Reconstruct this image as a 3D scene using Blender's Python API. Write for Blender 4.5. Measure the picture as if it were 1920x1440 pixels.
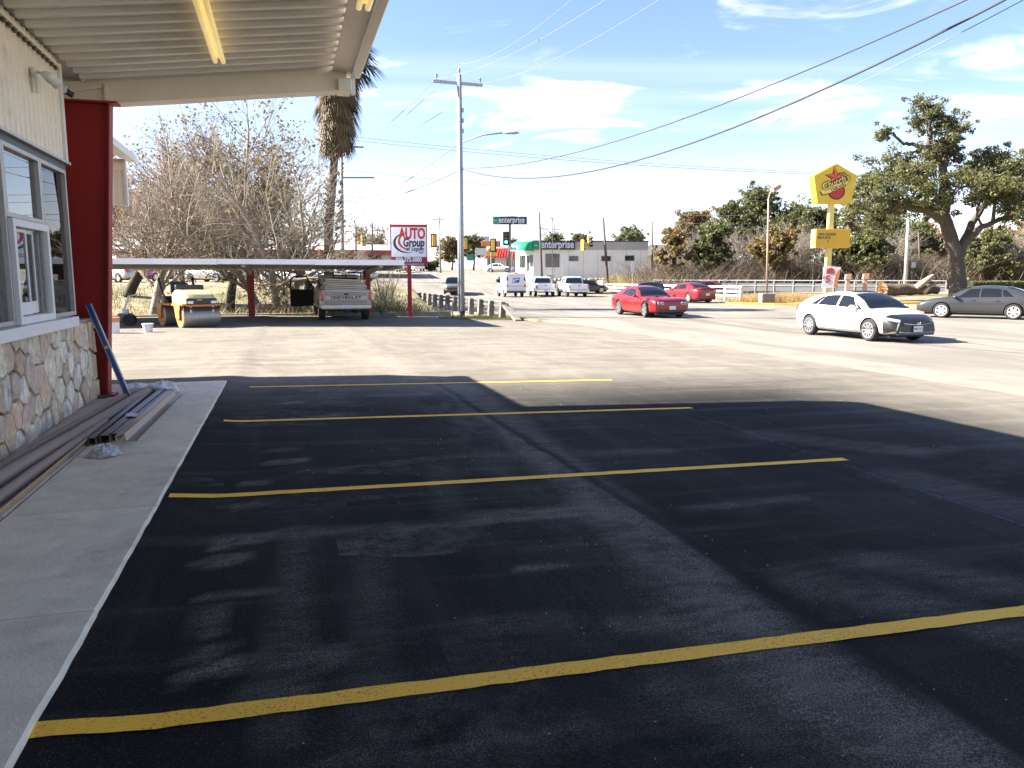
import bpy, bmesh, math, random
from math import sin, cos, pi, radians as R, atan, atan2, sqrt
from mathutils import Vector, Matrix, noise as mnoise

for o in list(bpy.data.objects): bpy.data.objects.remove(o)
SC = bpy.context.scene
COL = SC.collection

# ------------------------------------------------------------------ camera
EYE, FPX, PITCH = 1.65, 1450.0, atan(200/1450)
cam = bpy.data.cameras.new('camera'); camo = bpy.data.objects.new('camera', cam); COL.objects.link(camo)
cam.sensor_width = 36; cam.lens = FPX/1920*36; cam.clip_start = .05; cam.clip_end = 3000
camo.location = (0, 0, EYE); camo.rotation_euler = (pi/2-PITCH, 0, 0)
SC.camera = camo

# ------------------------------------------------------------------ sun and sky
TH = R(16.2)                       # the lot's grid is turned by this against the view
SUN_EL = R(33.5)
SHD = Vector((.998, -.06, 0)).normalized()          # where shadows point on the ground
sun_dir = Vector((-SHD.x*cos(SUN_EL), -SHD.y*cos(SUN_EL), sin(SUN_EL)))   # towards the sun
sl = bpy.data.lights.new('sun', 'SUN'); sl.energy = 3.15; sl.angle = R(.55); sl.color = (1, .93, .82)
so = bpy.data.objects.new('sun', sl); COL.objects.link(so); so.location = (-30, 0, 30)
so.rotation_euler = sun_dir.to_track_quat('Z', 'Y').to_euler()
w = bpy.data.worlds.new('World'); SC.world = w; w.use_nodes = True
nt = w.node_tree; nt.nodes.clear()
def N(tree, t, **kw):
    n = tree.nodes.new(t)
    for k, v in kw.items(): setattr(n, k, v)
    return n
out = N(nt, 'ShaderNodeOutputWorld'); bg = N(nt, 'ShaderNodeBackground')
sky = N(nt, 'ShaderNodeTexSky', sky_type='NISHITA', sun_disc=False)
sky.sun_elevation = SUN_EL; sky.sun_rotation = atan2(sun_dir.x, sun_dir.y)
sky.air_density = 1.0; sky.dust_density = .35; sky.ozone_density = 2.8; sky.altitude = 100
SKY_STR = .035
bg.inputs['Strength'].default_value = SKY_STR
# thin high cloud: a flat layer seen from below, so the streaks shrink towards the horizon
tc = N(nt, 'ShaderNodeTexCoord'); sep = N(nt, 'ShaderNodeSeparateXYZ')
nt.links.new(tc.outputs['Generated'], sep.inputs[0])
def mth(tree, op, a, b=None, clamp=False):
    m = N(tree, 'ShaderNodeMath', operation=op, use_clamp=clamp)
    for i, q in enumerate((a, b)):
        if q is None: continue
        if isinstance(q, (int, float)): m.inputs[i].default_value = q
        else: tree.links.new(q, m.inputs[i])
    return m.outputs[0]
zz = mth(nt, 'MAXIMUM', sep.outputs['Z'], .0)
zd = mth(nt, 'ADD', zz, .12)
cx = mth(nt, 'DIVIDE', sep.outputs['X'], zd); cy = mth(nt, 'DIVIDE', sep.outputs['Y'], zd)
comb = N(nt, 'ShaderNodeCombineXYZ'); nt.links.new(cx, comb.inputs[0]); nt.links.new(cy, comb.inputs[1])
def cloud(scale, rot, stretch, loc, lo, hi, detail=6, dist=.6):
    mp = N(nt, 'ShaderNodeMapping'); mp.inputs['Rotation'].default_value = (0, 0, R(rot)); mp.inputs['Scale'].default_value = stretch; mp.inputs['Location'].default_value = loc
    nt.links.new(comb.outputs[0], mp.inputs[0])
    nz = N(nt, 'ShaderNodeTexNoise'); nz.inputs['Scale'].default_value = scale; nz.inputs['Detail'].default_value = detail; nz.inputs['Roughness'].default_value = .58; nz.inputs['Distortion'].default_value = dist
    nt.links.new(mp.outputs[0], nz.inputs['Vector'])
    mr = N(nt, 'ShaderNodeMapRange', interpolation_type='SMOOTHSTEP'); mr.inputs['From Min'].default_value = lo; mr.inputs['From Max'].default_value = hi
    nt.links.new(nz.outputs['Fac'], mr.inputs['Value'])
    return mr.outputs[0]
c1 = cloud(1.9, 20, (.9, 1.1, 1), (.35, 1.9, 0), .0, 1.0, 8, 1.1)
c2 = cloud(.55, -25, (.6, 1.3, 1), (4.2, .7, 0), .47, .72, 5, .9)
def bank(x0, y0, rx, ry, rot):      # a bank of cloud on the flat layer
    mp = N(nt, 'ShaderNodeMapping', vector_type='TEXTURE'); mp.inputs['Location'].default_value = (x0, y0, 0); mp.inputs['Rotation'].default_value = (0, 0, R(rot)); mp.inputs['Scale'].default_value = (rx, ry, 1)
    nt.links.new(comb.outputs[0], mp.inputs[0]); ln = N(nt, 'ShaderNodeVectorMath', operation='LENGTH'); nt.links.new(mp.outputs[0], ln.inputs[0])
    mr = N(nt, 'ShaderNodeMapRange', interpolation_type='SMOOTHSTEP'); mr.inputs['From Min'].default_value = 1.0; mr.inputs['From Max'].default_value = .1; nt.links.new(ln.outputs['Value'], mr.inputs['Value']); return mr.outputs[0]
def plane_xy(px, py):
    a = math.atan((px-960)/1450*cos(0)); d = Vector(((px-960), 1450*cos(PITCH)+(720-py)*sin(PITCH), (720-py)*cos(PITCH)-1450*sin(PITCH))).normalized(); return d.x/(d.z+.12), d.y/(d.z+.12)
bk = None
for (px, py, rx, ry, rot, k) in ((1075, 175, .30, .55, -15, 1), (850, 215, .75, .42, 20, .8), (1010, 235, .7, .40, 5, .75), (1560, 195, .62, .42, 5, .95), (1840, 215, .35, .7, -20, 1), (1800, 110, .6, .35, -25, .7), (-600, 150, .9, .6, 30, .9), (2700, 120, .8, .6, 10, .9)):
    x0, y0 = plane_xy(px, py); o_ = mth(nt, 'MULTIPLY', bank(x0, y0, rx, ry, rot), k); bk = o_ if bk is None else mth(nt, 'MAXIMUM', bk, o_)
sm = mth(nt, 'ADD', mth(nt, 'MULTIPLY', bk, .27), c1); mr_ = N(nt, 'ShaderNodeMapRange', interpolation_type='SMOOTHSTEP'); mr_.inputs['From Min'].default_value = .57; mr_.inputs['From Max'].default_value = 1.04; nt.links.new(sm, mr_.inputs['Value'])
cm = mth(nt, 'MAXIMUM', mr_.outputs[0], mth(nt, 'MULTIPLY', c2, .18))
hz_ = N(nt, 'ShaderNodeMapRange', interpolation_type='SMOOTHSTEP'); hz_.inputs['From Min'].default_value = .0; hz_.inputs['From Max'].default_value = .20
hz_.inputs['To Min'].default_value = .38; hz_.inputs['To Max'].default_value = .0
nt.links.new(sep.outputs['Z'], hz_.inputs['Value'])
cm = mth(nt, 'MAXIMUM', mth(nt, 'MULTIPLY', cm, .92), hz_.outputs[0], True)
mix = N(nt, 'ShaderNodeMix', data_type='RGBA'); nt.links.new(cm, mix.inputs['Factor']); tn = N(nt, 'ShaderNodeVectorMath', operation='MULTIPLY'); tn.inputs[1].default_value = (.95, .88, .99); nt.links.new(sky.outputs[0], tn.inputs[0]); nt.links.new(tn.outputs[0], mix.inputs[6])
mix.inputs[7].default_value = (7.6, 7.4, 7.2, 1)
nt.links.new(mix.outputs[2], bg.inputs[0]); nt.links.new(bg.outputs[0], out.inputs[0])
SC.view_settings.view_transform = 'Standard'; SC.view_settings.look = 'None'
SC.view_settings.exposure = 3.15; SC.view_settings.gamma = 1; SC.view_settings.use_curve_mapping = False

SC.cycles.max_bounces = 6; SC.cycles.diffuse_bounces = 3; SC.cycles.glossy_bounces = 3; SC.cycles.transmission_bounces = 4; SC.cycles.transparent_max_bounces = 10; SC.cycles.caustics_reflective = False; SC.cycles.caustics_refractive = False

# ------------------------------------------------------------------ helpers
rng = random.Random(7)
def W(u, v, z=0): return Vector((u*cos(TH)-v*sin(TH), u*sin(TH)+v*cos(TH), z))
def UV(p): return (p[0]*cos(TH)+p[1]*sin(TH), -p[0]*sin(TH)+p[1]*cos(TH))
_F = Vector((0, cos(PITCH), -sin(PITCH))); _U = Vector((0, sin(PITCH), cos(PITCH)))
def ray(px, py):
    d = Vector(((px-960), 0, 0))+_U*(720-py)+_F*FPX
    return d/d.y
def at(px, py, Y):                  # the point seen at a pixel of the photograph, Y metres ahead
    return Vector((0, 0, EYE))+ray(px, py)*Y
def clamp(x, a=0, b=1): return max(a, min(b, x))
def sst(a, b, x):
    t = clamp((x-a)/(b-a)); return t*t*(3-2*t)
def lerp(a, b, t): return a+(b-a)*t
def interp(tab, x):
    if x <= tab[0][0]: return tab[0][1]
    for (a, b), (c, d) in zip(tab, tab[1:]):
        if x <= c: return lerp(b, d, (x-a)/(c-a))
    return tab[-1][1]
def hz(u, v):                       # height of the land
    z = -.018*clamp(u+.95, 0, 10.25+.95)
    far = interp([(76, 0), (95, 1.3), (108, 2.2), (135, 3.05), (200, 4.2), (420, 6)], v)
    z += far
    if u > 34: z += .75*sst(34, 62, u)*(1-sst(76, 100, v))
    if u < 9.4:
        k = 1-sst(8.7, 9.35, u)
        dip = interp([(35.4, 0), (37.5, -1.1), (42, -1.5), (47, -.7), (56, 1.15), (90, 1.6), (135, 0)], v)
        z += k*dip
    return z
def gz(p):
    u, v = UV(p); return hz(u, v)
def ground(px, py):                 # where a pixel meets the land
    d = ray(px, py); t = 1.0
    while t < 400:
        p = Vector((0, 0, EYE))+d*t
        if p.z <= gz(p): break
        t += .02 if t < 60 else .2
    p.z = gz(p); return p

class MB:
    """collects shapes; build() links them as one mesh object"""
    def __init__(s): s.v = []; s.f = []; s.m = []
    def add(s, vs, fs, mi=0):
        b = len(s.v); s.v.extend([tuple(q) for q in vs]); s.f.extend([tuple(b+i for i in f) for f in fs]); s.m.extend([mi]*len(fs)); return s
    def box(s, c, d, rz=0, mi=0, M4=None):
        cx, cy, cz = c; dx, dy, dz = d[0]/2, d[1]/2, d[2]/2; vs = []
        for sz in (-1, 1):
            for sx, sy in ((-1, -1), (1, -1), (1, 1), (-1, 1)):
                x, y = sx*dx, sy*dy
                vs.append(Vector((cx+x*cos(rz)-y*sin(rz), cy+x*sin(rz)+y*cos(rz), cz+sz*dz)))
        if M4: vs = [M4 @ q for q in vs]
        return s.add(vs, [(3, 2, 1, 0), (4, 5, 6, 7), (0, 1, 5, 4), (1, 2, 6, 5), (2, 3, 7, 6), (3, 0, 4, 7)], mi)
    def b2(s, x0, x1, y0, y1, z0, z1, mi=0): return s.box(((x0+x1)/2, (y0+y1)/2, (z0+z1)/2), (abs(x1-x0), abs(y1-y0), abs(z1-z0)), 0, mi)
    def hexa(s, p, mi=0):            # 4 bottom, 4 top
        return s.add(p, [(3, 2, 1, 0), (4, 5, 6, 7), (0, 1, 5, 4), (1, 2, 6, 5), (2, 3, 7, 6), (3, 0, 4, 7)], mi)
    def beam(s, a, b, wd, ht, up=(0, 0, 1), mi=0):
        a = Vector(a); b = Vector(b); d = (b-a).normalized(); r = d.cross(Vector(up))
        if r.length < 1e-4: r = d.cross(Vector((1, 0, 0)))
        r.normalize(); n = r.cross(d); vs = []
        for q in (a, b):
            for i, j in ((-1, -1), (1, -1), (1, 1), (-1, 1)): vs.append(q+r*(i*wd/2)+n*(j*ht/2))
        return s.add(vs, [(0, 1, 2, 3), (7, 6, 5, 4), (0, 4, 5, 1), (1, 5, 6, 2), (2, 6, 7, 3), (3, 7, 4, 0)], mi)
    def tube(s, pts, rad, n=8, cap=True, mi=0):
        pts = [Vector(p) for p in pts]; k = len(pts)
        if isinstance(rad, (int, float)): rad = [rad]*k
        b = len(s.v); ref = None
        for i, p in enumerate(pts):
            d = (pts[min(i+1, k-1)]-pts[max(i-1, 0)])
            if d.length < 1e-9: d = Vector((0, 0, 1))
            d.normalize()
            if ref is None: ref = Vector((0, 0, 1)) if abs(d.z) < .9 else Vector((1, 0, 0))
            x = d.cross(ref)
            if x.length < 1e-4: x = d.orthogonal()
            x.normalize(); y = x.cross(d); ref = y
            for j in range(n):
                a = 2*pi*j/n; s.v.append(tuple(p+(x*cos(a)+y*sin(a))*rad[i]))
        for i in range(k-1):
            for j in range(n):
                j2 = (j+1) % n
                s.f.append((b+i*n+j, b+i*n+j2, b+(i+1)*n+j2, b+(i+1)*n+j)); s.m.append(mi)
        if cap:
            s.f.append(tuple(b+j for j in range(n))[::-1]); s.m.append(mi)
            s.f.append(tuple(b+(k-1)*n+j for j in range(n))); s.m.append(mi)
        return s
    def lathe(s, prof, c=(0, 0, 0), axis='z', n=20, mi=0):
        b = len(s.v); c = Vector(c)
        for r, h in prof:
            for j in range(n):
                a = 2*pi*j/n; x, y = r*cos(a), r*sin(a)
                q = {'z': (x, y, h), 'y': (x, h, y), 'x': (h, x, y)}[axis]
                s.v.append(tuple(c+Vector(q)))
        for i in range(len(prof)-1):
            for j in range(n):
                j2 = (j+1) % n; s.f.append((b+i*n+j, b+i*n+j2, b+(i+1)*n+j2, b+(i+1)*n+j)); s.m.append(mi)
        s.f.append(tuple(b+j for j in range(n))[::-1]); s.m.append(mi)
        s.f.append(tuple(b+(len(prof)-1)*n+j for j in range(n))); s.m.append(mi)
        return s
    def prism(s, poly, fn, mi=0):    # poly: 2-d points; fn(p, k) -> 3-d point of the back (0) and front (1) copy
        k = len(poly); vs = [fn(p, 0) for p in poly]+[fn(p, 1) for p in poly]
        fs = [tuple(range(k))[::-1], tuple(range(k, 2*k))]+[(i, (i+1) % k, k+(i+1) % k, k+i) for i in range(k)]
        return s.add(vs, fs, mi)
    def quad(s, a, b, c, d, mi=0): return s.add([a, b, c, d], [(0, 1, 2, 3)], mi)
    def grid(s, fn, nu, nv, mi=0):
        b = len(s.v)
        for i in range(nu+1):
            for j in range(nv+1): s.v.append(tuple(fn(i/nu, j/nv)))
        for i in range(nu):
            for j in range(nv):
                a = b+i*(nv+1)+j; s.f.append((a, a+nv+1, a+nv+2, a+1)); s.m.append(mi)
        return s
    def mesh(s, name, mats, smooth=False, fix=True):
        me = bpy.data.meshes.new(name); me.from_pydata(s.v, [], s.f)
        for m in (mats if isinstance(mats, (list, tuple)) else [mats]): me.materials.append(m)
        if any(s.m): me.polygons.foreach_set('material_index', s.m)
        if smooth: me.polygons.foreach_set('use_smooth', [True]*len(s.f))
        if fix and len(s.f) < 60000:
            b = bmesh.new(); b.from_mesh(me); bmesh.ops.recalc_face_normals(b, faces=b.faces); b.to_mesh(me); b.free()
        me.update(); return me
    def build(s, name, mats, parent=None, smooth=False, bevel=0, loc=None, rz=None, fix=True, auto=None):
        o = bpy.data.objects.new(name, s.mesh(name, mats, smooth, fix)); COL.objects.link(o)
        if parent: o.parent = parent
        if loc is not None: o.location = loc
        if rz is not None: o.rotation_euler.z = rz
        if bevel:
            b = o.modifiers.new('bevel', 'BEVEL'); b.width = bevel; b.segments = 2; b.limit_method = 'ANGLE'
        if auto: sharpen(o.data, auto)
        return o
def sharpen(me, deg):
    b = bmesh.new(); b.from_mesh(me)
    for f in b.faces: f.smooth = True
    for e in b.edges:
        if len(e.link_faces) == 2 and e.calc_face_angle(0) > R(deg): e.smooth = False
    b.to_mesh(me); b.free()
def tag(o, label=None, cat=None, group=None, kind=None):
    if label: o['label'] = label
    if cat: o['category'] = cat
    if group: o['group'] = group
    if kind: o['kind'] = kind
    return o
def thing(name, label, cat, loc=(0, 0, 0), rz=0, group=None):
    o = bpy.data.objects.new(name, None); COL.objects.link(o); o.location = loc; o.rotation_euler.z = rz; o.empty_display_size = .3
    return tag(o, label, cat, group)
def copy_tree(o, parent=None):
    c = o.copy(); COL.objects.link(c); c.parent = parent
    for ch in o.children: copy_tree(ch, c)
    return c

# ------------------------------------------------------------------ materials
MATS = {}
def mat(name, col, rough=.6, metal=0, var=0, vscale=6, bump=0, bscale=40, spec=.5, coat=0, rnd=0, col2=None, c2scale=3, c2lo=.45, c2hi=.6, stretch=None, emis=None):
    if name in MATS: return MATS[name]
    m = bpy.data.materials.new(name); m.use_nodes = True; t = m.node_tree; b = t.nodes['Principled BSDF']; MATS[name] = m
    b.inputs['Roughness'].default_value = rough; b.inputs['Metallic'].default_value = metal; b.inputs['Specular IOR Level'].default_value = spec
    b.inputs['Coat Weight'].default_value = coat; b.inputs['Coat Roughness'].default_value = .06
    c = (*col, 1) if len(col) == 3 else col
    b.inputs['Base Color'].default_value = c
    if emis: b.inputs['Emission Color'].default_value = (*emis[:3], 1); b.inputs['Emission Strength'].default_value = emis[3]
    if var or bump or col2 or rnd:
        tcn = N(t, 'ShaderNodeTexCoord'); vec = tcn.outputs['Object']
        if stretch:
            mp = N(t, 'ShaderNodeMapping'); mp.inputs['Scale'].default_value = stretch; t.links.new(vec, mp.inputs[0]); vec = mp.outputs[0]
        cur = None
        if col2:
            nz = N(t, 'ShaderNodeTexNoise'); nz.inputs['Scale'].default_value = c2scale; nz.inputs['Detail'].default_value = 6; nz.inputs['Roughness'].default_value = .62; t.links.new(vec, nz.inputs['Vector'])
            mr = N(t, 'ShaderNodeMapRange'); mr.inputs['From Min'].default_value = c2lo; mr.inputs['From Max'].default_value = c2hi; t.links.new(nz.outputs['Fac'], mr.inputs['Value'])
            mx = N(t, 'ShaderNodeMix', data_type='RGBA'); t.links.new(mr.outputs[0], mx.inputs['Factor']); mx.inputs[6].default_value = c; mx.inputs[7].default_value = (*col2, 1); cur = mx.outputs[2]
        fac = None
        if var:
            nz = N(t, 'ShaderNodeTexNoise'); nz.inputs['Scale'].default_value = vscale; nz.inputs['Detail'].default_value = 7; nz.inputs['Roughness'].default_value = .65; t.links.new(vec, nz.inputs['Vector'])
            mr = N(t, 'ShaderNodeMapRange'); mr.inputs['From Min'].default_value = .28; mr.inputs['From Max'].default_value = .72; mr.inputs['To Min'].default_value = 1-var; mr.inputs['To Max'].default_value = 1+var
            t.links.new(nz.outputs['Fac'], mr.inputs['Value']); fac = mr.outputs[0]
        if rnd:
            oi = N(t, 'ShaderNodeObjectInfo'); mr = N(t, 'ShaderNodeMapRange'); mr.inputs['To Min'].default_value = 1-rnd; mr.inputs['To Max'].default_value = 1+rnd; t.links.new(oi.outputs['Random'], mr.inputs['Value'])
            fac = mr.outputs[0] if fac is None else mth(t, 'MULTIPLY', fac, mr.outputs[0])
        if fac is not None:
            vm = N(t, 'ShaderNodeVectorMath', operation='SCALE'); t.links.new(fac, vm.inputs['Scale'])
            if cur: t.links.new(cur, vm.inputs[0])
            else: vm.inputs[0].default_value = c[:3]
            cur = vm.outputs[0]
        if cur: t.links.new(cur, b.inputs['Base Color'])
        if bump:
            nz = N(t, 'ShaderNodeTexNoise'); nz.inputs['Scale'].default_value = bscale; nz.inputs['Detail'].default_value = 5; t.links.new(vec, nz.inputs['Vector'])
            bp = N(t, 'ShaderNodeBump'); bp.inputs['Strength'].default_value = bump; bp.inputs['Distance'].default_value = .02; t.links.new(nz.outputs['Fac'], bp.inputs['Height']); t.links.new(bp.outputs[0], b.inputs['Normal'])
    return m
def glass_mat(name, tint=(.8, .85, .85), ior=1.5):
    m = bpy.data.materials.new(name); m.use_nodes = True; t = m.node_tree; t.nodes.clear(); MATS[name] = m
    o = N(t, 'ShaderNodeOutputMaterial'); a = N(t, 'ShaderNodeBsdfTransparent'); g = N(t, 'ShaderNodeBsdfGlossy'); mx = N(t, 'ShaderNodeMixShader'); fr = N(t, 'ShaderNodeFresnel')
    a.inputs[0].default_value = (*tint, 1); g.inputs['Roughness'].default_value = .01; g.inputs[0].default_value = (.95, .97, 1, 1); fr.inputs[0].default_value = ior
    t.links.new(fr.outputs[0], mx.inputs[0]); t.links.new(a.outputs[0], mx.inputs[1]); t.links.new(g.outputs[0], mx.inputs[2]); t.links.new(mx.outputs[0], o.inputs[0])
    return m
GLASS = glass_mat('window_glass', (.62, .60, .58), 2.6)
CARGLASS = mat('car_glass', (.008, .009, .010), .05, spec=.6)
RUBBER = mat('tyre_rubber', (.018, .018, .019), .8, var=.2, vscale=20)
DARK = mat('dark_underside', (.012, .012, .013), .7)
CHROME = mat('chrome', (.75, .76, .78), .18, 1)
ALLOY = mat('alloy_wheel', (.45, .46, .48), .3, .9)
BLACKPL = mat('black_plastic', (.018, .018, .02), .45)
def text(s, size, material, parent=None, loc=(0, 0, 0), M4=None, ext=.004, name='lettering', bold=0, align='CENTER', shear=0, sx=1, space=1, kind=None):
    cu = bpy.data.curves.new('t', 'FONT'); cu.body = s; cu.size = size; cu.extrude = ext; cu.offset = bold; cu.align_x = align; cu.align_y = 'CENTER'; cu.shear = shear; cu.resolution_u = 3; cu.space_character = space
    o = bpy.data.objects.new('t', cu); COL.objects.link(o)
    dg = bpy.context.evaluated_depsgraph_get(); me = bpy.data.meshes.new_from_object(o.evaluated_get(dg)); bpy.data.objects.remove(o); bpy.data.curves.remove(cu)
    me.name = name; me.materials.clear(); me.materials.append(material)
    X = Matrix.Diagonal((sx, 1, 1, 1))
    me.transform((M4 @ X) if M4 else X)
    ob = bpy.data.objects.new(name, me); COL.objects.link(ob); ob.location = loc
    if parent: ob.parent = parent
    if kind: ob['kind'] = kind
    return ob
# a sheet of lettering that stands upright and faces -y (the camera side)
FACE = Matrix.Rotation(pi/2, 4, 'X')
# ------------------------------------------------------------------ the land, the lot, the street
def frange(a, b, s):
    r = []; x = a
    while x < b-1e-6: r.append(x); x += s
    return r
us = frange(-160, -40, 8)+frange(-40, -12, 2)+frange(-12, -.95, 1)+[-.95]+frange(0, 8, 1)+[8, 8.35, 8.7, 8.85, 9, 9.2, 9.4, 9.8, 10.25]+frange(11, 34, 1)+frange(34, 70, 2)+frange(70, 300, 10)
vs_ = frange(-20, 30, 2)+frange(30, 60, 1)+frange(60, 140, 3)+frange(140, 520, 20)
def paved(u, v): return (-40 < u < 11.3 and v < 35.3) or (10 < u < 33.5)
mb = MB()
for u in us:
    for v in vs_: mb.v.append((u, v, hz(u, v)-(.05 if paved(u, v) else 0)+(.04*mnoise.noise(Vector((u*.6, v*.6, 0))) if not paved(u, v) else 0)))
nv = len(vs_)
for i in range(len(us)-1):
    for j in range(nv-1):
        a = i*nv+j; mb.f.append((a, a+nv, a+nv+1, a+1)); mb.m.append(0)
M_LAND = mat('dry_ground', (.22, .18, .11), .95, var=.3, vscale=.9, col2=(.10, .105, .035), c2scale=.35, c2lo=.5, c2hi=.62, bump=.5, bscale=6)
tag(mb.build('ground', M_LAND, rz=TH, smooth=True), kind='structure')

def asphalt_lot():
    m = bpy.data.materials.new('fresh_asphalt'); m.use_nodes = True; t = m.node_tree; b = t.nodes['Principled BSDF']
    tcn = N(t, 'ShaderNodeTexCoord'); P = tcn.outputs['Object']; sp = N(t, 'ShaderNodeSeparateXYZ'); t.links.new(P, sp.inputs[0]); u, v = sp.outputs[0], sp.outputs[1]
    def noise(scale, st=(1, 1, 1), det=4, rough=.6, loc=(0, 0, 0), dist=0):
        mp = N(t, 'ShaderNodeMapping'); mp.inputs['Scale'].default_value = st; mp.inputs['Location'].default_value = loc; t.links.new(P, mp.inputs[0])
        n = N(t, 'ShaderNodeTexNoise'); n.inputs['Scale'].default_value = scale; n.inputs['Detail'].default_value = det; n.inputs['Roughness'].default_value = rough; n.inputs['Distortion'].default_value = dist
        t.links.new(mp.outputs[0], n.inputs['Vector']); return n.outputs['Fac']
    def rmp(x, a, c, lo=0, hi=1, sm=True):
        r = N(t, 'ShaderNodeMapRange'); r.interpolation_type = 'SMOOTHSTEP' if sm else 'LINEAR'
        for k, q in zip(('From Min', 'From Max', 'To Min', 'To Max'), (a, c, lo, hi)): r.inputs[k].default_value = q
        if isinstance(x, float): r.inputs['Value'].default_value = x
        else: t.links.new(x, r.inputs['Value'])
        return r.outputs[0]
    mul = lambda *q: (q[0] if len(q) == 1 else mth(t, 'MULTIPLY', q[0], mul(*q[1:])))
    add = lambda a, c: mth(t, 'ADD', a, c)
    grit = rmp(noise(130, det=3, rough=.8), .56, .70)
    grit2 = rmp(noise(125, det=3, rough=.75), .44, .68)
    broad = rmp(noise(.45, (1, .8, 1), 4), .38, .68)
    streak = rmp(noise(1.3, (.22, 2.4, 1), 6, .65), .50, .72)           # laid across, roller passes
    long_ = rmp(noise(1.1, (2.6, .16, 1), 5, .6, (3, 0, 0)), .50, .74)  # along the wall, screed marks
    vor = N(t, 'ShaderNodeTexVoronoi', distance='CHEBYCHEV'); mp = N(t, 'ShaderNodeMapping'); mp.inputs['Scale'].default_value = (.55, 1.9, 1); t.links.new(P, mp.inputs[0]); t.links.new(mp.outputs[0], vor.inputs['Vector']); vor.inputs['Scale'].default_value = 1.25
    sc = N(t, 'ShaderNodeSeparateColor'); t.links.new(vor.outputs['Color'], sc.inputs[0])
    patch = mul(rmp(sc.outputs[0], .58, .98, sm=False), rmp(noise(5, det=6, rough=.7), .36, .66))
    patch = mul(patch, add(.25, mul(rmp(u, -1.0, -.3), rmp(u, 1.4, .4))))
    wob = mul(mth(t, 'SUBTRACT', noise(.8, (.2, 1, 1), 3), .5), .22)
    us_ = add(add(u, wob), mul(v, .02))                                # the joint between two passes
    joint = mul(rmp(us_, 2.45, 2.50), rmp(us_, 2.62, 2.53), rmp(v, 13.0, 9.5))
    rim = mul(rmp(us_, 1.2, 2.35), rmp(us_, 2.55, 2.40))
    rimd = mul(rim, rmp(noise(2.2, (1, .5, 1), 6, .7), .36, .62))
    far = rmp(v, 9.3, 14.0)                                             # dusty paving, with sunlight past the shadow edge painted into the colour
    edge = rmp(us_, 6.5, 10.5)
    old = mth(t, 'MAXIMUM', far, mul(edge, .9), True)  # painted sunlight ramp joined with the pale dusty street edge
    dust = add(add(mul(streak, .34), mul(long_, .18)), add(mul(patch, .85), mul(rimd, .60)))
    da = N(t, 'ShaderNodeAttribute', attribute_name='dust'); film = mul(da.outputs['Fac'], add(.45, mul(rmp(noise(9, (.5, 1.5, 1), 4, .7), .36, .64), .6)))
    dust = add(add(mul(dust, .75), mul(broad, .14)), mul(film, 1.25))
    dust = mul(dust, add(.22, mul(grit2, 1.15)))
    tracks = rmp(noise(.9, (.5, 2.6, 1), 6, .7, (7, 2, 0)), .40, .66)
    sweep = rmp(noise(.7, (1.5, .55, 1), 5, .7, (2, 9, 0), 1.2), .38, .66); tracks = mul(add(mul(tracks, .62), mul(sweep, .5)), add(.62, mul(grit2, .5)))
    dust = mth(t, 'ADD', dust, mul(old, add(.54, mul(tracks, .42))), True)  # real dust plus the painted sunlit lightening
    mx = N(t, 'ShaderNodeMix', data_type='RGBA'); t.links.new(dust, mx.inputs['Factor']); mx.inputs[6].default_value = (.0060, .0061, .0066, 1); mx.inputs[7].default_value = (.235, .210, .172, 1)
    mx2 = N(t, 'ShaderNodeMix', data_type='RGBA'); t.links.new(mul(grit, .50), mx2.inputs['Factor']); t.links.new(mx.outputs[2], mx2.inputs[6]); mx2.inputs[7].default_value = (.19, .19, .195, 1)
    mx3 = N(t, 'ShaderNodeMix', data_type='RGBA'); t.links.new(mul(joint, .7), mx3.inputs['Factor']); t.links.new(mx2.outputs[2], mx3.inputs[6]); mx3.inputs[7].default_value = (.010, .010, .011, 1)
    # a thin blue chalk line
    chalk = mul(rmp(u, 4.93, 4.945), rmp(u, 4.965, 4.95), rmp(noise(30, det=3), .45, .6), rmp(v, 9.5, 8.5))
    mx4 = N(t, 'ShaderNodeMix', data_type='RGBA'); t.links.new(mul(chalk, .7), mx4.inputs['Factor']); t.links.new(mx3.outputs[2], mx4.inputs[6]); mx4.inputs[7].default_value = (.10, .14, .32, 1)
    t.links.new(mx4.outputs[2], b.inputs['Base Color']); b.inputs['Roughness'].default_value = .92; b.inputs['Specular IOR Level'].default_value = .12
    bp = N(t, 'ShaderNodeBump'); bp.inputs['Strength'].default_value = .8; bp.inputs['Distance'].default_value = .008
    t.links.new(add(noise(130, det=4, rough=.75), mul(joint, -.8)), bp.inputs['Height']); t.links.new(bp.outputs[0], b.inputs['Normal'])
    return m
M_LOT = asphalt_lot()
def lip(u): return .026*(1-sst(-.93, -.5, u)) if u > -1 else 0     # new asphalt feathered up against the walk
def lot_edge(v): return 11.0+.10*mnoise.noise(Vector((0, v*.9, 3)))+.05*mnoise.noise(Vector((0, v*4, 8)))-1.6*sst(27, 33.5, v)
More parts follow.
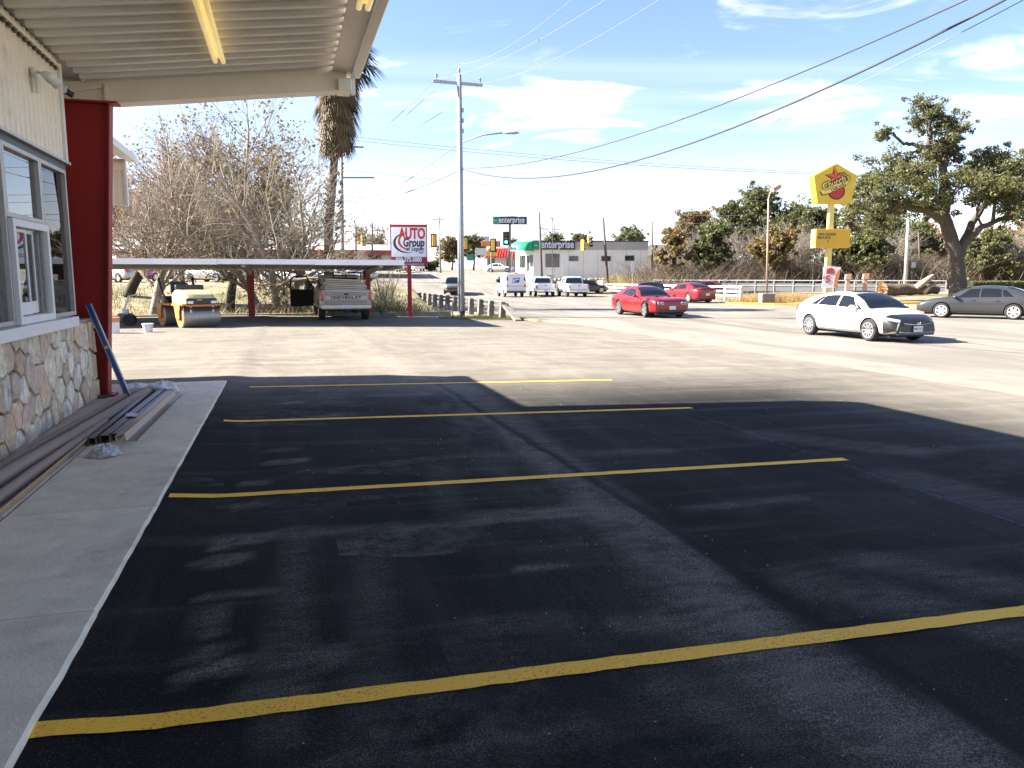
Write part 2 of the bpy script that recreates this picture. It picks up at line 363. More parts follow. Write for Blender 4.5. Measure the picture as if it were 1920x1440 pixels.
# dust scuffs left by the paver and roller: strokes (ends as seen in the photograph, half width in m, strength)
SCUFF = [((412, 1018), (905, 985), .05, .45, .04), ((905, 975), (1140, 962), .09, .75, .05), ((515, 872), (560, 868), .07, .8, .02), ((515, 850), (545, 847), .06, .5, .02), ((468, 912), (495, 910), .05, .7, .02), ((452, 955), (475, 953), .06, .6, .03), ((412, 1030), (520, 1010), .05, .8, .02), ((398, 1062), (440, 1056), .07, .75, .02), ((375, 1131), (525, 1120), .02, .9, .01), ((400, 1150), (392, 1195), .03, .7, .03), ((345, 1282), (430, 1262), .035, 1.0, .02), ((370, 1240), (410, 1225), .03, .6, .03), ((500, 1250), (620, 1240), .07, .55, .05), ((470, 1310), (560, 1300), .03, .5, .03), ((985, 1074), (1035, 1068), .035, .8, .02), ((540, 790), (640, 782), .05, .5, .04), ((530, 760), (560, 757), .06, .6, .03), ((548, 730), (600, 726), .06, .5, .04), ((700, 745), (800, 742), .06, .35, .06), ((860, 728), (960, 800), .16, .55, .2), ((960, 800), (1120, 935), .13, .5, .2), ((1120, 935), (1330, 1130), .13, .6, .22), ((1330, 1130), (1560, 1330), .11, .75, .25), ((1560, 1330), (1760, 1440), .10, .8, .25), ((1520, 1100), (1900, 1190), .08, .42, .22), ((1180, 1180), (1340, 1170), .05, .5, .10), ((900, 1180), (1040, 1172), .05, .3, .1), ((1300, 960), (1500, 940), .04, .4, .05), ((1700, 900), (1920, 960), .15, .3, .3), ((1640, 1060), (1900, 1110), .07, .35, .2), ((520, 1400), (560, 1000), .06, .35, .06), ((690, 1420), (700, 1060), .05, .28, .08), ((820, 880), (860, 1010), .06, .25, .1), ((1250, 1290), (1420, 1380), .05, .35, .15), ((1440, 820), (1700, 850), .15, .3, .25), ((1000, 860), (1240, 850), .08, .28, .12)]
SC2 = [(UV(ground(*a_)), UV(ground(*b_)), hw, st_, so_) for a_, b_, hw, st_, so_ in SCUFF]
def scuff(u, v):
    best = 0
    for (ax, ay), (bx, by), hw, st_, so_ in SC2:
        if not (min(ax, bx)-.8 < u < max(ax, bx)+.8 and min(ay, by)-.8 < v < max(ay, by)+.8): continue
        dx, dy = bx-ax, by-ay; t = clamp(((u-ax)*dx+(v-ay)*dy)/(dx*dx+dy*dy+1e-9)); d = math.hypot(u-ax-t*dx, v-ay-t*dy)
        best = max(best, st_*(1-sst(hw, hw+so_+.02, d)))
    return best
mb = MB(); vv_ = frange(-6, 1.4, .4)+frange(1.4, 14, .075)+frange(14, 35.31, .33); DU = []
for v in vv_:
    e = lot_edge(v); cols = [-40, -20, -8, -.95]+[lerp(-.95, 8, k/110) for k in range(1, 111)]+[8.6, 9.2, 9.8]
    cols += [min(10.25, e-.3), e-.12, e-.02, e+.02]
    for k, u in enumerate(cols): mb.v.append((u, v, hz(u, v)+.022+lip(u)-(.02 if k == len(cols)-1 else 0))); DU.append(scuff(u, v) if -1 < u < 8.1 and 1 < v < 15 else 0)
nc = len(cols)
for i in range(len(vv_)-1):
    for j in range(nc-1):
        a = i*nc+j; mb.f.append((a, a+1, a+nc+1, a+nc)); mb.m.append(0)
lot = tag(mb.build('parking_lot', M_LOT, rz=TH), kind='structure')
at_ = lot.data.attributes.new('dust', 'FLOAT', 'POINT'); at_.data.foreach_set('value', DU)

M_STREET = mat('worn_street_asphalt', (.145, .130, .109), .9, var=.16, vscale=.7, col2=(.20, .178, .146), c2scale=.5, c2lo=.42, c2hi=.62, bump=.35, bscale=120, stretch=(1.5, .35, 1))
mb = MB(); ucols = [10.25, 11.5, 13, 16, 20, 24, 28, 31, 33.5]; vr = frange(-12, 76, 2)+[76]+frange(78, 140, 3)+frange(140, 420, 15)
for v in vr:
    for u in ucols: mb.v.append((u if v < 34 or u > 10.3 else 9.75, v, hz(max(u, 10.3), v)+.004))
for i in range(len(vr)-1):
    for j in range(len(ucols)-1):
        a = i*len(ucols)+j; mb.f.append((a, a+1, a+len(ucols)+1, a+len(ucols))); mb.m.append(0)
tag(mb.build('street', M_STREET, rz=TH), kind='structure')
# pale gutter strip of concrete along the near side of the street, sand washed over it
M_GUT = mat('sandy_concrete', (.21, .185, .145), .9, var=.16, vscale=1.5, col2=(.165, .147, .118), c2scale=1.2)
mb = MB(); vg = frange(-10, 33, .6)
for v in vg:
    a = 10.7-1.2*sst(27, 33, v); b = 12.35+.12*mnoise.noise(Vector((0, v*.5, 1)))-1.2*sst(27, 33, v)
    for u in (a, b): mb.v.append((u, v, hz(u, v)+.010))
for i in range(len(vg)-1): mb.f.append((2*i, 2*i+1, 2*i+3, 2*i+2)); mb.m.append(0)
tag(mb.build('gutter', M_GUT, rz=TH), kind='structure')
# the cross street and the driveway on the other side
M_DRIVE = mat('pale_driveway', (.18, .16, .13), .9, var=.15, vscale=.5)
mb = MB()
def strip(u0, u1, v0, v1, dz, n=12):
    b = len(mb.v)
    for i in range(n+1):
        u = lerp(u0, u1, i/n)
        for j in range(n+1): mb.v.append((u, lerp(v0, v1, j/n), hz(u, lerp(v0, v1, j/n))+dz))
    for i in range(n):
        for j in range(n):
            a = b+i*(n+1)+j; mb.f.append((a, a+n+1, a+n+2, a+1)); mb.m.append(0)
strip(33.3, 62, -6, 31, .012)
tag(mb.build('driveway', M_DRIVE, rz=TH), kind='structure')
mb = MB(); strip(33.3, 60, 66, 76, .012); tag(mb.build('side_road', M_DRIVE, rz=TH), kind='structure')

# ---- painted stalls: four yellow lines, worn at the edges
def paint(name, c, worn=.5):
    m = bpy.data.materials.new(name); m.use_nodes = True; t = m.node_tree; b = t.nodes['Principled BSDF']
    tcn = N(t, 'ShaderNodeTexCoord'); n = N(t, 'ShaderNodeTexNoise'); n.inputs['Scale'].default_value = 85; n.inputs['Detail'].default_value = 4; n.inputs['Roughness'].default_value = .7; t.links.new(tcn.outputs['Object'], n.inputs['Vector'])
    n2 = N(t, 'ShaderNodeTexNoise'); n2.inputs['Scale'].default_value = 3; n2.inputs['Detail'].default_value = 5; t.links.new(tcn.outputs['Object'], n2.inputs['Vector'])
    s = mth(t, 'ADD', n.outputs['Fac'], mth(t, 'MULTIPLY', n2.outputs['Fac'], .25))
    mr = N(t, 'ShaderNodeMapRange'); mr.inputs['From Min'].default_value = .44+.2*worn; mr.inputs['From Max'].default_value = .52+.2*worn; t.links.new(s, mr.inputs['Value'])
    mx = N(t, 'ShaderNodeMix', data_type='RGBA'); t.links.new(mr.outputs[0], mx.inputs['Factor']); mx.inputs[6].default_value = (c[0]*.35, c[1]*.33, c[2]*.5, 1); mx.inputs[7].default_value = (*c, 1)
    t.links.new(mx.outputs[2], b.inputs['Base Color']); b.inputs['Roughness'].default_value = .75
    return m
M_YEL = paint('yellow_line_paint', (.98, .53, .04), .18)
lab = ['yellow parking line nearest the viewer', 'second yellow parking line from the viewer', 'third yellow parking line from the viewer', 'farthest yellow parking line, half in sun']
for k, (a, b, wd) in enumerate([((57, 1396), (2060, 1137), .105), ((318, 942), (1585, 866), .105), ((420, 795), (1297, 768.5), .105), ((468, 729), (1147, 715), .105)]):
    A, B = UV(ground(*a)), UV(ground(*b)); dv = (B[1]-A[1])/(B[0]-A[0]); mb = MB(); n = 60; q = random.Random(k)
    for i in range(n+1):
        u = lerp(A[0], B[0], i/n); v = A[1]+dv*(u-A[0])
        for sg in (-1, 1): mb.v.append((u, v+sg*(wd/2+q.uniform(-.005, .005)), hz(u, v)+.0268+lip(u)))
    for i in range(n): mb.f.append((2*i, 2*i+2, 2*i+3, 2*i+1)); mb.m.append(0)
    o = mb.build('parking_line', M_YEL, rz=TH); tag(o, lab[k], 'road marking', 'yellow parking lines')
# faint white lane dashes far along the street
M_WHITE = paint('white_lane_paint', (.5, .49, .46), .35)
for k, (u, v) in enumerate([(18.6, 88), (18.6, 97), (18.6, 106), (22.4, 84), (22.4, 93)]):
    mb = MB()
    for i in range(4):
        for du in (-.12, .12): mb.v.append((u+du, v+i, hz(u, v+i)+.02))
    for i in range(3): mb.f.append((2*i, 2*i+1, 2*i+3, 2*i+2)); mb.m.append(0)
    tag(mb.build('lane_dash', M_WHITE, rz=TH), 'worn white lane dash on the far street, '+('nearest of the left row', 'middle of the left row', 'farthest of the left row', 'nearer of the right row', 'farther of the right row')[k], 'road marking', 'white lane dashes')

# loose grit and leaf scraps on the new asphalt
M_GRIT = mat('pale_grit', (.42, .40, .36), .9)
mb = MB(); q = random.Random(5)
for k in range(300):
    if k < 180: u, v = q.uniform(-.7, 9), q.uniform(1.6, 20)
    else: u, v = q.gauss(1.9, .5), q.uniform(2, 8)
    s = q.uniform(.0015, .0045)+.0003*v; z = hz(u, v)+.024; a = q.uniform(0, pi)
    vs = [(u+s*cos(a+i*2*pi/5)*q.uniform(.7, 1.3), v+s*sin(a+i*2*pi/5)*q.uniform(.7, 1.3), z) for i in range(5)]+[(u, v, z+s*.8)]
    mb.add(vs, [(i, (i+1) % 5, 5) for i in range(5)])
tag(mb.build('grit', M_GRIT, rz=TH), 'pale grit scattered over the fresh black asphalt', 'grit', kind='stuff')

# ---- the walk in front of the building, cast in slabs
M_CONC = mat('walk_concrete', (.74, .65, .49), .9, var=.13, vscale=5, col2=(.56, .47, .36), c2scale=2.2, c2lo=.52, c2hi=.72, bump=.25, bscale=60, rnd=.05)
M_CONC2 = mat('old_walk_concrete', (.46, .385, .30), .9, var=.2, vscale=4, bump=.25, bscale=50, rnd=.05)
WALK_Z = .075
side = tag(bpy.data.objects.new('sidewalk', None), kind='structure'); COL.objects.link(side); side.location = W(-1.7, 5, 0); side.rotation_euler.z = TH
joints = [-4, -1.4, .35, 2.1, 3.93, 5.72, 7.52, 9.3, 10.95, 12.62]
for a, b in zip(joints, joints[1:]):
    for u0, u1, m in ((-2.62, -1.86, M_CONC2), (-1.852, -.925, M_CONC)):
        q = random.Random(a+u0); g = .006; mb = MB()
        n = 12; e = .012
        # top outline with a slightly ragged kerb edge
        ring = [(u0, a+g)]+[(u1+q.uniform(-.004, .004), lerp(a+g, b-g, i/n)) for i in range(n+1)]+[(u0, b-g)]
        k = len(ring); z1 = WALK_Z+q.uniform(-.003, .003); cx = (u0+u1)/2; cy = (a+b)/2
        vsl = [(x+1.7, y-5, -.1) for x, y in ring]+[(x+1.7, y-5, z1-e) for x, y in ring]+[(x+(e if x < cx else -e)+1.7, y+(e*.4 if y < cy else -e*.4)-5, z1) for x, y in ring]
        fs = [(i, (i+1) % k, k+(i+1) % k, k+i) for i in range(k)]+[(k+i, k+(i+1) % k, 2*k+(i+1) % k, 2*k+i) for i in range(k)]+[tuple(range(2*k, 3*k))]
        mb.add(vsl, fs); mb.build('concrete_slab', m, side)
mb = MB(); mb.b2(-2.61+1.7, -.94+1.7, -4-5, 12.61-5, -.12, WALK_Z-.02); mb.build('slab_bed', mat('joint_dirt', (.05, .045, .04), .95), side)
# low kerb at the back of the lot
M_KERB = mat('kerb_concrete', (.22, .20, .17), .9, var=.2, vscale=3)
mb = MB(); mb.b2(-14, 7.2, 35.05, 35.3, -.2, .10); tag(mb.build('kerb', M_KERB, rz=TH, bevel=.02), kind='structure')
M_YKERB = mat('yellow_kerb_paint', (.72, .48, .06), .8, var=.15, vscale=3)
# ------------------------------------------------------------------ the drive-in building on the left
M_SIDING = mat('cream_metal_siding', (.86, .78, .64), .5, var=.07, vscale=2.5, col2=(.44, .40, .32), c2scale=1.3, c2lo=.62, c2hi=.8)
M_TRIM = mat('white_trim', (.72, .71, .68), .45, var=.06, vscale=5)
M_ALU = mat('window_aluminium', (.40, .385, .36), .4, .5, var=.1, vscale=9)
M_DKFR = mat('dark_frame', (.05, .048, .045), .5)
M_TANW = mat('tan_wall', (.30, .22, .15), .85, var=.1, vscale=3)
M_MORTAR = mat('grey_mortar', (.36, .32, .27), .95, var=.2, vscale=14, bump=.5, bscale=70)
M_ROOFT = mat('roof_sheet_top', (.55, .55, .53), .5, var=.1, vscale=2)
BU, BV = -2.42, 5.0                      # the building's own origin on its street face
bld = thing('drive_in_building', 'cream metal building with stone base and service windows at the left', 'building', W(BU, BV, 0), TH)
class LB(MB):                            # shapes given in lot coordinates, stored relative to the building
    off = (BU, BV)
    def done(s, name, m, parent=None, **k):
        s.v = [(x-s.off[0], y-s.off[1], z) for x, y, z in s.v]
        return s.build(name, m, parent or bld, **k)
def ribs(a, b, pitch, depth):            # trapezoid rib profile as (distance, height) pairs
    r = []; x = a
    while x < b:
        r += [(x, 0), (x+pitch*.55, 0), (x+pitch*.66, depth), (x+pitch*.89, depth)]; x += pitch
    return [(min(p, b), h) for p, h in r]+[(b, 0)]
# upper siding, ribs standing up
lb = LB(); pr = ribs(-6, 10.36, .155, .018); n = len(pr)
for p, h in pr: lb.v += [(BU+h, p, 2.99), (BU+h, p, 4.12)]
lb.f = [(2*i, 2*i+2, 2*i+3, 2*i+1) for i in range(n-1)]; lb.m = [0]*(n-1)
lb.done('siding', M_SIDING)
lb = LB(); lb.b2(BU-.12, BU-.012, -6, 10.34, 2.98, 4.12); lb.b2(-9, BU-.012, 10.30, 10.36, 2.98, 4.12); lb.done('upper_wall', M_SIDING)
lb = LB(); lb.b2(-9, -8.85, -6, 10.3, 0, 4.1); lb.b2(-9, BU-.13, -6.1, -6, 0, 4.1); lb.b2(-8.84, -8.5, 9.6, 10.29, .08, 2.97); lb.done('rear_wall', M_TANW)
lb = LB(); lb.b2(-8.84, BU-.15, -6, 10.28, .03, .07); lb.done('floor', mat('dark_floor', (.06, .05, .045), .7))
lb = LB(); lb.b2(-8.84, BU-.15, -6, 10.28, 2.99, 3.03); lb.done('inner_ceiling', mat('inner_ceiling', (.30, .25, .2), .9))
# corner trim, closure strip under the canopy and drip edge over the windows
lb = LB(); lb.b2(BU-.06, BU+.03, 10.34, 10.43, 2.97, 4.08); lb.done('corner_trim', M_TRIM)
lb = LB(); lb.b2(BU-.03, BU+.06, -6, 10.30, 4.00, 4.03)
for i in range(60): lb.b2(BU+.02, BU+.045, 10.2-i*.155, 10.2-i*.155-.075, 3.965, 4.0, 1)
lb.done('closure_strip', [M_SIDING, M_DKFR])
lb = LB(); lb.b2(BU-.10, BU+.05, -6, 10.45, 2.955, 2.985, 0); lb.b2(BU-.07, BU+.0, -6, 10.40, 2.88, 2.953, 1); lb.done('window_header', [M_ALU, M_DKFR])
# windows
def pane(name, v0, v1, z0, z1, u=BU-.035, m=GLASS, par=None):
    lb = LB(); lb.b2(u-.004, u+.004, v0, v1, z0, z1); return lb.done(name, m, par)
def frame(v0, v1, z0, z1, t=.045, d=.09, u=BU-.03, m=M_ALU, name='window'):
    lb = LB(); lb.b2(u-d/2, u+d/2, v0, v0+t, z0, z1); lb.b2(u-d/2, u+d/2, v1-t, v1, z0, z1); lb.b2(u-d/2, u+d/2, v0+t, v1-t, z0, z0+t); lb.b2(u-d/2, u+d/2, v0+t, v1-t, z1-t, z1)
    o = lb.done(name, m, bevel=.004); return o
SILL = 1.21
def window(v0, v1, z0, z1, m=GLASS, t=.045):
    w_ = frame(v0, v1, z0, z1, t); lb = LB(); lb.b2(BU-.039, BU-.031, v0+t, v1-t, z0+t, z1-t)
    lb.v = [(x-BU, y-BV, z) for x, y, z in lb.v]; lb.build('pane', m, w_)
    return w_
GLASS2 = glass_mat('tinted_glass', (.55, .47, .42), 1.28)  # tinted glass that reflects less than the other panes
window(9.32, 10.33, SILL, 2.88, GLASS2)
window(8.18, 9.31, 2.20, 2.88)
window(6.1, 8.17, SILL, 2.88); window(3.6, 6.09, SILL, 2.88)
# the sliding service window with its thick white frame
sw = frame(8.18, 9.31, SILL, 2.19, .07, .13, BU-.01, M_TRIM, 'service_window')
M_CURT = mat('pale_blind', (.42, .50, .56), .6, var=.1, vscale=8)
for v0, v1, du in ((8.26, 8.74, .0), (8.72, 9.1, -.04)):
    lb = LB(); t = .035; u = BU-.02+du
    lb.b2(u-.015, u+.015, v0, v0+t, SILL+.08, 2.11); lb.b2(u-.015, u+.015, v1-t, v1, SILL+.08, 2.11); lb.b2(u-.015, u+.015, v0+t, v1-t, 2.08, 2.11); lb.b2(u-.015, u+.015, v0+t, v1-t, SILL+.08, SILL+.2)
    lb.v = [(x-BU, y-BV, z) for x, y, z in lb.v]; lb.build('sash', M_TRIM, sw)
    lb = LB(); lb.b2(u-.004, u+.004, v0+t, v1-t, SILL+.2, 2.08); lb.v = [(x-BU, y-BV, z) for x, y, z in lb.v]; lb.build('pane', GLASS, sw)
lb = LB()
for k in range(3): lb.b2(BU-.06+.03*k, BU-.045+.03*k, 9.12+.035*k, 9.15+.035*k, SILL+.08, 2.11)
lb.v = [(x-BU, y-BV, z) for x, y, z in lb.v]; lb.build('track', M_ALU, sw)
lb = LB(); lb.b2(BU-.75, BU-.74, 8.0, 9.0, SILL, 2.0); lb.done('blind', M_CURT)
# far end wall of glass
lb = LB()
for u0 in (-3.6, -4.8, -6.0, -7.2): lb.b2(u0-.03, u0+.03, 10.29, 10.35, 1.2, 2.95)
lb.b2(-8.4, BU-.09, 10.28, 10.36, 1.12, 1.2); lb.done('end_mullions', M_DKFR)
lb = LB(); lb.b2(-8.4, BU-.1, 10.315, 10.323, 1.2, 2.95); lb.done('end_pane', GLASS2)
lb = LB(); lb.b2(-8.4, BU-.1, 10.27, 10.37, .07, 1.12); lb.done('end_wall', M_TANW)
# counter sill
lb = LB(); lb.b2(BU-.35, BU+.12, -6, 9.98, 1.095, SILL-.004); lb.done('window_sill', M_TRIM, bevel=.006)
# ---- stone base: a mortar bed with flagstones set into it
lb = LB(); lb.b2(-2.95, BU-.055, -6, 11.33, .05, 1.09); wall = lb.done('stone_wall', M_MORTAR)
lb = LB(); lb.b2(-2.95, BU-.045, 9.9, 11.33, 1.091, 1.12); lb.done('wall_cap', M_MORTAR)
def voronoi(pts, x0, x1, y0, y1):
    cells = []
    for i, (px, py) in enumerate(pts):
        poly = [(x0, y0), (x1, y0), (x1, y1), (x0, y1)]
        for j, (qx, qy) in enumerate(pts):
            if i == j or abs(px-qx) > 1.1 or abs(py-qy) > 1.1: continue
            mx, my, nx, ny = (px+qx)/2, (py+qy)/2, qx-px, qy-py; np_ = []
            for k in range(len(poly)):
                a, b = poly[k], poly[(k+1) % len(poly)]
                da = (a[0]-mx)*nx+(a[1]-my)*ny; db = (b[0]-mx)*nx+(b[1]-my)*ny
                if da <= 0: np_.append(a)
                if da*db < 0:
                    t = da/(da-db); np_.append((a[0]+(b[0]-a[0])*t, a[1]+(b[1]-a[1])*t))
            poly = np_
            if not poly: break
        cells.append(poly)
    return cells
q = random.Random(11); sx = .82; pts = []
tries = 0
while len(pts) < 92 and tries < 60000:          # uneven stone sizes: small spacing for some, large for others
    tries += 1; p = (q.uniform(5.4, 11.30), q.uniform(.07, 1.10)); big = .36 if q.random() < .62 else .20
    if all(((p[0]-a)*1.25)**2+((p[1]-b)*.85)**2 > ((big+c)/2)**2*.92 for a, b, c in pts): pts.append((*p, big))
cells = voronoi([(a, b) for a, b, c in pts], 5.4, 11.30, .07, 1.10)
def stone_mat(name, c, c2):
    return mat(name, c, .92, var=.34, vscale=11, col2=c2, c2scale=5, c2lo=.46, c2hi=.66, bump=1.0, bscale=22, rnd=.15)
STONES = [stone_mat('flagstone_cream', (.76, .65, .47), (.50, .39, .28)), stone_mat('flagstone_tan', (.60, .42, .26), (.68, .54, .38)), stone_mat('flagstone_pale', (.80, .72, .57), (.42, .36, .30)), stone_mat('flagstone_rose', (.58, .42, .31), (.64, .53, .41)), stone_mat('flagstone_grey', (.40, .36, .32), (.52, .44, .33))]
for c in cells:
    if len(c) < 3: continue
    cx = sum(p[0] for p in c)/len(c); cy = sum(p[1] for p in c)/len(c); g = q.uniform(.008, .013)
    # shrink for the joint, knock the corners off
    c2 = []
    for k in range(len(c)):
        a, b, d = c[k-1], c[k], c[(k+1) % len(c)]
        t = q.uniform(.02, .07)
        c2 += [(lerp(b[0], a[0], t), lerp(b[1], a[1], t)), (lerp(b[0], d[0], t), lerp(b[1], d[1], t))]
    area = abs(sum(c[k-1][0]*c[k][1]-c[k][0]*c[k-1][1] for k in range(len(c))))/2
    f1 = 1-g/sqrt(max(area, .004))*2.0
    if f1 < .4: continue
    ring = [(cx+(x-cx)*f1+q.uniform(-.006, .006), cy+(y-cy)*f1+q.uniform(-.006, .006)) for x, y in c2]
    out_ = q.uniform(.030, .058); tilt = (q.uniform(-.05, .05), q.uniform(-.05, .05)); k = len(ring); mb = MB()
    dep = lambda x, y, e: -.058+e+(tilt[0]*(x-cx)+tilt[1]*(y-cy) if e > .03 else 0)
    mb.v = [(-.06, x-BV, y) for x, y in ring]+[(dep(x, y, out_*.8), x-BV, y) for x, y in ring]+[(dep(lerp(x, cx, .045), lerp(y, cy, .045), out_+.009), lerp(x, cx, .045)-BV, lerp(y, cy, .045)) for x, y in ring]+[(dep(cx, cy, out_+.010+q.uniform(-.007, .006)), cx-BV, cy)]
    mb.f = [(i, (i+1) % k, k+(i+1) % k, k+i) for i in range(k)]+[(k+i, k+(i+1) % k, 2*k+(i+1) % k, 2*k+i) for i in range(k)]+[(2*k+i, 2*k+(i+1) % k, 3*k) for i in range(k)]; mb.m = [0]*len(mb.f)
    mb.build('stone', q.choices(STONES, (5, 3, 3, 3, 0))[0], wall)
# ---- lower roof past the glass corner with its hanging panel
lb = LB()
pr = ribs(-9, -2.5, .22, .035)
for p, h in pr: lb.v += [(p, 11.5, 3.66+h), (p, 14.9, 3.66+h)]
n = len(pr); lb.f = [(2*i, 2*i+1, 2*i+3, 2*i+2) for i in range(n-1)]; lb.m = [0]*(n-1); lb.done('porch_roof', M_SIDING)
lb = LB(); lb.b2(-9, -2.52, 11.5, 14.9, 3.71, 3.76); lb.b2(-9, -3.3, 10.4, 11.495, 3.71, 3.76); lb.done('porch_roof_top', M_ROOFT)  # second slab is unseen, added to stop sun leaking between the roofs
lb = LB(); lb.b2(-2.515, -2.37, 11.55, 14.92, 3.60, 3.72); lb.done('porch_fascia', M_TRIM, bevel=.008)
pr = ribs(-9, -2.53, .11, .012); lb = LB()
for p, h in pr: lb.v += [(p, 14.78-h, 2.86), (p, 14.78-h, 3.44)]
n = len(pr); lb.f = [(2*i, 2*i+2, 2*i+3, 2*i+1) for i in range(n-1)]; lb.m = [0]*(n-1); lb.b2(-9, -2.53, 14.785, 14.83, 2.86, 3.64); lb.b2(-9, -2.53, 14.75, 14.784, 3.44, 3.56)
lb.done('hanging_panel', M_SIDING)
lb = LB(); lb.b2(-2.56, -2.52, 14.74, 14.84, 2.85, 3.6); lb.done('panel_trim', M_TRIM)
lb = LB(); lb.b2(-8.6, -8.4, 14.5, 14.7, 0, 3.6); lb.done('porch_post', M_TRIM)
pw = thing('partition_wall', 'low tan wall with white cap seen through the corner window', 'wall', W(-5.6, 13.6, 0), TH)
mb = MB(); mb.b2(-2.2, 2.2, -.1, .1, 0, 1.98); mb.build('wall_face', M_TANW, pw); mb = MB(); mb.b2(-2.25, 2.25, -.14, .14, 1.985, 2.1); mb.build('cap', M_TRIM, pw)

# ------------------------------------------------------------------ the steel canopy over the stalls
M_DECK = mat('canopy_steel', (.78, .745, .69), .5, var=.10, vscale=1.5, col2=(.60, .56, .50), c2scale=.8, c2lo=.55, c2hi=.75)
M_CREAM = mat('cream_beam_paint', (.80, .72, .60), .5, var=.06, vscale=2)
M_RED = mat('red_column_paint', (.27, .005, .005), .6, var=.10, vscale=3)
CV = 11.4
can = thing('steel_canopy', 'cantilevered steel canopy on a red tapered column beside the stone wall', 'canopy', W(-2.4, CV, 0), TH)
class CB(LB):
    off = (-2.4, CV)
    def done(s, name, m, parent=None, **k): return LB.done(s, name, m, parent or can, **k)
def deck_z(u): return 4.10+.125*(u+2.42)
EO = .75
pr = ribs(-8, 11.62, .30, .05); cb = CB(); n = len(pr)
for p, h in pr:
    for u in (BU+.07, EO): cb.v.append((u, p, deck_z(u)+.03-h))
cb.f = [(2*i, 2*i+1, 2*i+3, 2*i+2) for i in range(n-1)]; cb.m = [0]*(n-1); cb.done('roof_deck', M_DECK)
cb = CB(); cb.b2(-9.2, BU-.002, -8, 11.62, deck_z(BU)+.046, deck_z(BU)+.139); cb.done('roof_back', M_ROOFT)
cb = CB(); cb.hexa([(BU, -8, deck_z(BU)+.045), (EO, -8, deck_z(EO)+.045), (EO, 11.62, deck_z(EO)+.045), (BU, 11.62, deck_z(BU)+.045), (BU, -8, deck_z(BU)+.14), (EO, -8, deck_z(EO)+.10), (EO, 11.62, deck_z(EO)+.10), (BU, 11.62, deck_z(BU)+.14)]); cb.done('roof_top', M_ROOFT)
# beam: web, flanges and the stiffeners over the column
bz0 = lambda u: interp([(-2.9, 3.88), (-2.0, 3.90), (-1.2, 3.99), (.0, 4.14), (1.0, 4.25)], u)
cb = CB(); st = [-2.9, -2.5, -2.0, -1.6, -1.2, -.6, 0, .5, .92]
for a, b in zip(st, st[1:]):
    cb.hexa([(a, CV-.01, bz0(a)), (b, CV-.01, bz0(b)), (b, CV+.01, bz0(b)), (a, CV+.01, bz0(a)), (a, CV-.01, deck_z(a)+.028), (b, CV-.01, deck_z(b)+.028), (b, CV+.01, deck_z(b)+.028), (a, CV+.01, deck_z(a)+.028)])
cb.done('beam_web', M_CREAM)
cb = CB(); cb.b2(-3.4, -2.32, CV+.03, CV+.05, 3.9, deck_z(BU)+.044); cb.done('filler_plate', M_CREAM)
cb = CB()
for a, b in zip(st, st[1:]):
    cb.hexa([(a, CV-.03, bz0(a)-.02), (b, CV-.03, bz0(b)-.02), (b, CV+.26, bz0(b)-.02), (a, CV+.26, bz0(a)-.02), (a, CV-.03, bz0(a)), (b, CV-.03, bz0(b)), (b, CV+.26, bz0(b)), (a, CV+.26, bz0(a))])
cb.done('lower_flange', M_CREAM)
cb = CB(); cb.beam((-2.86, CV-.03, 3.92), (-2.16, CV-.03, deck_z(-2.16)-.06), .05, .025, (0, 1, 0)); cb.b2(-2.13, -2.10, CV-.06, CV-.011, bz0(-2.1), deck_z(-2.1)-.04); cb.done('stiffener', M_CREAM)
cb = CB(); cb.b2(.80, .98, CV-.10, CV+.28, 4.20, 4.36); cb.done('beam_end_box', M_CREAM, bevel=.01)
# column: tapered web with flanges
cb = CB(); cb.hexa([(-2.75, CV-.012, .075), (-2.35, CV-.012, .075), (-2.35, CV+.012, .075), (-2.75, CV+.012, .075), (-3.0, CV-.012, 3.85), (-2.09, CV-.012, 3.85), (-2.09, CV+.012, 3.85), (-3.0, CV+.012, 3.85)]); col_ = cb.done('column', M_RED)
for (ub, ut, t) in ((-2.35, -2.09, .022), (-2.772, -3.022, .022)):
    cb = CB(); cb.hexa([(ub, CV-.11, .075), (ub+t, CV-.11, .075), (ub+t, CV+.11, .075), (ub, CV+.11, .075), (ut, CV-.11, 3.85), (ut+t, CV-.11, 3.85), (ut+t, CV+.11, 3.85), (ut, CV+.11, 3.85)]); cb.done('column_flange', M_RED)
cb = CB(); cb.b2(-3.05, -1.98, CV-.12, CV+.12, 3.852, 3.878); cb.done('cap_plate', M_RED)
cb = CB(); cb.b2(-2.85, -2.25, CV-.14, CV+.14, .076, .10); cb.done('base_plate', M_RED)
# outer edge: flat soffit strip, gutter and lip
cb = CB(); cb.b2(EO-.02, EO+.26, -8, 11.70, 4.46, 4.485); cb.done('edge_soffit', M_CREAM)
cb = CB(); cb.b2(EO+.262, EO+.38, -8, 11.62, 4.44, 4.66); cb.done('gutter', M_CREAM, bevel=.02)
cb = CB(); cb.b2(EO+.235, EO+.262, -8, 11.60, 4.41, 4.459); cb.b2(EO+.24, EO+.30, 11.50, 11.58, 4.20, 4.45); cb.done('gutter_lip', M_TRIM)
cb = CB(); cb.b2(BU-.2, EO+.2, 11.66, 11.72, 4.50, 4.70); cb.done('end_fascia', M_CREAM)
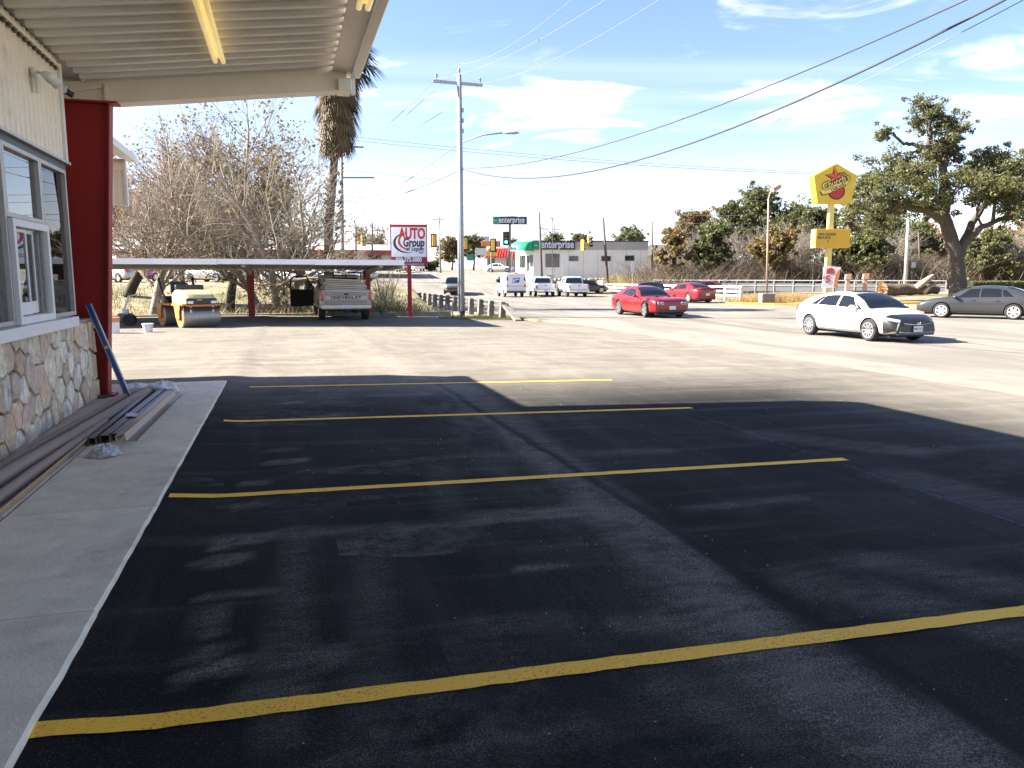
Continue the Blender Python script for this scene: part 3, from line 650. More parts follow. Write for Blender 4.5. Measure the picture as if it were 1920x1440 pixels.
# fluorescent tubes under the canopy
M_TUBE = mat('yellowed_tube', (.85, .66, .25), .35, var=.08, vscale=3, emis=(1, .74, .30, .055))
M_CAP = mat('tube_end', (.14, .07, .03), .5)
def fluoro(label, u, v0, v1, z):
    t = thing('fluorescent_light', label, 'ceiling light', W(u, v0, z), TH, 'fluorescent lights under the canopy')
    mb = MB(); mb.b2(-.05, .05, 0, v1-v0, .045, .10); mb.build('housing', M_TUBE, t, bevel=.006)
    for s in (-1, 1):
        mb = MB(); mb.tube([(s*.045, -.02+i*(v1-v0+.0)/1+.06*i, .02) for i in (0, 1)], .03, 10); mb.build('tube', M_TUBE, t, smooth=True)
    mb = MB(); mb.b2(-.07, .07, -.045, -.02, -.01, .09); mb.build('end_cap', M_CAP, t)
fluoro('yellow twin-tube light in the middle of the canopy ceiling', -.66, 7.4, 10.25, deck_z(-.66)-.13)
fluoro('yellow twin-tube light at the outer edge of the canopy', EO+.10, 5.9, 8.2, 4.29)
# flood light and small camera on the siding
t = thing('flood_light', 'small white twin flood light on the cream siding', 'light', W(BU+.03, 9.25, 3.72), TH)
mb = MB(); mb.lathe([(.05, 0), (.05, .03), (.02, .05)], axis='x', n=14); mb.build('base', M_TRIM, t)
for s in (-1, 1):
    mb = MB(); a = Vector((.05, 0, 0)); b = Vector((.12, s*.07, -.03)); c = Vector((.2, s*.13, -.08)); mb.tube([a, b], .012, 8); mb.tube([b, lerp(b, c, .4), c], [.03, .045, .06], 12); mb.build('lamp_head', M_TRIM, t, smooth=True)
mb = MB(); mb.b2(.02, .05, -.03, .03, -.2, -.05); mb.build('sensor', M_TRIM, t)
t = thing('wall_camera', 'small black camera at the siding corner above the red column', 'camera', W(BU+.05, 10.48, 3.80), TH)
mb = MB(); mb.tube([(0, 0, 0), (.05, .05, -.03)], .035, 10); mb.build('body', BLACKPL, t); mb = MB(); mb.b2(-.05, .01, -.02, .02, -.02, .05); mb.build('bracket', M_TRIM, t)

# ------------------------------------------------------------------ materials stacked on the walk
def wp(px, py, z):                      # pixel -> point on the level plane z
    d = ray(px, py); return Vector((0, 0, EYE))+d*((z-EYE)/d.z)
def local(t, pts): 
    i = t.matrix_world.inverted() if False else None
    return [Vector(p)-t.location for p in pts]
M_TUBEB = mat('brown_cardboard_tube', (.30, .22, .165), .8, var=.14, vscale=5, stretch=(4, 4, .6))
M_TAN = mat('tan_painted_metal', (.42, .315, .225), .45, var=.06, vscale=3)
M_TAN2 = mat('dark_bronze_metal', (.15, .115, .09), .45, var=.08, vscale=3)
M_CARDB = mat('cardboard', (.45, .29, .17), .85, var=.1, vscale=6)
def pipe(label, a, b, r, ext=1.5):
    A = wp(*a, WALK_Z+r); B = wp(*b, WALK_Z+r); d = (A-B).normalized(); A = A+d*ext
    o = bpy.data.objects.new('tube', None); t = MB(); n = 28
    q_ = random.Random(label); k = 14
    ring = []
    L = (A-B).length; x = d.cross(Vector((0, 0, 1))).normalized()
    pts = [lerp(B, A, i/k)+x*.006*sin(i*1.3+q_.random()*6)-B for i in range(k+1)]
    t.tube(pts, r, 18); t.tube([pts[0]-d*.004, pts[0]+d*.002], r*.82, 18, mi=1)
    o2 = t.build('cardboard_tube', [M_TUBEB, DARK], loc=B, smooth=False, auto=40); bpy.data.objects.remove(o)
    return tag(o2, label, 'tube', 'long brown tubes on the walk')
pipe('thin brown tube lying closest to the stone wall', (2, 876), (256, 730), .036)
pipe('thickest brown tube, second from the stone wall', (2, 897), (276, 734), .062)
pipe('dark brown tube beside the cardboard strip', (2, 930), (196, 792), .045)
def channel(label, a, b, wd, ht, z0, m, flip=False, roll=0, grp='metal trim channels on the walk', name='metal_channel', rot=0):
    A = wp(*a, WALK_Z+z0+ht/2); B = wp(*b, WALK_Z+z0+ht/2); d = (B-A).normalized(); r = d.cross(Vector((0, 0, 1))).normalized(); n = r.cross(d); th = .006
    Q = Matrix.Rotation(rot, 3, d); r = Q @ r; n = Q @ n
    mb = MB(); s = -1 if flip else 1
    for (i0, i1, j0, j1) in ((-.5, .5, .5*s-th/ht*s, .5*s), (-.5, -.5+th/wd, -.5, .5), (.5-th/wd, .5, -.5, .5)):
        p = []
        for q_ in (Vector((0, 0, 0)), B-A):
            for i, j in ((i0, j0), (i1, j0), (i1, j1), (i0, j1)): p.append(q_+r*(i*wd)+n*(j*ht))
        mb.add(p, [(0, 1, 2, 3), (7, 6, 5, 4), (0, 4, 5, 1), (1, 5, 6, 2), (2, 6, 7, 3), (3, 7, 4, 0)])
    return tag(mb.build(name, m, loc=A), label, 'metal trim', grp)
channel('dark bronze channel lying against the brown tubes', (172, 828), (287, 733), .07, .075, 0, M_TAN2)
channel('bronze channel with a paper label in the middle of the stack', (196, 824), (306, 734), .085, .085, 0, M_TAN2)
channel('open bronze channel, second from the walk edge', (216, 820), (318, 735), .075, .08, 0, M_TAN2)
channel('pale tan channel on top of the stack nearest the walk edge', (226, 822), (322, 737), .085, .07, .075, M_TAN, rot=R(-14))
channel('flat tan trim strip lowest beside the stack', (247, 826), (332, 742), .10, .012, .0, M_TAN)
# strip of cardboard along the tubes
A = wp(0, 962, WALK_Z+.03); B = wp(163, 826, WALK_Z+.03); d = (A-B).normalized(); A = A+d*1.2; mb = MB(); mb.beam((0, 0, 0), A-B, .012, .075, (.45, .25, .85)); tag(mb.build('cardboard_strip', M_CARDB, loc=B), 'long cardboard strip edge up beside the tubes', 'cardboard')
# paper label and white tape
p = wp(247, 778, WALK_Z+.095); mb = MB(); mb.grid(lambda a, b: (a*.12-.06, b*.22-.11, .006*sin(a*5)+.004*sin(b*7)), 5, 6)
tag(mb.build('paper_label', mat('white_paper', (.62, .64, .68), .8), loc=p, rz=TH+R(8)), 'white paper sheet taped on the bronze channels', 'paper')
def crumple(name, label, p, size, m, seed, flat=.5, n=26):
    q_ = Vector((seed*3.1, seed*1.7, seed*.9)); mb = MB()
    def f(a, b):
        th, ph = a*2*pi, b*pi*.5; r = 1+.35*mnoise.noise(q_+Vector((cos(th)*1.5, sin(th)*1.5, ph*1.4)))+.16*mnoise.noise(q_+Vector((cos(th)*5, sin(th)*5, ph*5)))
        r += .07*mnoise.noise(q_+Vector((cos(th)*12, sin(th)*12, ph*11)))
        return (size[0]*r*cos(th)*cos(ph), size[1]*r*sin(th)*cos(ph), max(.002, size[2]*(sin(ph)*r+flat*.1*mnoise.noise(q_+Vector((th*2, ph*4, 0))))))
    mb.grid(f, n, 12)
    return tag(mb.build(name, m, loc=p, rz=TH), label, 'plastic')
M_POLY = mat('clear_polythene', (.62, .64, .66), .25, spec=.7); M_POLY.node_tree.nodes['Principled BSDF'].inputs['Transmission Weight'].default_value = .35
M_POLYW = mat('white_polythene', (.66, .66, .68), .4, var=.1, vscale=10)
crumple('plastic_bag', 'crumpled clear plastic bag on the walk below the channels', wp(197, 852, WALK_Z+.004), (.13, .16, .085), M_POLY, 1)
crumple('plastic_wrap', 'white plastic wrap bunched over the far channel ends', wp(303, 733, WALK_Z+.03), (.21, .14, .13), M_POLYW, 2)
crumple('plastic_wrap', 'torn white plastic at the far end of the tubes', wp(252, 728, WALK_Z+.02), (.17, .12, .07), M_POLYW, 3)
p = wp(190, 744, WALK_Z+.02); mb = MB(); mb.box((0, 0, 0), (.13, .06, .04)); tag(mb.build('wood_block', M_CARDB if False else mat('dirty_wood', (.08, .06, .045), .9), loc=p, rz=.5, bevel=.006), 'small dark wood block at the foot of the red column', 'wood block')
# the blue level propped against the column
t = thing('spirit_level', 'long blue and grey level leaning on the red column', 'level', wp(242, 747, WALK_Z), 0)
top = at(166, 571, 10.02)-t.location; mb = MB(); mb.beam((0, 0, 0), top, .05, .022, (0, -1, .2)); mb.build('web', mat('blue_paint', (.035, .08, .27), .4), t)
dn = top.normalized(); sd = dn.cross(Vector((0, -1, .2))).normalized()
for s in (-1, 1): mb = MB(); mb.beam(sd*s*.03, top+sd*s*.03, .012, .036, (0, -1, .2)); mb.build('rail', mat('grey_rail', (.30, .33, .36), .4, .5), t)
mb = MB(); mb.lathe([(.022, -.02), (.022, .02)], top*.55, 'y', 12); mb.build('vial', mat('vial', (.5, .55, .2), .2), t)
# ------------------------------------------------------------------ vehicles
def smooth_tab(tab):
    def f(x):
        if x <= tab[0][0]: return tab[0][1]
        if x >= tab[-1][0]: return tab[-1][1]
        for i in range(len(tab)-1):
            (a, b), (c, d) = tab[i], tab[i+1]
            if x <= c:
                def sl(j):
                    if j <= 0 or j >= len(tab)-1: return 0
                    s0 = (tab[j][1]-tab[j-1][1])/(tab[j][0]-tab[j-1][0]); s1 = (tab[j+1][1]-tab[j][1])/(tab[j+1][0]-tab[j][0])
                    return 0 if s0*s1 <= 0 else 2*s0*s1/(s0+s1)
                h = c-a; t = (x-a)/h; m0, m1 = sl(i)*h, sl(i+1)*h
                return (2*t**3-3*t*t+1)*b+(t**3-2*t*t+t)*m0+(-2*t**3+3*t*t)*d+(t**3-t*t)*m1
    return f
def paint_mat(name, c, rough=.3, coat=.5, metal=0): return mat('paint_'+name, c, rough, metal, coat=coat, var=.04, vscale=1.2)
WHEELS = {}
def wheel_meshes(r, wd, spokes, rimm, style='alloy'):
    key = (round(r, 3), wd, spokes, rimm.name)
    if key in WHEELS: return WHEELS[key]
    mb = MB(); rr = r*.70; prof = [(rr, -wd/2+.012), (rr+.02, -wd/2), (r-.035, -wd/2), (r-.008, -wd/2+.025), (r, -wd/2+.05), (r, wd/2-.05), (r-.008, wd/2-.025), (r-.035, wd/2), (rr+.02, wd/2), (rr, wd/2-.012)]
    mb.lathe(prof, axis='y', n=28); ty = mb.mesh('tyre', RUBBER); sharpen(ty, 40)
    mb = MB(); o = wd/2
    ring = [(rr+.004, o-.004), (rr+.004, o+.003), (rr-.022, o+.003), (rr-.026, o-.03), (rr-.03, o-.06)]; n = 28; b = len(mb.v)
    for rad, h in ring:
        for j in range(n): a = 2*pi*j/n; mb.v.append((rad*cos(a), h, rad*sin(a)))
    for i in range(len(ring)-1):
        for j in range(n): j2 = (j+1) % n; mb.f.append((b+i*n+j, b+i*n+j2, b+(i+1)*n+j2, b+(i+1)*n+j)); mb.m.append(0)
    mb.lathe([(rr-.02, o-.075), (rr-.02, o-.07)], axis='y', n=20, mi=1)
    mb.lathe([(.055, o-.07), (.05, o-.012), (.02, o-.008)], axis='y', n=14)
    for k in range(spokes):
        a = 2*pi*k/spokes; ca, sa = cos(a), sin(a); w0, w1 = (.045, .035) if spokes < 8 else (.022, .018)
        w0 *= r/.32; w1 *= r/.32
        if spokes == 5: w0, w1 = .05, .085
        p = []
        for h in (o-.035, o-.010):
            for rad, hw in ((.03, w0), (rr-.015, w1)):
                for s in (-1, 1): p.append((rad*ca-s*hw*sa, h, rad*sa+s*hw*ca))
        mb.add(p, [(0, 1, 3, 2), (4, 6, 7, 5), (0, 2, 6, 4), (1, 5, 7, 3), (0, 4, 5, 1), (2, 3, 7, 6)])
    ri = mb.mesh('rim', [rimm, DARK]); WHEELS[key] = (ty, ri); return ty, ri
def add_wheels(t, xs, track, r, wd=.2, spokes=10, rimm=ALLOY):
    ty, ri = wheel_meshes(r, wd, spokes, rimm)
    for x in xs:
        for s in (1, -1):
            o = bpy.data.objects.new('wheel', ty); COL.objects.link(o); o.parent = t; o.location = (x, s*track, r)
            if s < 0: o.rotation_euler.z = pi
            c = bpy.data.objects.new('rim', ri); COL.objects.link(c); c.parent = o
def carve(mb, mats, name, cutters, parent, sub=1):
    ob = bpy.data.objects.new(name, mb.mesh(name, mats, True)); COL.objects.link(ob)
    if sub: m = ob.modifiers.new('s', 'SUBSURF'); m.levels = sub; m.render_levels = sub
    tmp = []
    for c in cutters:
        co = bpy.data.objects.new('c', c.mesh('c', mats)); COL.objects.link(co); tmp.append(co)
        m = ob.modifiers.new('b', 'BOOLEAN'); m.object = co; m.operation = 'DIFFERENCE'; m.solver = 'EXACT'
    dg = bpy.context.evaluated_depsgraph_get(); dg.update()
    me = bpy.data.meshes.new_from_object(ob.evaluated_get(dg)); me.name = name
    ob.modifiers.clear(); old = ob.data; ob.data = me; bpy.data.meshes.remove(old)
    for c in tmp: d = c.data; bpy.data.objects.remove(c); bpy.data.meshes.remove(d)
    sharpen(me, 38); ob.parent = parent
    return ob
M_HEAD = mat('headlight_lens', (.55, .57, .6), .08, coat=1); M_TAIL = mat('tail_light_red', (.42, .012, .012), .15, coat=1); M_AMBER = mat('amber_lens', (.7, .22, .02), .2); M_PLATE = mat('plate_white', (.66, .68, .70), .5); M_GREYT = mat('plate_ink', (.08, .09, .16), .6)
class Car:
    """x forward, y left, z up; origin on the ground under the middle"""
    def __init__(s, label, loc, heading, paint, L=4.55, Wd=1.76, top=None, shoulder=None, plan=None, bot=.2, cab=None, roof=1.43, wb=2.67, fo=.9, r=.32, spokes=10, rimm=ALLOY, cat='car', group=None, name='car', belt_in=.93, roof_w=.62, detail=True, z=None, glass=CARGLASS):
        loc = Vector(loc); loc.z = (gz(loc)+.006) if z is None else z
        s.t = thing(name, label, cat, loc, heading, group); s.L, s.Wd, s.paint = L, Wd, paint
        h = L/2; s.h = h
        s.top = smooth_tab(top); s.sh = smooth_tab(shoulder); s.plan = smooth_tab(plan or [(-h, .70), (-h+.10, .84), (-h+.35, .95), (-h+.9, .99), (0, 1), (h-1.0, .985), (h-.45, .93), (h-.15, .82), (h, .64)])
        s.bot = bot if callable(bot) else (lambda x: bot+.10*sst(h-.5, h, x)+.12*sst(h-.45, h, -x))
        xf = h-fo; xr = xf-wb; s.xf, s.xr, s.r = xf, xr, r
        xs = sorted(set([-h, -h+.05, -h+.15, -h+.32, -h+.55, h-.55, h-.32, h-.15, h-.05, h]+[lerp(-h+.55, h-.55, i/13) for i in range(14)]))
        mb = MB(); K = None
        for x in xs:
            sec = s.section(x); K = len(sec); mb.v += [(x, y, z_) for y, z_ in sec]
        for i in range(len(xs)-1):
            for j in range(K): j2 = (j+1) % K; mb.f.append((i*K+j, i*K+j2, (i+1)*K+j2, (i+1)*K+j)); mb.m.append(0)
        mb.f.append(tuple(range(K))); mb.f.append(tuple((len(xs)-1)*K+j for j in range(K))[::-1]); mb.m += [0, 0]
        cut = []
        for x in (xf, xr):
            for sg in (1, -1):
                c = MB(); y1 = sg*(Wd/2+.2); y0 = sg*(Wd/2-.27); c.lathe([(r*1.13, min(y0, y1)), (r*1.13, max(y0, y1))], (x, 0, r*1.02), 'y', 26, mi=1); cut.append(c)
        s.body = carve(mb, [paint, DARK], 'body', cut, s.t)
        mb = MB(); mb.b2(-h+.35, h-.35, -Wd/2+.28, Wd/2-.28, s.bot(0)-.05, s.bot(0)+.1); mb.build('underbody', DARK, s.t)
        add_wheels(s.t, (xf, xr), Wd/2-.115, r, .21, spokes, rimm)
        s.cab = cab; s.roof = roof; s.bi = belt_in; s.rw = roof_w
        xbf, xtf, xtr, xbr = cab
        s.prof = smooth_tab([(xbr-.02, s.top(xbr)-.03), (xbr+.12*(xtr-xbr), lerp(s.top(xbr), roof, .16)), (lerp(xbr, xtr, .55), lerp(s.top(xbr), roof, .66)), (xtr, roof-.045), (lerp(xtr, xtf, .5), roof), (xtf, roof-.05), (lerp(xbf, xtf, .5), lerp(s.top(xbf), roof, .53)), (xbf+.02, s.top(xbf)-.03)])
        if cab[0] > cab[1]:
            mb = MB(); nx, nt_ = 40, 30
            def f(a, b):
                x = lerp(xbr, xbf, a); return s.cabpt(x, b)
            mb.grid(f, nx, nt_); mb.build('cabin', paint, s.t, smooth=True)
            s.glass(glass)
    def section(s, x):
        w_ = s.Wd/2*s.plan(x); zt, zs, zb = s.top(x), s.sh(x), s.bot(x); zs = min(zs, zt-.015)
        half = [(0, zb), (.78*w_, zb), (.93*w_, zb+.045), (.985*w_, lerp(zb, zs, .28)), (w_, lerp(zb, zs, .62)), (.985*w_, lerp(zb, zs, .88)), (.945*w_, zs+.0), (.80*w_, lerp(zs, zt, .68)), (.42*w_, zt-.004), (0, zt)]
        return half+[(-y, z) for y, z in half[-2:0:-1]]
    def side_y(s, x, z):
        w_ = s.Wd/2*s.plan(x); zs, zb = s.sh(x), s.bot(x); t = (z-zb)/(zs-zb)
        return w_*interp([(0, .90), (.1, .95), (.28, .985), (.62, 1), (.88, .985), (1, .95), (1.3, .86)], t)
    def edge(s, x):                       # roof edge and belt of the cabin section
        zt = s.prof(x); zb = s.sh(x)-.01; wb_ = s.Wd/2*s.plan(x)*s.bi; k = clamp((zt-zb)/(s.roof-zb)); we = lerp(wb_*.95, s.Wd/2*s.rw, k**.8); dr = .07*k+.004
        return wb_, zb, we, max(zt-dr, zb+.002), zt
    def cabpt(s, x, b):                   # b: 0 left belt .. 1 right belt
        wb_, zb, we, ze, zt = s.edge(x); t = abs(b-.5)*2; sg = 1 if b < .5 else -1
        if t > .52:
            k = (t-.52)/.48; k = 1-k; y = lerp(wb_, we, k)+.03*sin(pi*k)*clamp((ze-zb)/.3); z = lerp(zb, ze, k)
        else:
            k = t/.52; y = we*sin(k*pi/2)**.9 if k > 0 else 0; z = ze+(zt-ze)*cos(k*pi/2)
        return (x, sg*y, z)
    def side(s, x, k, sg, off=.008):
        wb_, zb, we, ze, zt = s.edge(x); y = lerp(wb_, we, k)+.03*sin(pi*k)*clamp((ze-zb)/.3); return (x, sg*(y+off), lerp(zb, ze, k)+off*.3)
    def patch(s, name, bf, tf, br, tr, k0, k1, m, off=.008, n=(8, 5)):
        for sg in (1, -1):
            mb = MB(); mb.grid(lambda a, b: s.side(lerp(lerp(bf, br, a), lerp(tf, tr, a), b), lerp(k0, k1, b), sg, off), *n); mb.build(name, m, s.t, smooth=True)
    def glass(s, m):
        xbf, xtf, xtr, xbr = s.cab
        for name, xa, xb_ in (('windshield', lerp(xbf, xtf, .06), lerp(xbf, xtf, .97)), ('rear_window', lerp(xbr, xtr, .12), lerp(xbr, xtr, .95))):
            mb = MB()
            def f(a, b, xa=xa, xb_=xb_, fr=(name == 'windshield')):
                x = lerp(xa, xb_, a); wb_, zb, we, ze, zt = s.edge(x); lim = .90*(1-.0*a); bb = .5+(b-.5)*.52*lim*2*.96
                t = abs(bb-.5)*2/.52; y = we*sin(min(t, 1)*pi/2)**.9 if t > 0 else 0; z = ze+(zt-ze)*cos(min(t, 1)*pi/2)
                return (x+(.012 if fr else -.012), (1 if bb < .5 else -1)*y, z+.010)
            mb.grid(f, 10, 14); mb.build(name, m, s.t, smooth=True)
    def side_poly(s, name, pts, m, off=.006, both=True, depth=0):
        for sg in ((1, -1) if both else (1,)):
            mb = MB(); vs = [(x, sg*(s.side_y(x, z)+off), z) for x, z in pts]; mb.add(vs, [tuple(range(len(vs)))]); 
            vs2 = [(x, sg*(s.side_y(x, z)-.01), z) for x, z in pts]; k = len(pts)
            mb.add(vs+vs2, [(i, (i+1) % k, k+(i+1) % k, k+i) for i in range(k)]); mb.build(name, m, s.t)
    def line(s, pts, wd=.012, name='door_seam', m=None):
        m = m or DARK
        for sg in (1, -1):
            mb = MB(); mb.tube([(x, sg*(s.side_y(x, z)-.001), z) for x, z in pts], wd/2, 5); mb.build(name, m, s.t)
    def front(s, name, poly, m, x=None, d=.03, bulge=0, curve=.0):
        x = s.h if x is None else x; mb = MB(); sg = 1 if x > 0 else -1
        mb.prism(poly, lambda p, k: (x+sg*(d*.5 if k else -d)-sg*curve*p[0]*p[0], p[0], p[1])); return mb.build(name, m, s.t, bevel=.006)
    def pair(s, name, poly, m, **k):
        s.front(name, poly, m, **k); s.front(name, [(-y, z) for y, z in poly][::-1], m, **k)
    def corner(s, name, x0, x1, z0, z1, m, y_in=.45, off=.012, zt0=None, zt1=None, both=(1, -1)):
        # a lamp that wraps round a corner of the body
        for sg in both:
            mb = MB(); n = 7
            def f(a, b):
                x = lerp(x0, x1, a); z = lerp(lerp(z0, zt0 if zt0 is not None else z0, 1-a), lerp(z1, zt1 if zt1 is not None else z1, 1-a), b)
                return (x+(off if x > 0 else -off)*a, sg*(s.side_y(x, z)+off), z)
            mb.grid(f, n, 4)
            mb.build(name, m, s.t, smooth=True)
    def mirror(s, x, z, m):
        for sg in (1, -1):
            mb = MB(); y = s.Wd/2*.93; mb.tube([(x-.0, sg*(y-.02), z), (x-.02, sg*(y+.07), z+.03), (x-.02, sg*(y+.10), z+.035), (x-.03, sg*(y+.2), z+.04), (x-.03, sg*(y+.23), z+.04)], [.03, .045, .085, .08, .04], 10)
            mb.v = [(a if True else a, b, z+.04+(c-z-.04)*.8) for a, b, c in mb.v]; mb.build('mirror', m, s.t, smooth=True)
    def handles(s, xs, z, m):
        for x in xs:
            for sg in (1, -1): mb = MB(); y = s.side_y(x, z); mb.box((x, sg*(y+.012), z), (.17, .03, .03)); mb.build('door_handle', m, s.t, bevel=.008)
    def plate(s, x, z, txt=None, wd=.32, ht=.16):
        sg = 1 if x > 0 else -1; mb = MB(); mb.b2(x-.006, x+.006, -wd/2, wd/2, z-ht/2, z+ht/2); o = mb.build('number_plate', M_PLATE, s.t)
        if txt: text(txt, .085, M_GREYT, o, kind='stuff', M4=Matrix.Translation((x+sg*.009, 0, z)) @ Matrix.Rotation(sg*pi/2, 4, 'Z') @ FACE, ext=.001, bold=.002)

HV = TH-pi/2           # heading of traffic coming down the street towards the viewer (along -v)
HA = TH+pi/2           # heading of traffic going away
def sedan_tabs(L, nose=.62, hood=.86, cowl=.96, deck=1.02, tail=.92, belt=.93):
    h = L/2
    top = [(-h, tail-.22), (-h+.06, tail-.02), (-h+.22, tail+.06), (-h+.75, deck), (-h+1.2, deck), (0, cowl+.02), (h-1.35, cowl), (h-.75, hood+.02), (h-.3, hood-.08), (h-.08, nose+.06), (h, nose-.06)]
    sh = [(-h, tail-.30), (-h+.1, tail-.10), (-h+.5, belt-.03), (-h+1.2, belt), (0, belt-.03), (h-1.3, belt-.06), (h-.7, hood-.06), (h-.3, hood-.16), (h, nose-.14)]
    return top, sh
# --- white sedan with a black nose mask
WHITE = paint_mat('white', (.80, .80, .79)); RED = paint_mat('bright_red', (.25, .0035, .006)); DRED = paint_mat('dark_red', (.20, .005, .008)); GREY = paint_mat('dark_grey', (.042, .042, .044), .3, .7, .35); SILV = paint_mat('silver', (.42, .43, .44), .32, .7, .4); BLACK = paint_mat('black', (.012, .012, .014), .22, .9); BLUE = paint_mat('dark_blue', (.03, .05, .12)); TANP = paint_mat('tan', (.38, .30, .22))
fw, rw_ = ground(1625, 640), ground(1513, 628); ctr_left = (fw+rw_)/2; nrm = Vector((cos(TH), sin(TH), 0))
civ_loc = ctr_left+nrm*(1.76/2)
L = 4.56; h = L/2
top = [(-h, .72), (-h+.05, .98), (-h+.2, 1.06), (-h+.55, 1.08), (-h+1.0, 1.06), (0, .98), (h-1.15, .97), (h-.8, .90), (h-.38, .78), (h-.1, .66), (h, .54)]
sh = [(-h, .62), (-h+.1, .86), (-h+.5, .95), (-h+1.2, .955), (0, .93), (h-1.2, .885), (h-.75, .80), (h-.35, .69), (h, .48)]
c = Car('white sedan with black front mask driving nearest on the street', civ_loc, HV, WHITE, L, 1.76, top, sh, cab=(h-1.02, h-1.95, -h+1.35, -h+.32), roof=1.43, wb=2.67, fo=.93, r=.325, spokes=10, rimm=mat('machined_alloy', (.42, .42, .44), .35, .7), roof_w=.60, z=ctr_left.z+.006)
xf, xr = c.xf, c.xr
c.patch('front_side_window', h-1.42, h-1.90, -.05, -.10, .10, .90, CARGLASS); c.patch('quarter_glass', h-1.18, h-1.50, h-1.40, h-1.62, .10, .50, CARGLASS)
c.patch('rear_side_window', -.14, -.18, -1.02, -.82, .11, .88, CARGLASS); c.patch('rear_quarter_glass', -1.06, -.86, -1.38, -1.0, .14, .80, CARGLASS)
c.line([(1.02, .30), (1.00, .60), (.92, .86)]); c.line([(-.10, .28), (-.10, .60), (-.09, .92)]); c.line([(-1.02, .50), (-1.0, .70), (-1.05, .92)])
c.line([(1.0, .29), (0, .27), (-.98, .30)], .014)
c.mirror(.78, .93, WHITE); c.handles((.12, -.85), .80, WHITE)
# black vinyl mask over the nose, lamps cut through it
mask = MB()
for i in range(8):
    for j in range(20):
        x = lerp(h-.42, h, i/7); sec = c.section(x); K = len(sec); f = 2+(j/19)*(K-4); k0 = int(f); t_ = f-k0; a, b = sec[k0 % K], sec[(k0+1) % K]
        mask.v.append((x+.014, lerp(a[0], b[0], t_)*1.018, lerp(a[1], b[1], t_)+.012*(1 if f > 5 and f < K-5 else 0)))
for i in range(7):
    for j in range(19): a = i*20+j; mask.f.append((a, a+20, a+21, a+1)); mask.m.append(0)
capv = [(h+.0145, y*1.018, z) for y, z in c.section(h)]; mask.add(capv, [tuple(range(len(capv)))])
M_MASK = mat('black_vinyl_mask', (.014, .014, .016), .38, coat=.3); mask.build('front_mask', M_MASK, c.t, smooth=True)
c.front('bumper_face', [(-.62, .22), (.62, .22), (.66, .36), (.58, .60), (-.58, .60), (-.66, .36)], M_MASK, x=h, d=.045, curve=.10)
c.corner('headlight', h-.46, h-.06, .575, .665, mat('smoked_headlight', (.26, .28, .31), .08, coat=1), off=.030, zt0=.70, zt1=.735)
c.corner('turn_lamp', h-.54, h-.45, .69, .73, M_AMBER, off=.028)
c.front('grille', [(-.42, .52), (.42, .52), (.46, .60), (-.46, .60)], BLACKPL, x=h, d=.07, curve=.10)
mb = MB(); mb.tube([(h+.055-.1*y*y, y, .575-.05*cos(y*2.6)) for y in [k*.1-.5 for k in range(11)]], .012, 6); mb.build('grille_bar', CHROME, c.t)
mb = MB(); mb.tube([(h+.04-.1*y*y, y, .325-.04*cos(y*2.2)) for y in [k*.12-.6 for k in range(11)]], .012, 6); mb.build('lower_bar', CHROME, c.t)
mb = MB(); e = h+.062
for y in (-.042, .042): mb.beam((e, y*1.15, .59), (e, y*.75, .505), .014, .016, (1, 0, 0))
mb.beam((e, -.04, .55), (e, .04, .55), .014, .014, (1, 0, 0)); mb.build('badge', CHROME, c.t)
c.plate(h+.05, .40, 'CWK 1C21'); c.pair('fog_lamp', [(.50, .29), (.58, .29), (.58, .36), (.50, .36)], M_HEAD, x=h-.02, d=.04, curve=.05)
c.corner('tail_light', -h+.30, -h+.04, .80, .98, M_TAIL, off=.012)
mb = MB(); mb.grid(lambda a, b: (lerp(-.45, .25, a), lerp(-.38, .38, b), c.prof(lerp(-.45, .25, a))+.006), 4, 4); mb.build('sunroof', CARGLASS, c.t)

# --- bright red two-door muscle car
fw, rw_ = ground(1205, 595), ground(1157, 590); ctr = (fw+rw_)/2+nrm*.96
L = 5.02; h = L/2
top = [(-h, .80), (-h+.05, .99), (-h+.2, 1.06), (-h+.7, 1.06), (-h+1.2, 1.04), (0, .99), (h-1.5, .985), (h-.9, .95), (h-.3, .90), (h-.06, .84), (h, .76)]
sh = [(-h, .74), (-h+.1, .90), (-h+.6, .985), (-h+1.3, .965), (0, .91), (h-1.3, .92), (h-.6, .88), (h-.2, .82), (h, .72)]
pl = [(-h, .80), (-h+.10, .90), (-h+.5, .985), (-h+1.1, 1), (0, .965), (h-1.0, 1), (h-.35, .975), (h-.10, .91), (h, .84)]
c = Car('bright red two-door coupe approaching in the street', ctr, HV, RED, L, 1.92, top, sh, pl, cab=(h-1.62, h-2.55, -h+1.35, -h+.62), roof=1.45, wb=2.95, fo=.92, r=.36, spokes=5, roof_w=.60, z=ctr.z+.006, bot=.17)
c.patch('side_window', h-1.86, h-2.52, -.62, -.58, .10, .88, CARGLASS); c.patch('rear_quarter_glass', -.68, -.63, -1.15, -.92, .16, .82, CARGLASS)
c.line([(1.05, .27), (1.02, .60), (1.0, .86)]); c.line([(-.62, .28), (-.60, .62), (-.64, .90)]); c.line([(1.03, .26), (-.6, .27)], .014)
c.mirror(.72, .93, RED); c.handles((-.42,), .80, RED)
c.front('grille', [(-.80, .60), (.80, .60), (.82, .75), (-.82, .75)], BLACKPL, d=.05, curve=.06)
for y in (.50, .68):
    for sg in (1, -1):
        mb = MB(); mb.lathe([(.072, 0), (.072, .02), (.052, .03)], (h+.022-.06*y*y, sg*y, .675), 'x', 16); mb.build('headlight', M_HEAD, c.t)
        mb = MB(); mb.lathe([(.04, .0), (.04, .034)], (h+.022-.06*y*y, sg*y, .675), 'x', 12); mb.build('lamp_core', BLACKPL, c.t)
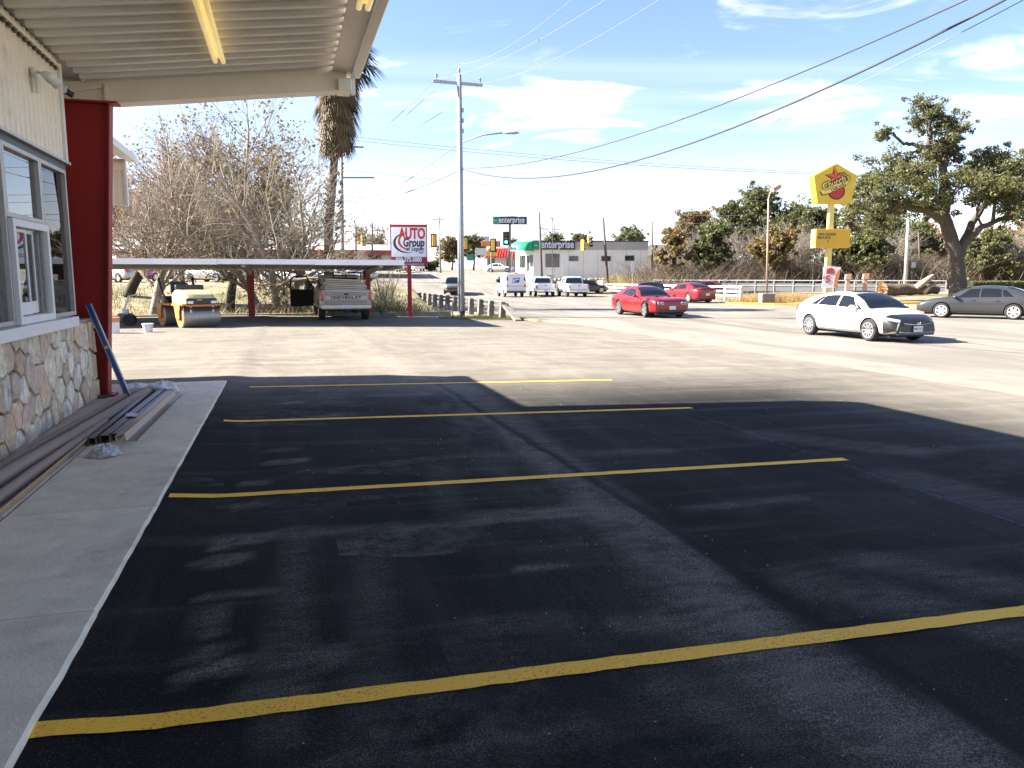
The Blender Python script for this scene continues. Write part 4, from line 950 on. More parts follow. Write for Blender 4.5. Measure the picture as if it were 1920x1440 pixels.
mb = MB(); mb.tube([(h+.03-.06*y*y, y, .64+.10*abs(y) if abs(y) < .4 else .69) for y in [k*.08-.4 for k in range(11)]], .010, 5); mb.build('grille_bar', mat('grille_trim', (.2, .2, .21), .3, .8), c.t)
c.front('lower_intake', [(-.58, .26), (.58, .26), (.66, .42), (-.66, .42)], BLACKPL, d=.03, curve=.06); c.front('front_splitter', [(-.80, .17), (.80, .17), (.80, .205), (-.80, .205)], BLACKPL, d=.06, curve=.06)
c.plate(h+.035, .47)
for sg in (1, -1): mb = MB(); mb.box((h-1.05, sg*.32, c.top(h-1.05)+.008), (.34, .16, .02)); mb.build('hood_scoop', BLACKPL, c.t, bevel=.008)
c.front('tail_light', [(-.78, .82), (.78, .82), (.78, .94), (-.78, .94)], M_TAIL, x=-h, d=.03, curve=.05)

# --- dark red four-door going away
p0 = ground(1275, 567); nr = ground(1310, 568)
ctr = ground(1290, 563)+W(0, 2.4, 0)-Vector((0, 0, 0)); L = 5.08; h = L/2
top = [(-h, .86), (-h+.05, 1.04), (-h+.2, 1.10), (-h+.7, 1.09), (-h+1.2, 1.05), (0, .99), (h-1.5, .985), (h-.9, .95), (h-.3, .88), (h-.06, .80), (h, .72)]
sh = [(-h, .78), (-h+.1, .94), (-h+.6, 1.01), (-h+1.5, .97), (0, .93), (h-1.3, .91), (h-.6, .86), (h-.2, .80), (h, .70)]
ctr = at(1287, 560, 58.5); c = Car('dark red four-door saloon driving away beside the white rail', ctr, HA+R(7), DRED, L, 1.89, top, sh, pl, cab=(h-1.6, h-2.5, -h+1.55, -h+.55), roof=1.48, wb=3.05, fo=.95, r=.36, spokes=5, roof_w=.62, bot=.18)
c.patch('front_side_window', h-1.84, h-2.46, .0, -.02, .10, .88, CARGLASS); c.patch('rear_side_window', -.06, -.08, -1.12, -.92, .12, .86, CARGLASS)
c.line([(1.05, .27), (1.0, .86)]); c.line([(-.03, .28), (-.03, .92)]); c.line([(-1.05, .45), (-1.1, .92)]); c.mirror(.70, .95, DRED)
for sg in (1, -1):
    mb = MB(); mb.prism([(sg*.46, .80), (sg*.76, .80), (sg*.78, .97), (sg*.46, .95)], lambda p, k: (-h-.03*k+.03+.05*p[0]*p[0], p[0], p[1])); mb.build('tail_light', M_TAIL, c.t)
c.front('lower_bumper', [(-.72, .24), (.72, .24), (.72, .36), (-.72, .36)], BLACKPL, x=-h+.02, d=.03, curve=.05); c.plate(-h-.02, .62)
mb = MB(); mb.box((-h+.10, 0, 1.115), (.12, 1.3, .025)); mb.build('spoiler', DRED, c.t, bevel=.008)

# --- grey saloon turning, at the right edge
rw_ = ground(1838, 600); ctr = rw_+Vector((-.79, .61, 0))*1.42+Vector((.61, .79, 0))*.92+Vector((1.5, 0, 0)); L = 5.09; h = L/2
top = [(-h, .84), (-h+.05, 1.02), (-h+.25, 1.08), (-h+.9, 1.07), (-h+1.4, 1.04), (0, .98), (h-1.4, .97), (h-.8, .90), (h-.3, .78), (h-.06, .68), (h, .58)]
sh = [(-h, .76), (-h+.1, .92), (-h+.6, .98), (-h+1.5, .95), (0, .925), (h-1.3, .90), (h-.6, .80), (h-.2, .70), (h, .54)]
c = Car('dusty dark grey saloon turning at the right edge', ctr, atan2(.61, -.79), GREY, L, 1.85, top, sh, pl, cab=(h-1.25, h-2.2, -h+1.55, -h+.62), roof=1.49, wb=2.81, fo=1.08, r=.34, spokes=6, rimm=mat('silver_hubcap', (.62, .62, .63), .35, .4), roof_w=.62)
c.patch('front_side_window', h-1.62, h-2.15, .02, 0, .10, .88, CARGLASS); c.patch('rear_side_window', -.05, -.06, -.86, -.80, .10, .87, CARGLASS); c.patch('rear_quarter_glass', -.92, -.86, -1.32, -1.02, .14, .78, CARGLASS)
c.patch('window_trim', h-1.45, h-2.05, h-1.58, h-2.13, .06, .9, GREY, off=.004)
c.line([(1.02, .28), (1.0, .60), (.95, .86)]); c.line([(.0, .28), (.0, .92)]); c.line([(-.98, .48), (-1.0, .92)]); c.line([(1.0, .27), (-.95, .28)], .014)
c.mirror(.95, .93, GREY); c.handles((.22, -.72), .82, GREY)
c.corner('tail_light', -h+.42, -h+.02, .80, .99, M_TAIL, off=.014); c.corner('reversing_lamp', -h+.40, -h+.02, .735, .80, M_PLATE, off=.016)
c.front('tail_panel', [(-.62, .76), (.62, .76), (.62, .96), (-.62, .96)], GREY, x=-h, d=.03, curve=.05); c.front('chrome_strip', [(-.6, .80), (.6, .80), (.6, .835), (-.6, .835)], CHROME, x=-h-.02, d=.03, curve=.05); c.plate(-h-.04, .66)
c.front('rear_bumper', [(-.8, .30), (.8, .30), (.8, .60), (-.8, .60)], GREY, x=-h-.01, d=.05, curve=.08)
for x in (c.xf, c.xr): pass

# --- compact cars for the far lots, one shape in several colours
def plain_car(label, loc, heading, paint, L=4.6, roof=1.45, group='cars parked in the far lot', suv=False, rear_glass=True, cat='car', z=None):
    h = L/2
    if suv:
        top = [(-h, .90), (-h+.05, 1.06), (-h+.2, 1.10), (0, 1.08), (h-1.3, 1.07), (h-.6, 1.02), (h-.1, .90), (h, .78)]; sh = [(-h, .84), (-h+.2, 1.04), (0, 1.02), (h-1.2, 1.0), (h-.5, .94), (h, .72)]
        cab = (h-1.05, h-1.75, -h+.35, -h+.03); roof = max(roof, 1.72)
    else:
        top, sh = sedan_tabs(L); cab = (h-1.15, h-2.05, -h+1.35, -h+.5)
    c = Car(label, loc, heading, paint, L, 1.82, top, sh, cab=cab, roof=roof, wb=L*.59, fo=.9, r=.33 if not suv else .36, spokes=6, roof_w=.64 if not suv else .68, group=group, cat=cat, bot=.2 if not suv else .27, z=z)
    xr = -h+.55 if suv else -1.05
    c.patch('front_side_window', cab[0]-.28, cab[1]-.03, .05, .03, .10, .88, CARGLASS, n=(4, 3)); c.patch('rear_side_window', -.03, -.05, xr, xr+.12, .12, .86, CARGLASS, n=(4, 3))
    c.corner('headlight', h-.40, h-.06, .62 if not suv else .76, .74 if not suv else .92, M_HEAD); c.corner('tail_light', -h+.28, -h+.03, .78, .95 if not suv else 1.03, M_TAIL)
    c.front('grille', [(-.45, .46), (.45, .46), (.5, .62), (-.5, .62)], BLACKPL, d=.03, curve=.05); c.plate(-h-.02, .62); c.mirror(cab[0]-.2, .97 if not suv else 1.08, paint)
    return c
# ------------------------------------------------------------------ carport
M_CPW = mat('carport_white', (.80, .79, .78), .5, var=.08, vscale=1.5); M_CPS = mat('carport_soffit', (.36, .345, .31), .6, var=.12, vscale=1.5)
M_RED2 = mat('red_post_paint', (.30, .016, .018), .5, var=.12, vscale=3)
cp = thing('carport', 'low flat white carport on red posts behind the lot', 'carport', W(-2, 30, 0), TH)
def cpz(v): return lerp(2.13, 1.96, (v-28)/7)
mb = MB(); pr = ribs(-9.5, 6.1, .30, .04)
for p, hh in pr: mb.v += [(p, -1.7, cpz(28.3)+.02-hh), (p, 5.2, cpz(35.2)+.02-hh)]
n = len(pr); mb.f = [(2*i, 2*i+2, 2*i+3, 2*i+1) for i in range(n-1)]; mb.m = [0]*(n-1); mb.build('roof_soffit', M_CPS, cp)
mb = MB(); mb.hexa([(-9.5, -1.7, cpz(28.3)+.03), (6.1, -1.7, cpz(28.3)+.03), (6.1, 5.2, cpz(35.2)+.03), (-9.5, 5.2, cpz(35.2)+.03), (-9.5, -1.7, cpz(28.3)+.12), (6.1, -1.7, cpz(28.3)+.12), (6.1, 5.2, cpz(35.2)+.12), (-9.5, 5.2, cpz(35.2)+.12)]); mb.build('roof_slab', M_CPW, cp)
xs = [-9.5, -6.6, -3.4, -.2, 3.0, 6.15]
for i, (a, b) in enumerate(zip(xs, xs[1:])):
    mb = MB(); mb.b2(a+.004, b-.004, -1.8-(.004 if i % 2 else 0), -1.705, cpz(28.2)-.045+(.012 if i % 2 else 0), cpz(28.2)+.145); mb.build('fascia', M_CPW, cp)
mb = MB(); mb.b2(6.105, 6.16, -1.7, 5.2, 1.95, 2.24); mb.build('side_fascia', M_CPW, cp)
for u in (-6.1, -.7+1.38, 5.3):
    for v in (28.6, 33.9): pass
for u in (-8.0, .62, 5.35):
    mb = MB(); mb.hexa([(u-.12, 3.72, .0), (u+.12, 3.72, .0), (u+.12, 3.92, .0), (u-.12, 3.92, .0), (u-.15, 3.72, 1.92), (u+.15, 3.72, 1.92), (u+.15, 3.92, 1.92), (u-.15, 3.92, 1.92)]); mb.build('post', M_RED2, cp, bevel=.015)
    mb = MB(); mb.hexa([(u-.07, -1.5, 2.0), (u+.07, -1.5, 2.0), (u+.07, 5, 1.66), (u-.07, 5, 1.66), (u-.07, -1.5, 2.08), (u+.07, -1.5, 2.08), (u+.07, 5, 1.93), (u-.07, 5, 1.93)]); mb.build('roof_beam', M_CPS, cp)

# ------------------------------------------------------------------ pickups and vans
def pickup(label, loc, heading, paint, L=5.6, Wd=1.98, H=1.88, cabl=2.1, bedl=1.9, r=.39, name='pickup_truck', group=None, tail_txt=None, tint=None, bumper=CHROME, plate=True, z=None, rear_rack=False, taildark=False):
    loc = Vector(loc); loc.z = (gz(loc)+.006) if z is None else z
    t = thing(name, label, 'pickup truck', loc, heading, group); h = L/2; w_ = Wd/2; zb, zt = .46, 1.22
    xb = -h+bedl; xc = xb+cabl; wb = L*.6; xr = -h+1.15; xf = xr+wb
    # lower body as a lofted shell with wheel openings
    st = [(-h, .95), (-h+.08, .985), (-h+.5, 1), (xb, 1), (0, 1), (h-.9, .99), (h-.25, .95), (h, .86)]; pf = smooth_tab(st); mb = MB(); xs = [-h, -h+.04, -h+.3, -h+.8, -h+1.4, xb-.05, xb+.05, 0, xc-.3, xc, xc+.4, h-.6, h-.25, h-.06, h]
    tp = smooth_tab([(-h, zt), (xc, zt), (h-.5, zt-.06), (h-.1, zt-.12), (h, zt-.2)])
    for x in xs:
        ww = w_*pf(x); T = tp(x)
        half = [(0, zb), (ww*.9, zb), (ww*.98, zb+.06), (ww, .72), (ww, .95), (ww*.97, T-.06), (ww*.92, T), (0, T+(.03 if x > xc else 0))]
        sec = half+[(-y, z_) for y, z_ in half[-2:0:-1]]; K = len(sec); mb.v += [(x, y, z_) for y, z_ in sec]
    for i in range(len(xs)-1):
        for j in range(K): j2 = (j+1) % K; mb.f.append((i*K+j, i*K+j2, (i+1)*K+j2, (i+1)*K+j)); mb.m.append(0)
    mb.f.append(tuple(range(K))); mb.f.append(tuple((len(xs)-1)*K+j for j in range(K))[::-1]); mb.m += [0, 0]
    cut = []
    for x in (xf, xr):
        for sg in (1, -1): c = MB(); a, b = sg*(w_-.28), sg*(w_+.2); c.lathe([(r*1.16, min(a, b)), (r*1.16, max(a, b))], (x, 0, r*1.05), 'y', 22, mi=1); cut.append(c)
    c = MB(); c.b2(-h+.07, xb-.02, -w_+.12, w_-.12, .72, zt+.3, 1); cut.append(c)
    carve(mb, [paint, DARK], 'body', cut, t, 0)
    mb = MB(); mb.b2(-h+.3, h-.3, -w_+.3, w_-.3, zb-.08, zb+.05); mb.build('chassis', DARK, t)
    add_wheels(t, (xf, xr), w_-.13, r, .25, 6, ALLOY)
    # cab
    A = [(xb+.02, zt), (xb+.10, H-.05), (xb+.3, H), (xc-.75, H), (xc-.55, H-.06), (xc+.02, zt)]; mb = MB()
    def cabp(k):
        x, z_ = A[k]; f = (z_-zt)/(H-zt); return x, z_, lerp(w_*.95, w_*.74, f)
    ring = []
    for k in range(len(A)):
        x, z_, y = cabp(k); mb.v += [(x, y, z_), (x, y*.6, z_+(.02 if f_ else 0) if (f_ := z_ > zt+.1) else z_), (x, -y*.6, z_+(.02 if f_ else 0)), (x, -y, z_)]
    for k in range(len(A)-1):
        for j in range(3): mb.f.append((4*k+j, 4*k+j+1, 4*k+5+j, 4*k+4+j)); mb.m.append(0)
    mb.f.append(tuple(4*k for k in range(len(A)))); mb.f.append(tuple(4*k+3 for k in range(len(A)))[::-1]); mb.m += [0, 0]
    mb.build('cab', paint, t, auto=50)
    def lat(x, z_): f = (z_-zt)/(H-zt); return lerp(w_*.95, w_*.74, f)
    mb = MB(); z0, z1 = zt+.08, H-.12
    mb.hexa([(lerp(A[0][0], A[1][0], .14)-.02, -lat(0, z0)+.08, z0), (lerp(A[0][0], A[1][0], .14)+.02, -lat(0, z0)+.08, z0), (lerp(A[0][0], A[1][0], .14)+.02, lat(0, z0)-.08, z0), (lerp(A[0][0], A[1][0], .14)-.02, lat(0, z0)-.08, z0), (A[1][0]-.03, -lat(0, z1)+.08, z1), (A[1][0]+.02, -lat(0, z1)+.08, z1), (A[1][0]+.02, lat(0, z1)-.08, z1), (A[1][0]-.03, lat(0, z1)-.08, z1)]); mb.build('rear_window', CARGLASS, t)
    mb = MB(); a, b = A[5], A[4]; mb.quad((lerp(a[0], b[0], .1)+.015, -w_*.86, lerp(a[1], b[1], .1)+.01), (lerp(a[0], b[0], .1)+.015, w_*.86, lerp(a[1], b[1], .1)+.01), (lerp(a[0], b[0], .95)+.015, w_*.70, lerp(a[1], b[1], .95)+.01), (lerp(a[0], b[0], .95)+.015, -w_*.70, lerp(a[1], b[1], .95)+.01)); mb.build('windshield', CARGLASS, t)
    mid = lerp(xb, xc, .42)
    for sg in (1, -1):
        for nm, x0, x1, xt0, xt1 in (('rear_side_window', xb+.22, mid-.04, xb+.26, mid-.04), ('front_side_window', mid+.04, xc-.22, mid+.04, xc-.62)):
            mb = MB(); mb.quad((x0, sg*(lat(0, z0)+.008), z0), (x1, sg*(lat(0, z0)+.008), z0), (xt1, sg*(lat(0, z1)+.008), z1), (xt0, sg*(lat(0, z1)+.008), z1)); mb.build(nm, CARGLASS, t)
        mb = MB(); mb.b2(-h-.012, -h+.06, sg*(w_*.93)-.075, sg*(w_*.93)+.055, .80, 1.14); mb.build('tail_light', M_TAIL, t, bevel=.012)
        mb = MB(); mb.b2(xc-.25, xc-.10, sg*(w_+.02), sg*(w_+.24), zt+.02, zt+.24); mb.build('mirror', BLACKPL if paint is not WHITE else paint, t, bevel=.02)
    mb = MB(); mb.b2(-h-.12, -h+.02, -w_*.96, w_*.96, .48, .66); bp = mb.build('rear_bumper', bumper, t, bevel=.025)
    mb = MB(); mb.b2(-h-.035, -h+.03, -w_*.80, w_*.80, .70, 1.21); tg = mb.build('tailgate', tint or paint, t, bevel=.012)
    mb = MB(); mb.b2(-h-.05, -h-.034, -.09, .09, 1.02, 1.09); mb.build('tailgate_handle', BLACKPL, tg)
    if plate: mb = MB(); mb.b2(-h-.135, -h-.122, -.16, .16, .50, .64); mb.build('number_plate', M_PLATE, t)
    mb = MB(); mb.b2(h-.03, h+.03, -w_*.7, w_*.7, .75, 1.0); mb.build('grille', BLACKPL, t)
    mb = MB(); mb.b2(h-.1, h+.10, -w_*.92, w_*.92, .46, .68); mb.build('front_bumper', bumper, t, bevel=.03)
    for sg in (1, -1): mb = MB(); mb.b2(h-.08, h+.012, sg*w_*.82-.12, sg*w_*.82+.10, .78, 1.0); mb.build('headlight', M_HEAD, t, bevel=.015)
    return t, h, w_
pickup('white pickup waiting just right of the mail van', at(1015, 548, 78), HA-R(9), WHITE, group='white pickups waiting at the junction', bumper=CHROME)
pickup('white pickup waiting farthest right at the junction', at(1072, 548, 76), HA-R(7), WHITE, L=5.8, bedl=2.0, group='white pickups waiting at the junction', H=1.9)
# the tan pickup under the carport, driver's door open, bed piled with boards
TANC = paint_mat('cream_tan', (.50, .44, .36), .4, .4); TANT = paint_mat('tan_tailgate', (.36, .29, .25), .45, .3)
tl = ground(646, 603); ploc = tl+W(0, 2.85, 0)
ch, h, w_ = pickup('tan pickup with open door and stacked boards under the carport', ploc, HA+R(2), TANC, L=5.5, Wd=1.98, H=1.80, cabl=1.7, bedl=2.1, name='pickup_truck', tint=TANT, bumper=mat('dull_chrome', (.42, .40, .38), .35, .8))
mb = MB(); mb.b2(-h-.042, -h-.034, -w_*.79, w_*.79, .84, .985); mb.build('tailgate_band', mat('silver_band', (.55, .53, .51), .4), ch)
for i, c_ in enumerate('CHEVROLET'): text(c_, .165, BLACKPL, ch, M4=Matrix.Translation((-h-.046, .52-.13*i, .912)) @ Matrix.Rotation(-pi/2, 4, 'Z') @ FACE, ext=.003, bold=.006, sx=1.12, name='letter')
mb = MB(); mb.b2(-h-.17, -h-.05, -.10, .10, .34, .46); mb.tube([(-h-.2, 0, .40), (-h-.2, 0, .47)], .03, 8); mb.build('tow_hitch', DARK, ch)
# driver's door, swung out on its front hinge (x forward; the hinge is ahead)
hx = -h+2.1+1.55; ang = R(74); Q = Matrix.Translation((hx, w_-.02, 0)) @ Matrix.Rotation(-ang, 4, 'Z')
door = MB(); door.box((-.52, 0, .84), (1.0, .07, .72), M4=Q); dr = door.build('open_door', DARK, ch)
db = MB(); pts = [(-1.02, 0, 1.20), (-.98, 0, 1.62), (-.86, 0, 1.74), (-.30, 0, 1.74), (0, 0, 1.22)]; db.tube([Q @ Vector(p) for p in pts], .035, 6); db.build('window_frame', DARK, dr)
db = MB(); db.box((-.10, -.14, 1.25), (.1, .22, .2), M4=Q); db.build('mirror', BLACKPL, dr, bevel=.02)
rk = MB()
for y in (-.85, -.25, .25, .85): rk.tube([(-h+2.15, y, 1.2), (-h+2.15, y, 1.9)], .025, 6)
rk.tube([(-h+2.15, -.9, 1.88), (-h+2.15, .9, 1.88)], .03, 6); rk.build('headache_rack', DARK, ch)
# boards stacked in the bed: things of their own
M_PANEL = [mat('board_white', (.62, .61, .58), .6, var=.06), mat('board_grey', (.50, .49, .46), .6, var=.06), mat('board_cream', (.56, .50, .40), .6, var=.06)]
lab_b = ['lowest', 'second lowest', 'third lowest', 'middle', 'third highest', 'second highest', 'topmost']
q = random.Random(4)
for k in range(7):
    wd = 1.62-.02*k+q.uniform(-.05, .05); mb = MB(); z0 = 1.14+k*.072
    mb.box((0, 0, 0), (2.0, wd, .058)); tilt = R(-2.5)*(1 if k else .5)
    o = mb.build('board', M_PANEL[k % 3], bevel=.01); o.location = ch.location+Matrix.Rotation(HA+R(2), 3, 'Z') @ Vector((-h+1.0+q.uniform(-.06, .0), q.uniform(-.04, .04), z0+.03)); o.rotation_euler = (-tilt*.0+R(2.2), 0, HA+R(2)+q.uniform(-.012, .012))
    tag(o, lab_b[k]+' board in the stack on the tan pickup bed', 'board', 'boards stacked on the pickup')

# mail van seen from behind
loc = at(957, 550, 75); loc.z = gz(loc)+.006
mv = thing('mail_van', 'white boxy mail van with blue emblem seen from behind', 'van', loc, HA-R(2)); L, w_ = 4.3, .96; h = L/2
sec = [(-h, .44, 2.18), (-h+.05, .42, 2.24), (.6, .42, 2.24), (.75, .42, 2.20), (1.25, .42, 1.22), (h-.05, .42, 1.05), (h, .46, .95)]
mb = MB()
for x, z0, z1 in sec: mb.v += [(x, -w_, z0), (x, w_, z0), (x, w_, z1-.06), (x, w_-.07, z1), (x, -w_+.07, z1), (x, -w_, z1-.06)]
for i in range(len(sec)-1):
    for j in range(6): j2 = (j+1) % 6; mb.f.append((6*i+j, 6*i+j2, 6*i+6+j2, 6*i+6+j)); mb.m.append(0)
mb.f.append(tuple(range(6))); mb.f.append(tuple(36+j for j in range(6))[::-1]); mb.m += [0, 0]
cut = []
for x in (1.25, -1.15):
    for sg in (1, -1): c = MB(); a, b = sg*(w_-.25), sg*(w_+.1); c.lathe([(.40, min(a, b)), (.40, max(a, b))], (x, 0, .36), 'y', 20, mi=1); cut.append(c)
carve(mb, [WHITE, DARK], 'body', cut, mv, 0); add_wheels(mv, (1.25, -1.15), w_-.12, .33, .2, 6)
mb = MB(); mb.b2(-h-.02, -h+.02, -.72, .72, .72, 2.06); rd = mb.build('rear_door', mat('van_door_white', (.74, .74, .74), .4), mv, bevel=.01)
mb = MB(); mb.b2(-h-.022, -h-.0205, -.72, .72, 1.0, 1.04); mb.build('stripe', M_TAIL, rd)
M_USB = mat('emblem_blue', (.02, .06, .28), .5)
mb = MB(); mb.prism([(-.38, 1.36), (.30, 1.36), (.38, 1.80), (-.30, 1.80)], lambda p, k: (-h-.022-.006*k, -p[0], p[1])); em = mb.build('emblem', M_USB, rd)
M_WH = mat('emblem_white', (.75, .75, .75), .5)
for poly in ([(-.30, 1.72), (.20, 1.72), (.34, 1.64), (.16, 1.60), (-.31, 1.66)], [(-.33, 1.40), (.10, 1.53), (-.33, 1.60)]):
    mb = MB(); mb.prism(poly, lambda p, k: (-h-.029-.004*k, -p[0], p[1])); mb.build('emblem_shape', M_WH, em)
for sg in (1, -1):
    mb = MB(); mb.b2(-h-.03, -h+.03, sg*.86-.07, sg*.86+.07, .92, 1.20); mb.build('tail_light', M_TAIL, mv)
    mb = MB(); mb.b2(-h-.02, -h+.03, sg*.85-.07, sg*.85+.07, 1.55, 1.86); mb.build('marker_lamp', DARK, mv)
    mb = MB(); mb.b2(.75, 1.05, sg*(w_+.03), sg*(w_+.2), 1.35, 1.68); mb.build('mirror', BLACKPL, mv)
    mb = MB(); mb.b2(.05, .95, sg*(w_+.004), sg*(w_+.012), 1.25, 1.9); mb.build('side_window', CARGLASS, mv)
mb = MB(); mb.b2(-h-.22, -h, -.9, .9, .40, .58); mb.build('rear_bumper', BLACKPL, mv, bevel=.02)
mb = MB(); mb.box((-h+.05, 0, 2.27), (.2, .3, .09)); mb.build('roof_beacon', mat('red_beacon', (.6, .08, .04), .3), mv)
# white van far up the street
loc = at(783, 506, 130); loc.z = gz(loc)+.006; fv = thing('white_van', 'small white van far up the street behind the auto sign', 'van', loc, HA); mb = MB()
for x, z0, z1, ww in ((-2.1, .4, 1.75, .86), (-1.9, .35, 1.86, .9), (1.0, .35, 1.84, .9), (1.5, .35, 1.1, .88), (2.1, .45, .9, .8)): mb.v += [(x, -ww, z0), (x, ww, z0), (x, ww*1.0, z1*.55), (x, ww*.86, z1), (x, -ww*.86, z1), (x, -ww, z1*.55)]
for i in range(4):
    for j in range(6): j2 = (j+1) % 6; mb.f.append((6*i+j, 6*i+j2, 6*i+6+j2, 6*i+6+j)); mb.m.append(0)
mb.f.append(tuple(range(6))); mb.f.append(tuple(24+j for j in range(6))[::-1]); mb.m += [0, 0]; mb.build('body', WHITE, fv, auto=40)
mb = MB(); mb.hexa([(-2.12, -.66, 1.1), (-2.0, -.66, 1.1), (-2.0, .66, 1.1), (-2.12, .66, 1.1), (-2.0, -.62, 1.62), (-1.9, -.62, 1.62), (-1.9, .62, 1.62), (-2.0, .62, 1.62)]); mb.build('rear_window', CARGLASS, fv); add_wheels(fv, (1.35, -1.3), .78, .32, .2, 6)
for sg in (1, -1): mb = MB(); mb.b2(-2.16, -2.05, sg*.78-.06, sg*.78+.06, .8, 1.2); mb.build('tail_light', M_TAIL, fv)

plain_car('dark grey suv coming out of the junction behind the utility pole', at(850, 548, 80), HV+R(-14), paint_mat('green_grey', (.10, .105, .10), .3), L=4.7, suv=True, group=None, cat='suv')
plain_car('dark car far up the street left of the red sign post', at(743, 502, 135), HA, BLACK, group='cars far up the street')
plain_car('tan suv far up the street against the red sign post', at(756, 503, 122), HV, TANP, suv=True, group='cars far up the street', cat='suv')
plain_car('white sedan parked across in front of the red roofed diner', at(936, 506, 128), R(-8), WHITE, group='cars at the diner')
plain_car('white suv parked behind the sedan at the diner', at(954, 505, 134), R(40), SILV, suv=True, group='cars at the diner', cat='suv')
plain_car('black sedan half hidden behind the far right white pickup', at(1100, 543, 84), R(10), BLACK, group='dark cars past the white rail')
plain_car('dark car behind the white rail left of the red coupe', at(1212, 541, 74), R(170), BLACK, group='dark cars past the white rail')
plain_car('maroon car behind the guard rail right of the red saloon', at(1318, 536, 76), R(175), paint_mat('maroon', (.09, .02, .022)), group='dark cars past the white rail')
for px, Y, hd, p, lb_, sv in [(222, 60, 150, SILV, 'silver hatchback parked left of the mottled sycamore trunk', False), (292, 64, 80, paint_mat('magenta', (.32, .05, .22)), 'magenta car behind the sycamore trunk', False), (396, 62, -25, SILV, 'silver car parked behind the yellow roller hood', False), (455, 66, 10, WHITE, 'white suv parked left of the red carport post', True), (548, 56, -20, WHITE, 'white car parked behind the open pickup door', False), (575, 66, 60, BLUE, 'blue suv parked behind the open pickup door', True), (622, 62, -12, WHITE, 'white car parked behind the boards on the pickup', False), (660, 70, 0, SILV, 'silver suv parked right of the palm trunk', True)]:
    plain_car(lb_, at(px, 520, Y), R(hd), p, suv=sv, cat='suv' if sv else 'car', group='cars parked in the lot past the creek')

# ------------------------------------------------------------------ the road roller
M_ORANGE = mat('roller_orange', (.50, .17, .035), .55, var=.15, vscale=4, col2=(.30, .13, .05), c2scale=5, c2lo=.6, c2hi=.75)
M_CREAMH = mat('roller_cream', (.62, .49, .22), .45, var=.08, vscale=3, col2=(.50, .42, .26), c2scale=4, c2lo=.58, c2hi=.75); M_STEEL = mat('drum_steel', (.30, .28, .25), .45, .6, var=.2, vscale=6, stretch=(1, 6, 1))
loc = ground(371, 615); hd = R(-46); loc = loc-Vector((cos(hd), sin(hd), 0))*.62; loc.z = gz(loc)+.024
ro = thing('road_roller', 'small orange road roller with cream hood beside the carport', 'road roller', loc, hd)
for x in (.72, -.85):
    mb = MB(); mb.lathe([(.335, -.60), (.35, -.585), (.35, .585), (.335, .60)], (x, 0, .35), 'y', 36); d_ = mb.build('drum', M_STEEL, ro, auto=35)
    for s in (-1, 1):
        mb = MB(); mb.lathe([(.29, s*.601-.003), (.29, s*.601+.003)], (x, 0, .35), 'y', 24); mb.lathe([(.08, s*.60-.02), (.08, s*.60+.03)], (x, 0, .35), 'y', 12, mi=1); mb.build('drum_side', [M_ORANGE, DARK], d_)
        mb = MB(); mb.prism([(x-.16, .30), (x+.12, .30), (x+.12, .52), (x+.22, .76), (x-.30, .76), (x-.22, .5)], lambda p, k, s=s: (p[0], s*(.64+.03*k), p[1])); mb.build('yoke', M_ORANGE, ro)
mb = MB(); mb.b2(.05, 1.02, -.63, .63, .70, .78); mb.b2(-1.15, -.05, -.63, .63, .70, .78); mb.b2(-.15, .2, -.2, .2, .45, .80); mb.build('frame', M_ORANGE, ro, bevel=.02)
mb = MB(); st = [(.10, .58, 1.20), (.30, .58, 1.22), (.60, .56, 1.20), (.85, .52, 1.10), (1.0, .48, .98), (1.04, .46, .92)]
for x, ww, z1 in st: mb.v += [(x, -ww, .79), (x, -ww, z1-.12), (x, -ww*.82, z1), (x, ww*.82, z1), (x, ww, z1-.12), (x, ww, .79)]
for i in range(len(st)-1):
    for j in range(6): j2 = (j+1) % 6; mb.f.append((6*i+j, 6*i+j2, 6*i+6+j2, 6*i+6+j)); mb.m.append(0)
mb.f.append(tuple(range(6))); mb.f.append(tuple(30+j for j in range(6))[::-1]); mb.m += [0, 0]; mb.build('hood', M_CREAMH, ro, auto=35)
mb = MB(); mb.b2(1.03, 1.075, -.50, .50, .76, .955); gr = mb.build('grille', BLACKPL, ro, bevel=.02)
for y in (-.38, .38): mb = MB(); mb.b2(1.07, 1.09, y-.09, y+.09, .79, .87); mb.build('headlight', mat('frosted_lamp', (.75, .75, .72), .3), gr)
mb = MB(); mb.b2(1.078, 1.084, -.16, -.0, .885, .93); mb.build('badge', mat('orange_badge', (.6, .2, .05), .5), gr)
mb = MB(); mb.b2(1.02, 1.06, -.50, .50, .69, .755); mb.build('front_bar', M_ORANGE, ro)
mb = MB(); mb.b2(1.0, 1.08, -.60, .60, .60, .66)
for y in (-.36, .36): mb.b2(1.02, 1.05, y-.03, y+.03, .50, .70, 1)
mb.build('scraper', [DARK, M_CREAMH], ro)
mb = MB(); mb.b2(-.75, -.28, -.28, .28, .80, 1.02); mb.hexa([(-.80, -.28, 1.0), (-.66, -.28, 1.0), (-.66, .28, 1.0), (-.80, .28, 1.0), (-.92, -.26, 1.48), (-.80, -.26, 1.48), (-.80, .26, 1.48), (-.92, .26, 1.48)]); mb.build('seat', mat('black_seat', (.02, .02, .022), .6), ro, bevel=.04)
mb = MB(); mb.tube([(.10, 0, 1.15), (-.08, 0, 1.42)], .025, 8); mb.tube([Vector((-.10, 0, 1.44))+Vector((.10*sin(a)*.5, .19*cos(a), .17*sin(a))) for a in [k*2*pi/16 for k in range(17)]], .016, 6); mb.build('steering_wheel', BLACKPL, ro)
mb = MB(); mb.b2(.02, .16, -.46, .46, 1.16, 1.38); mb.build('dashboard', BLACKPL, ro, bevel=.03)
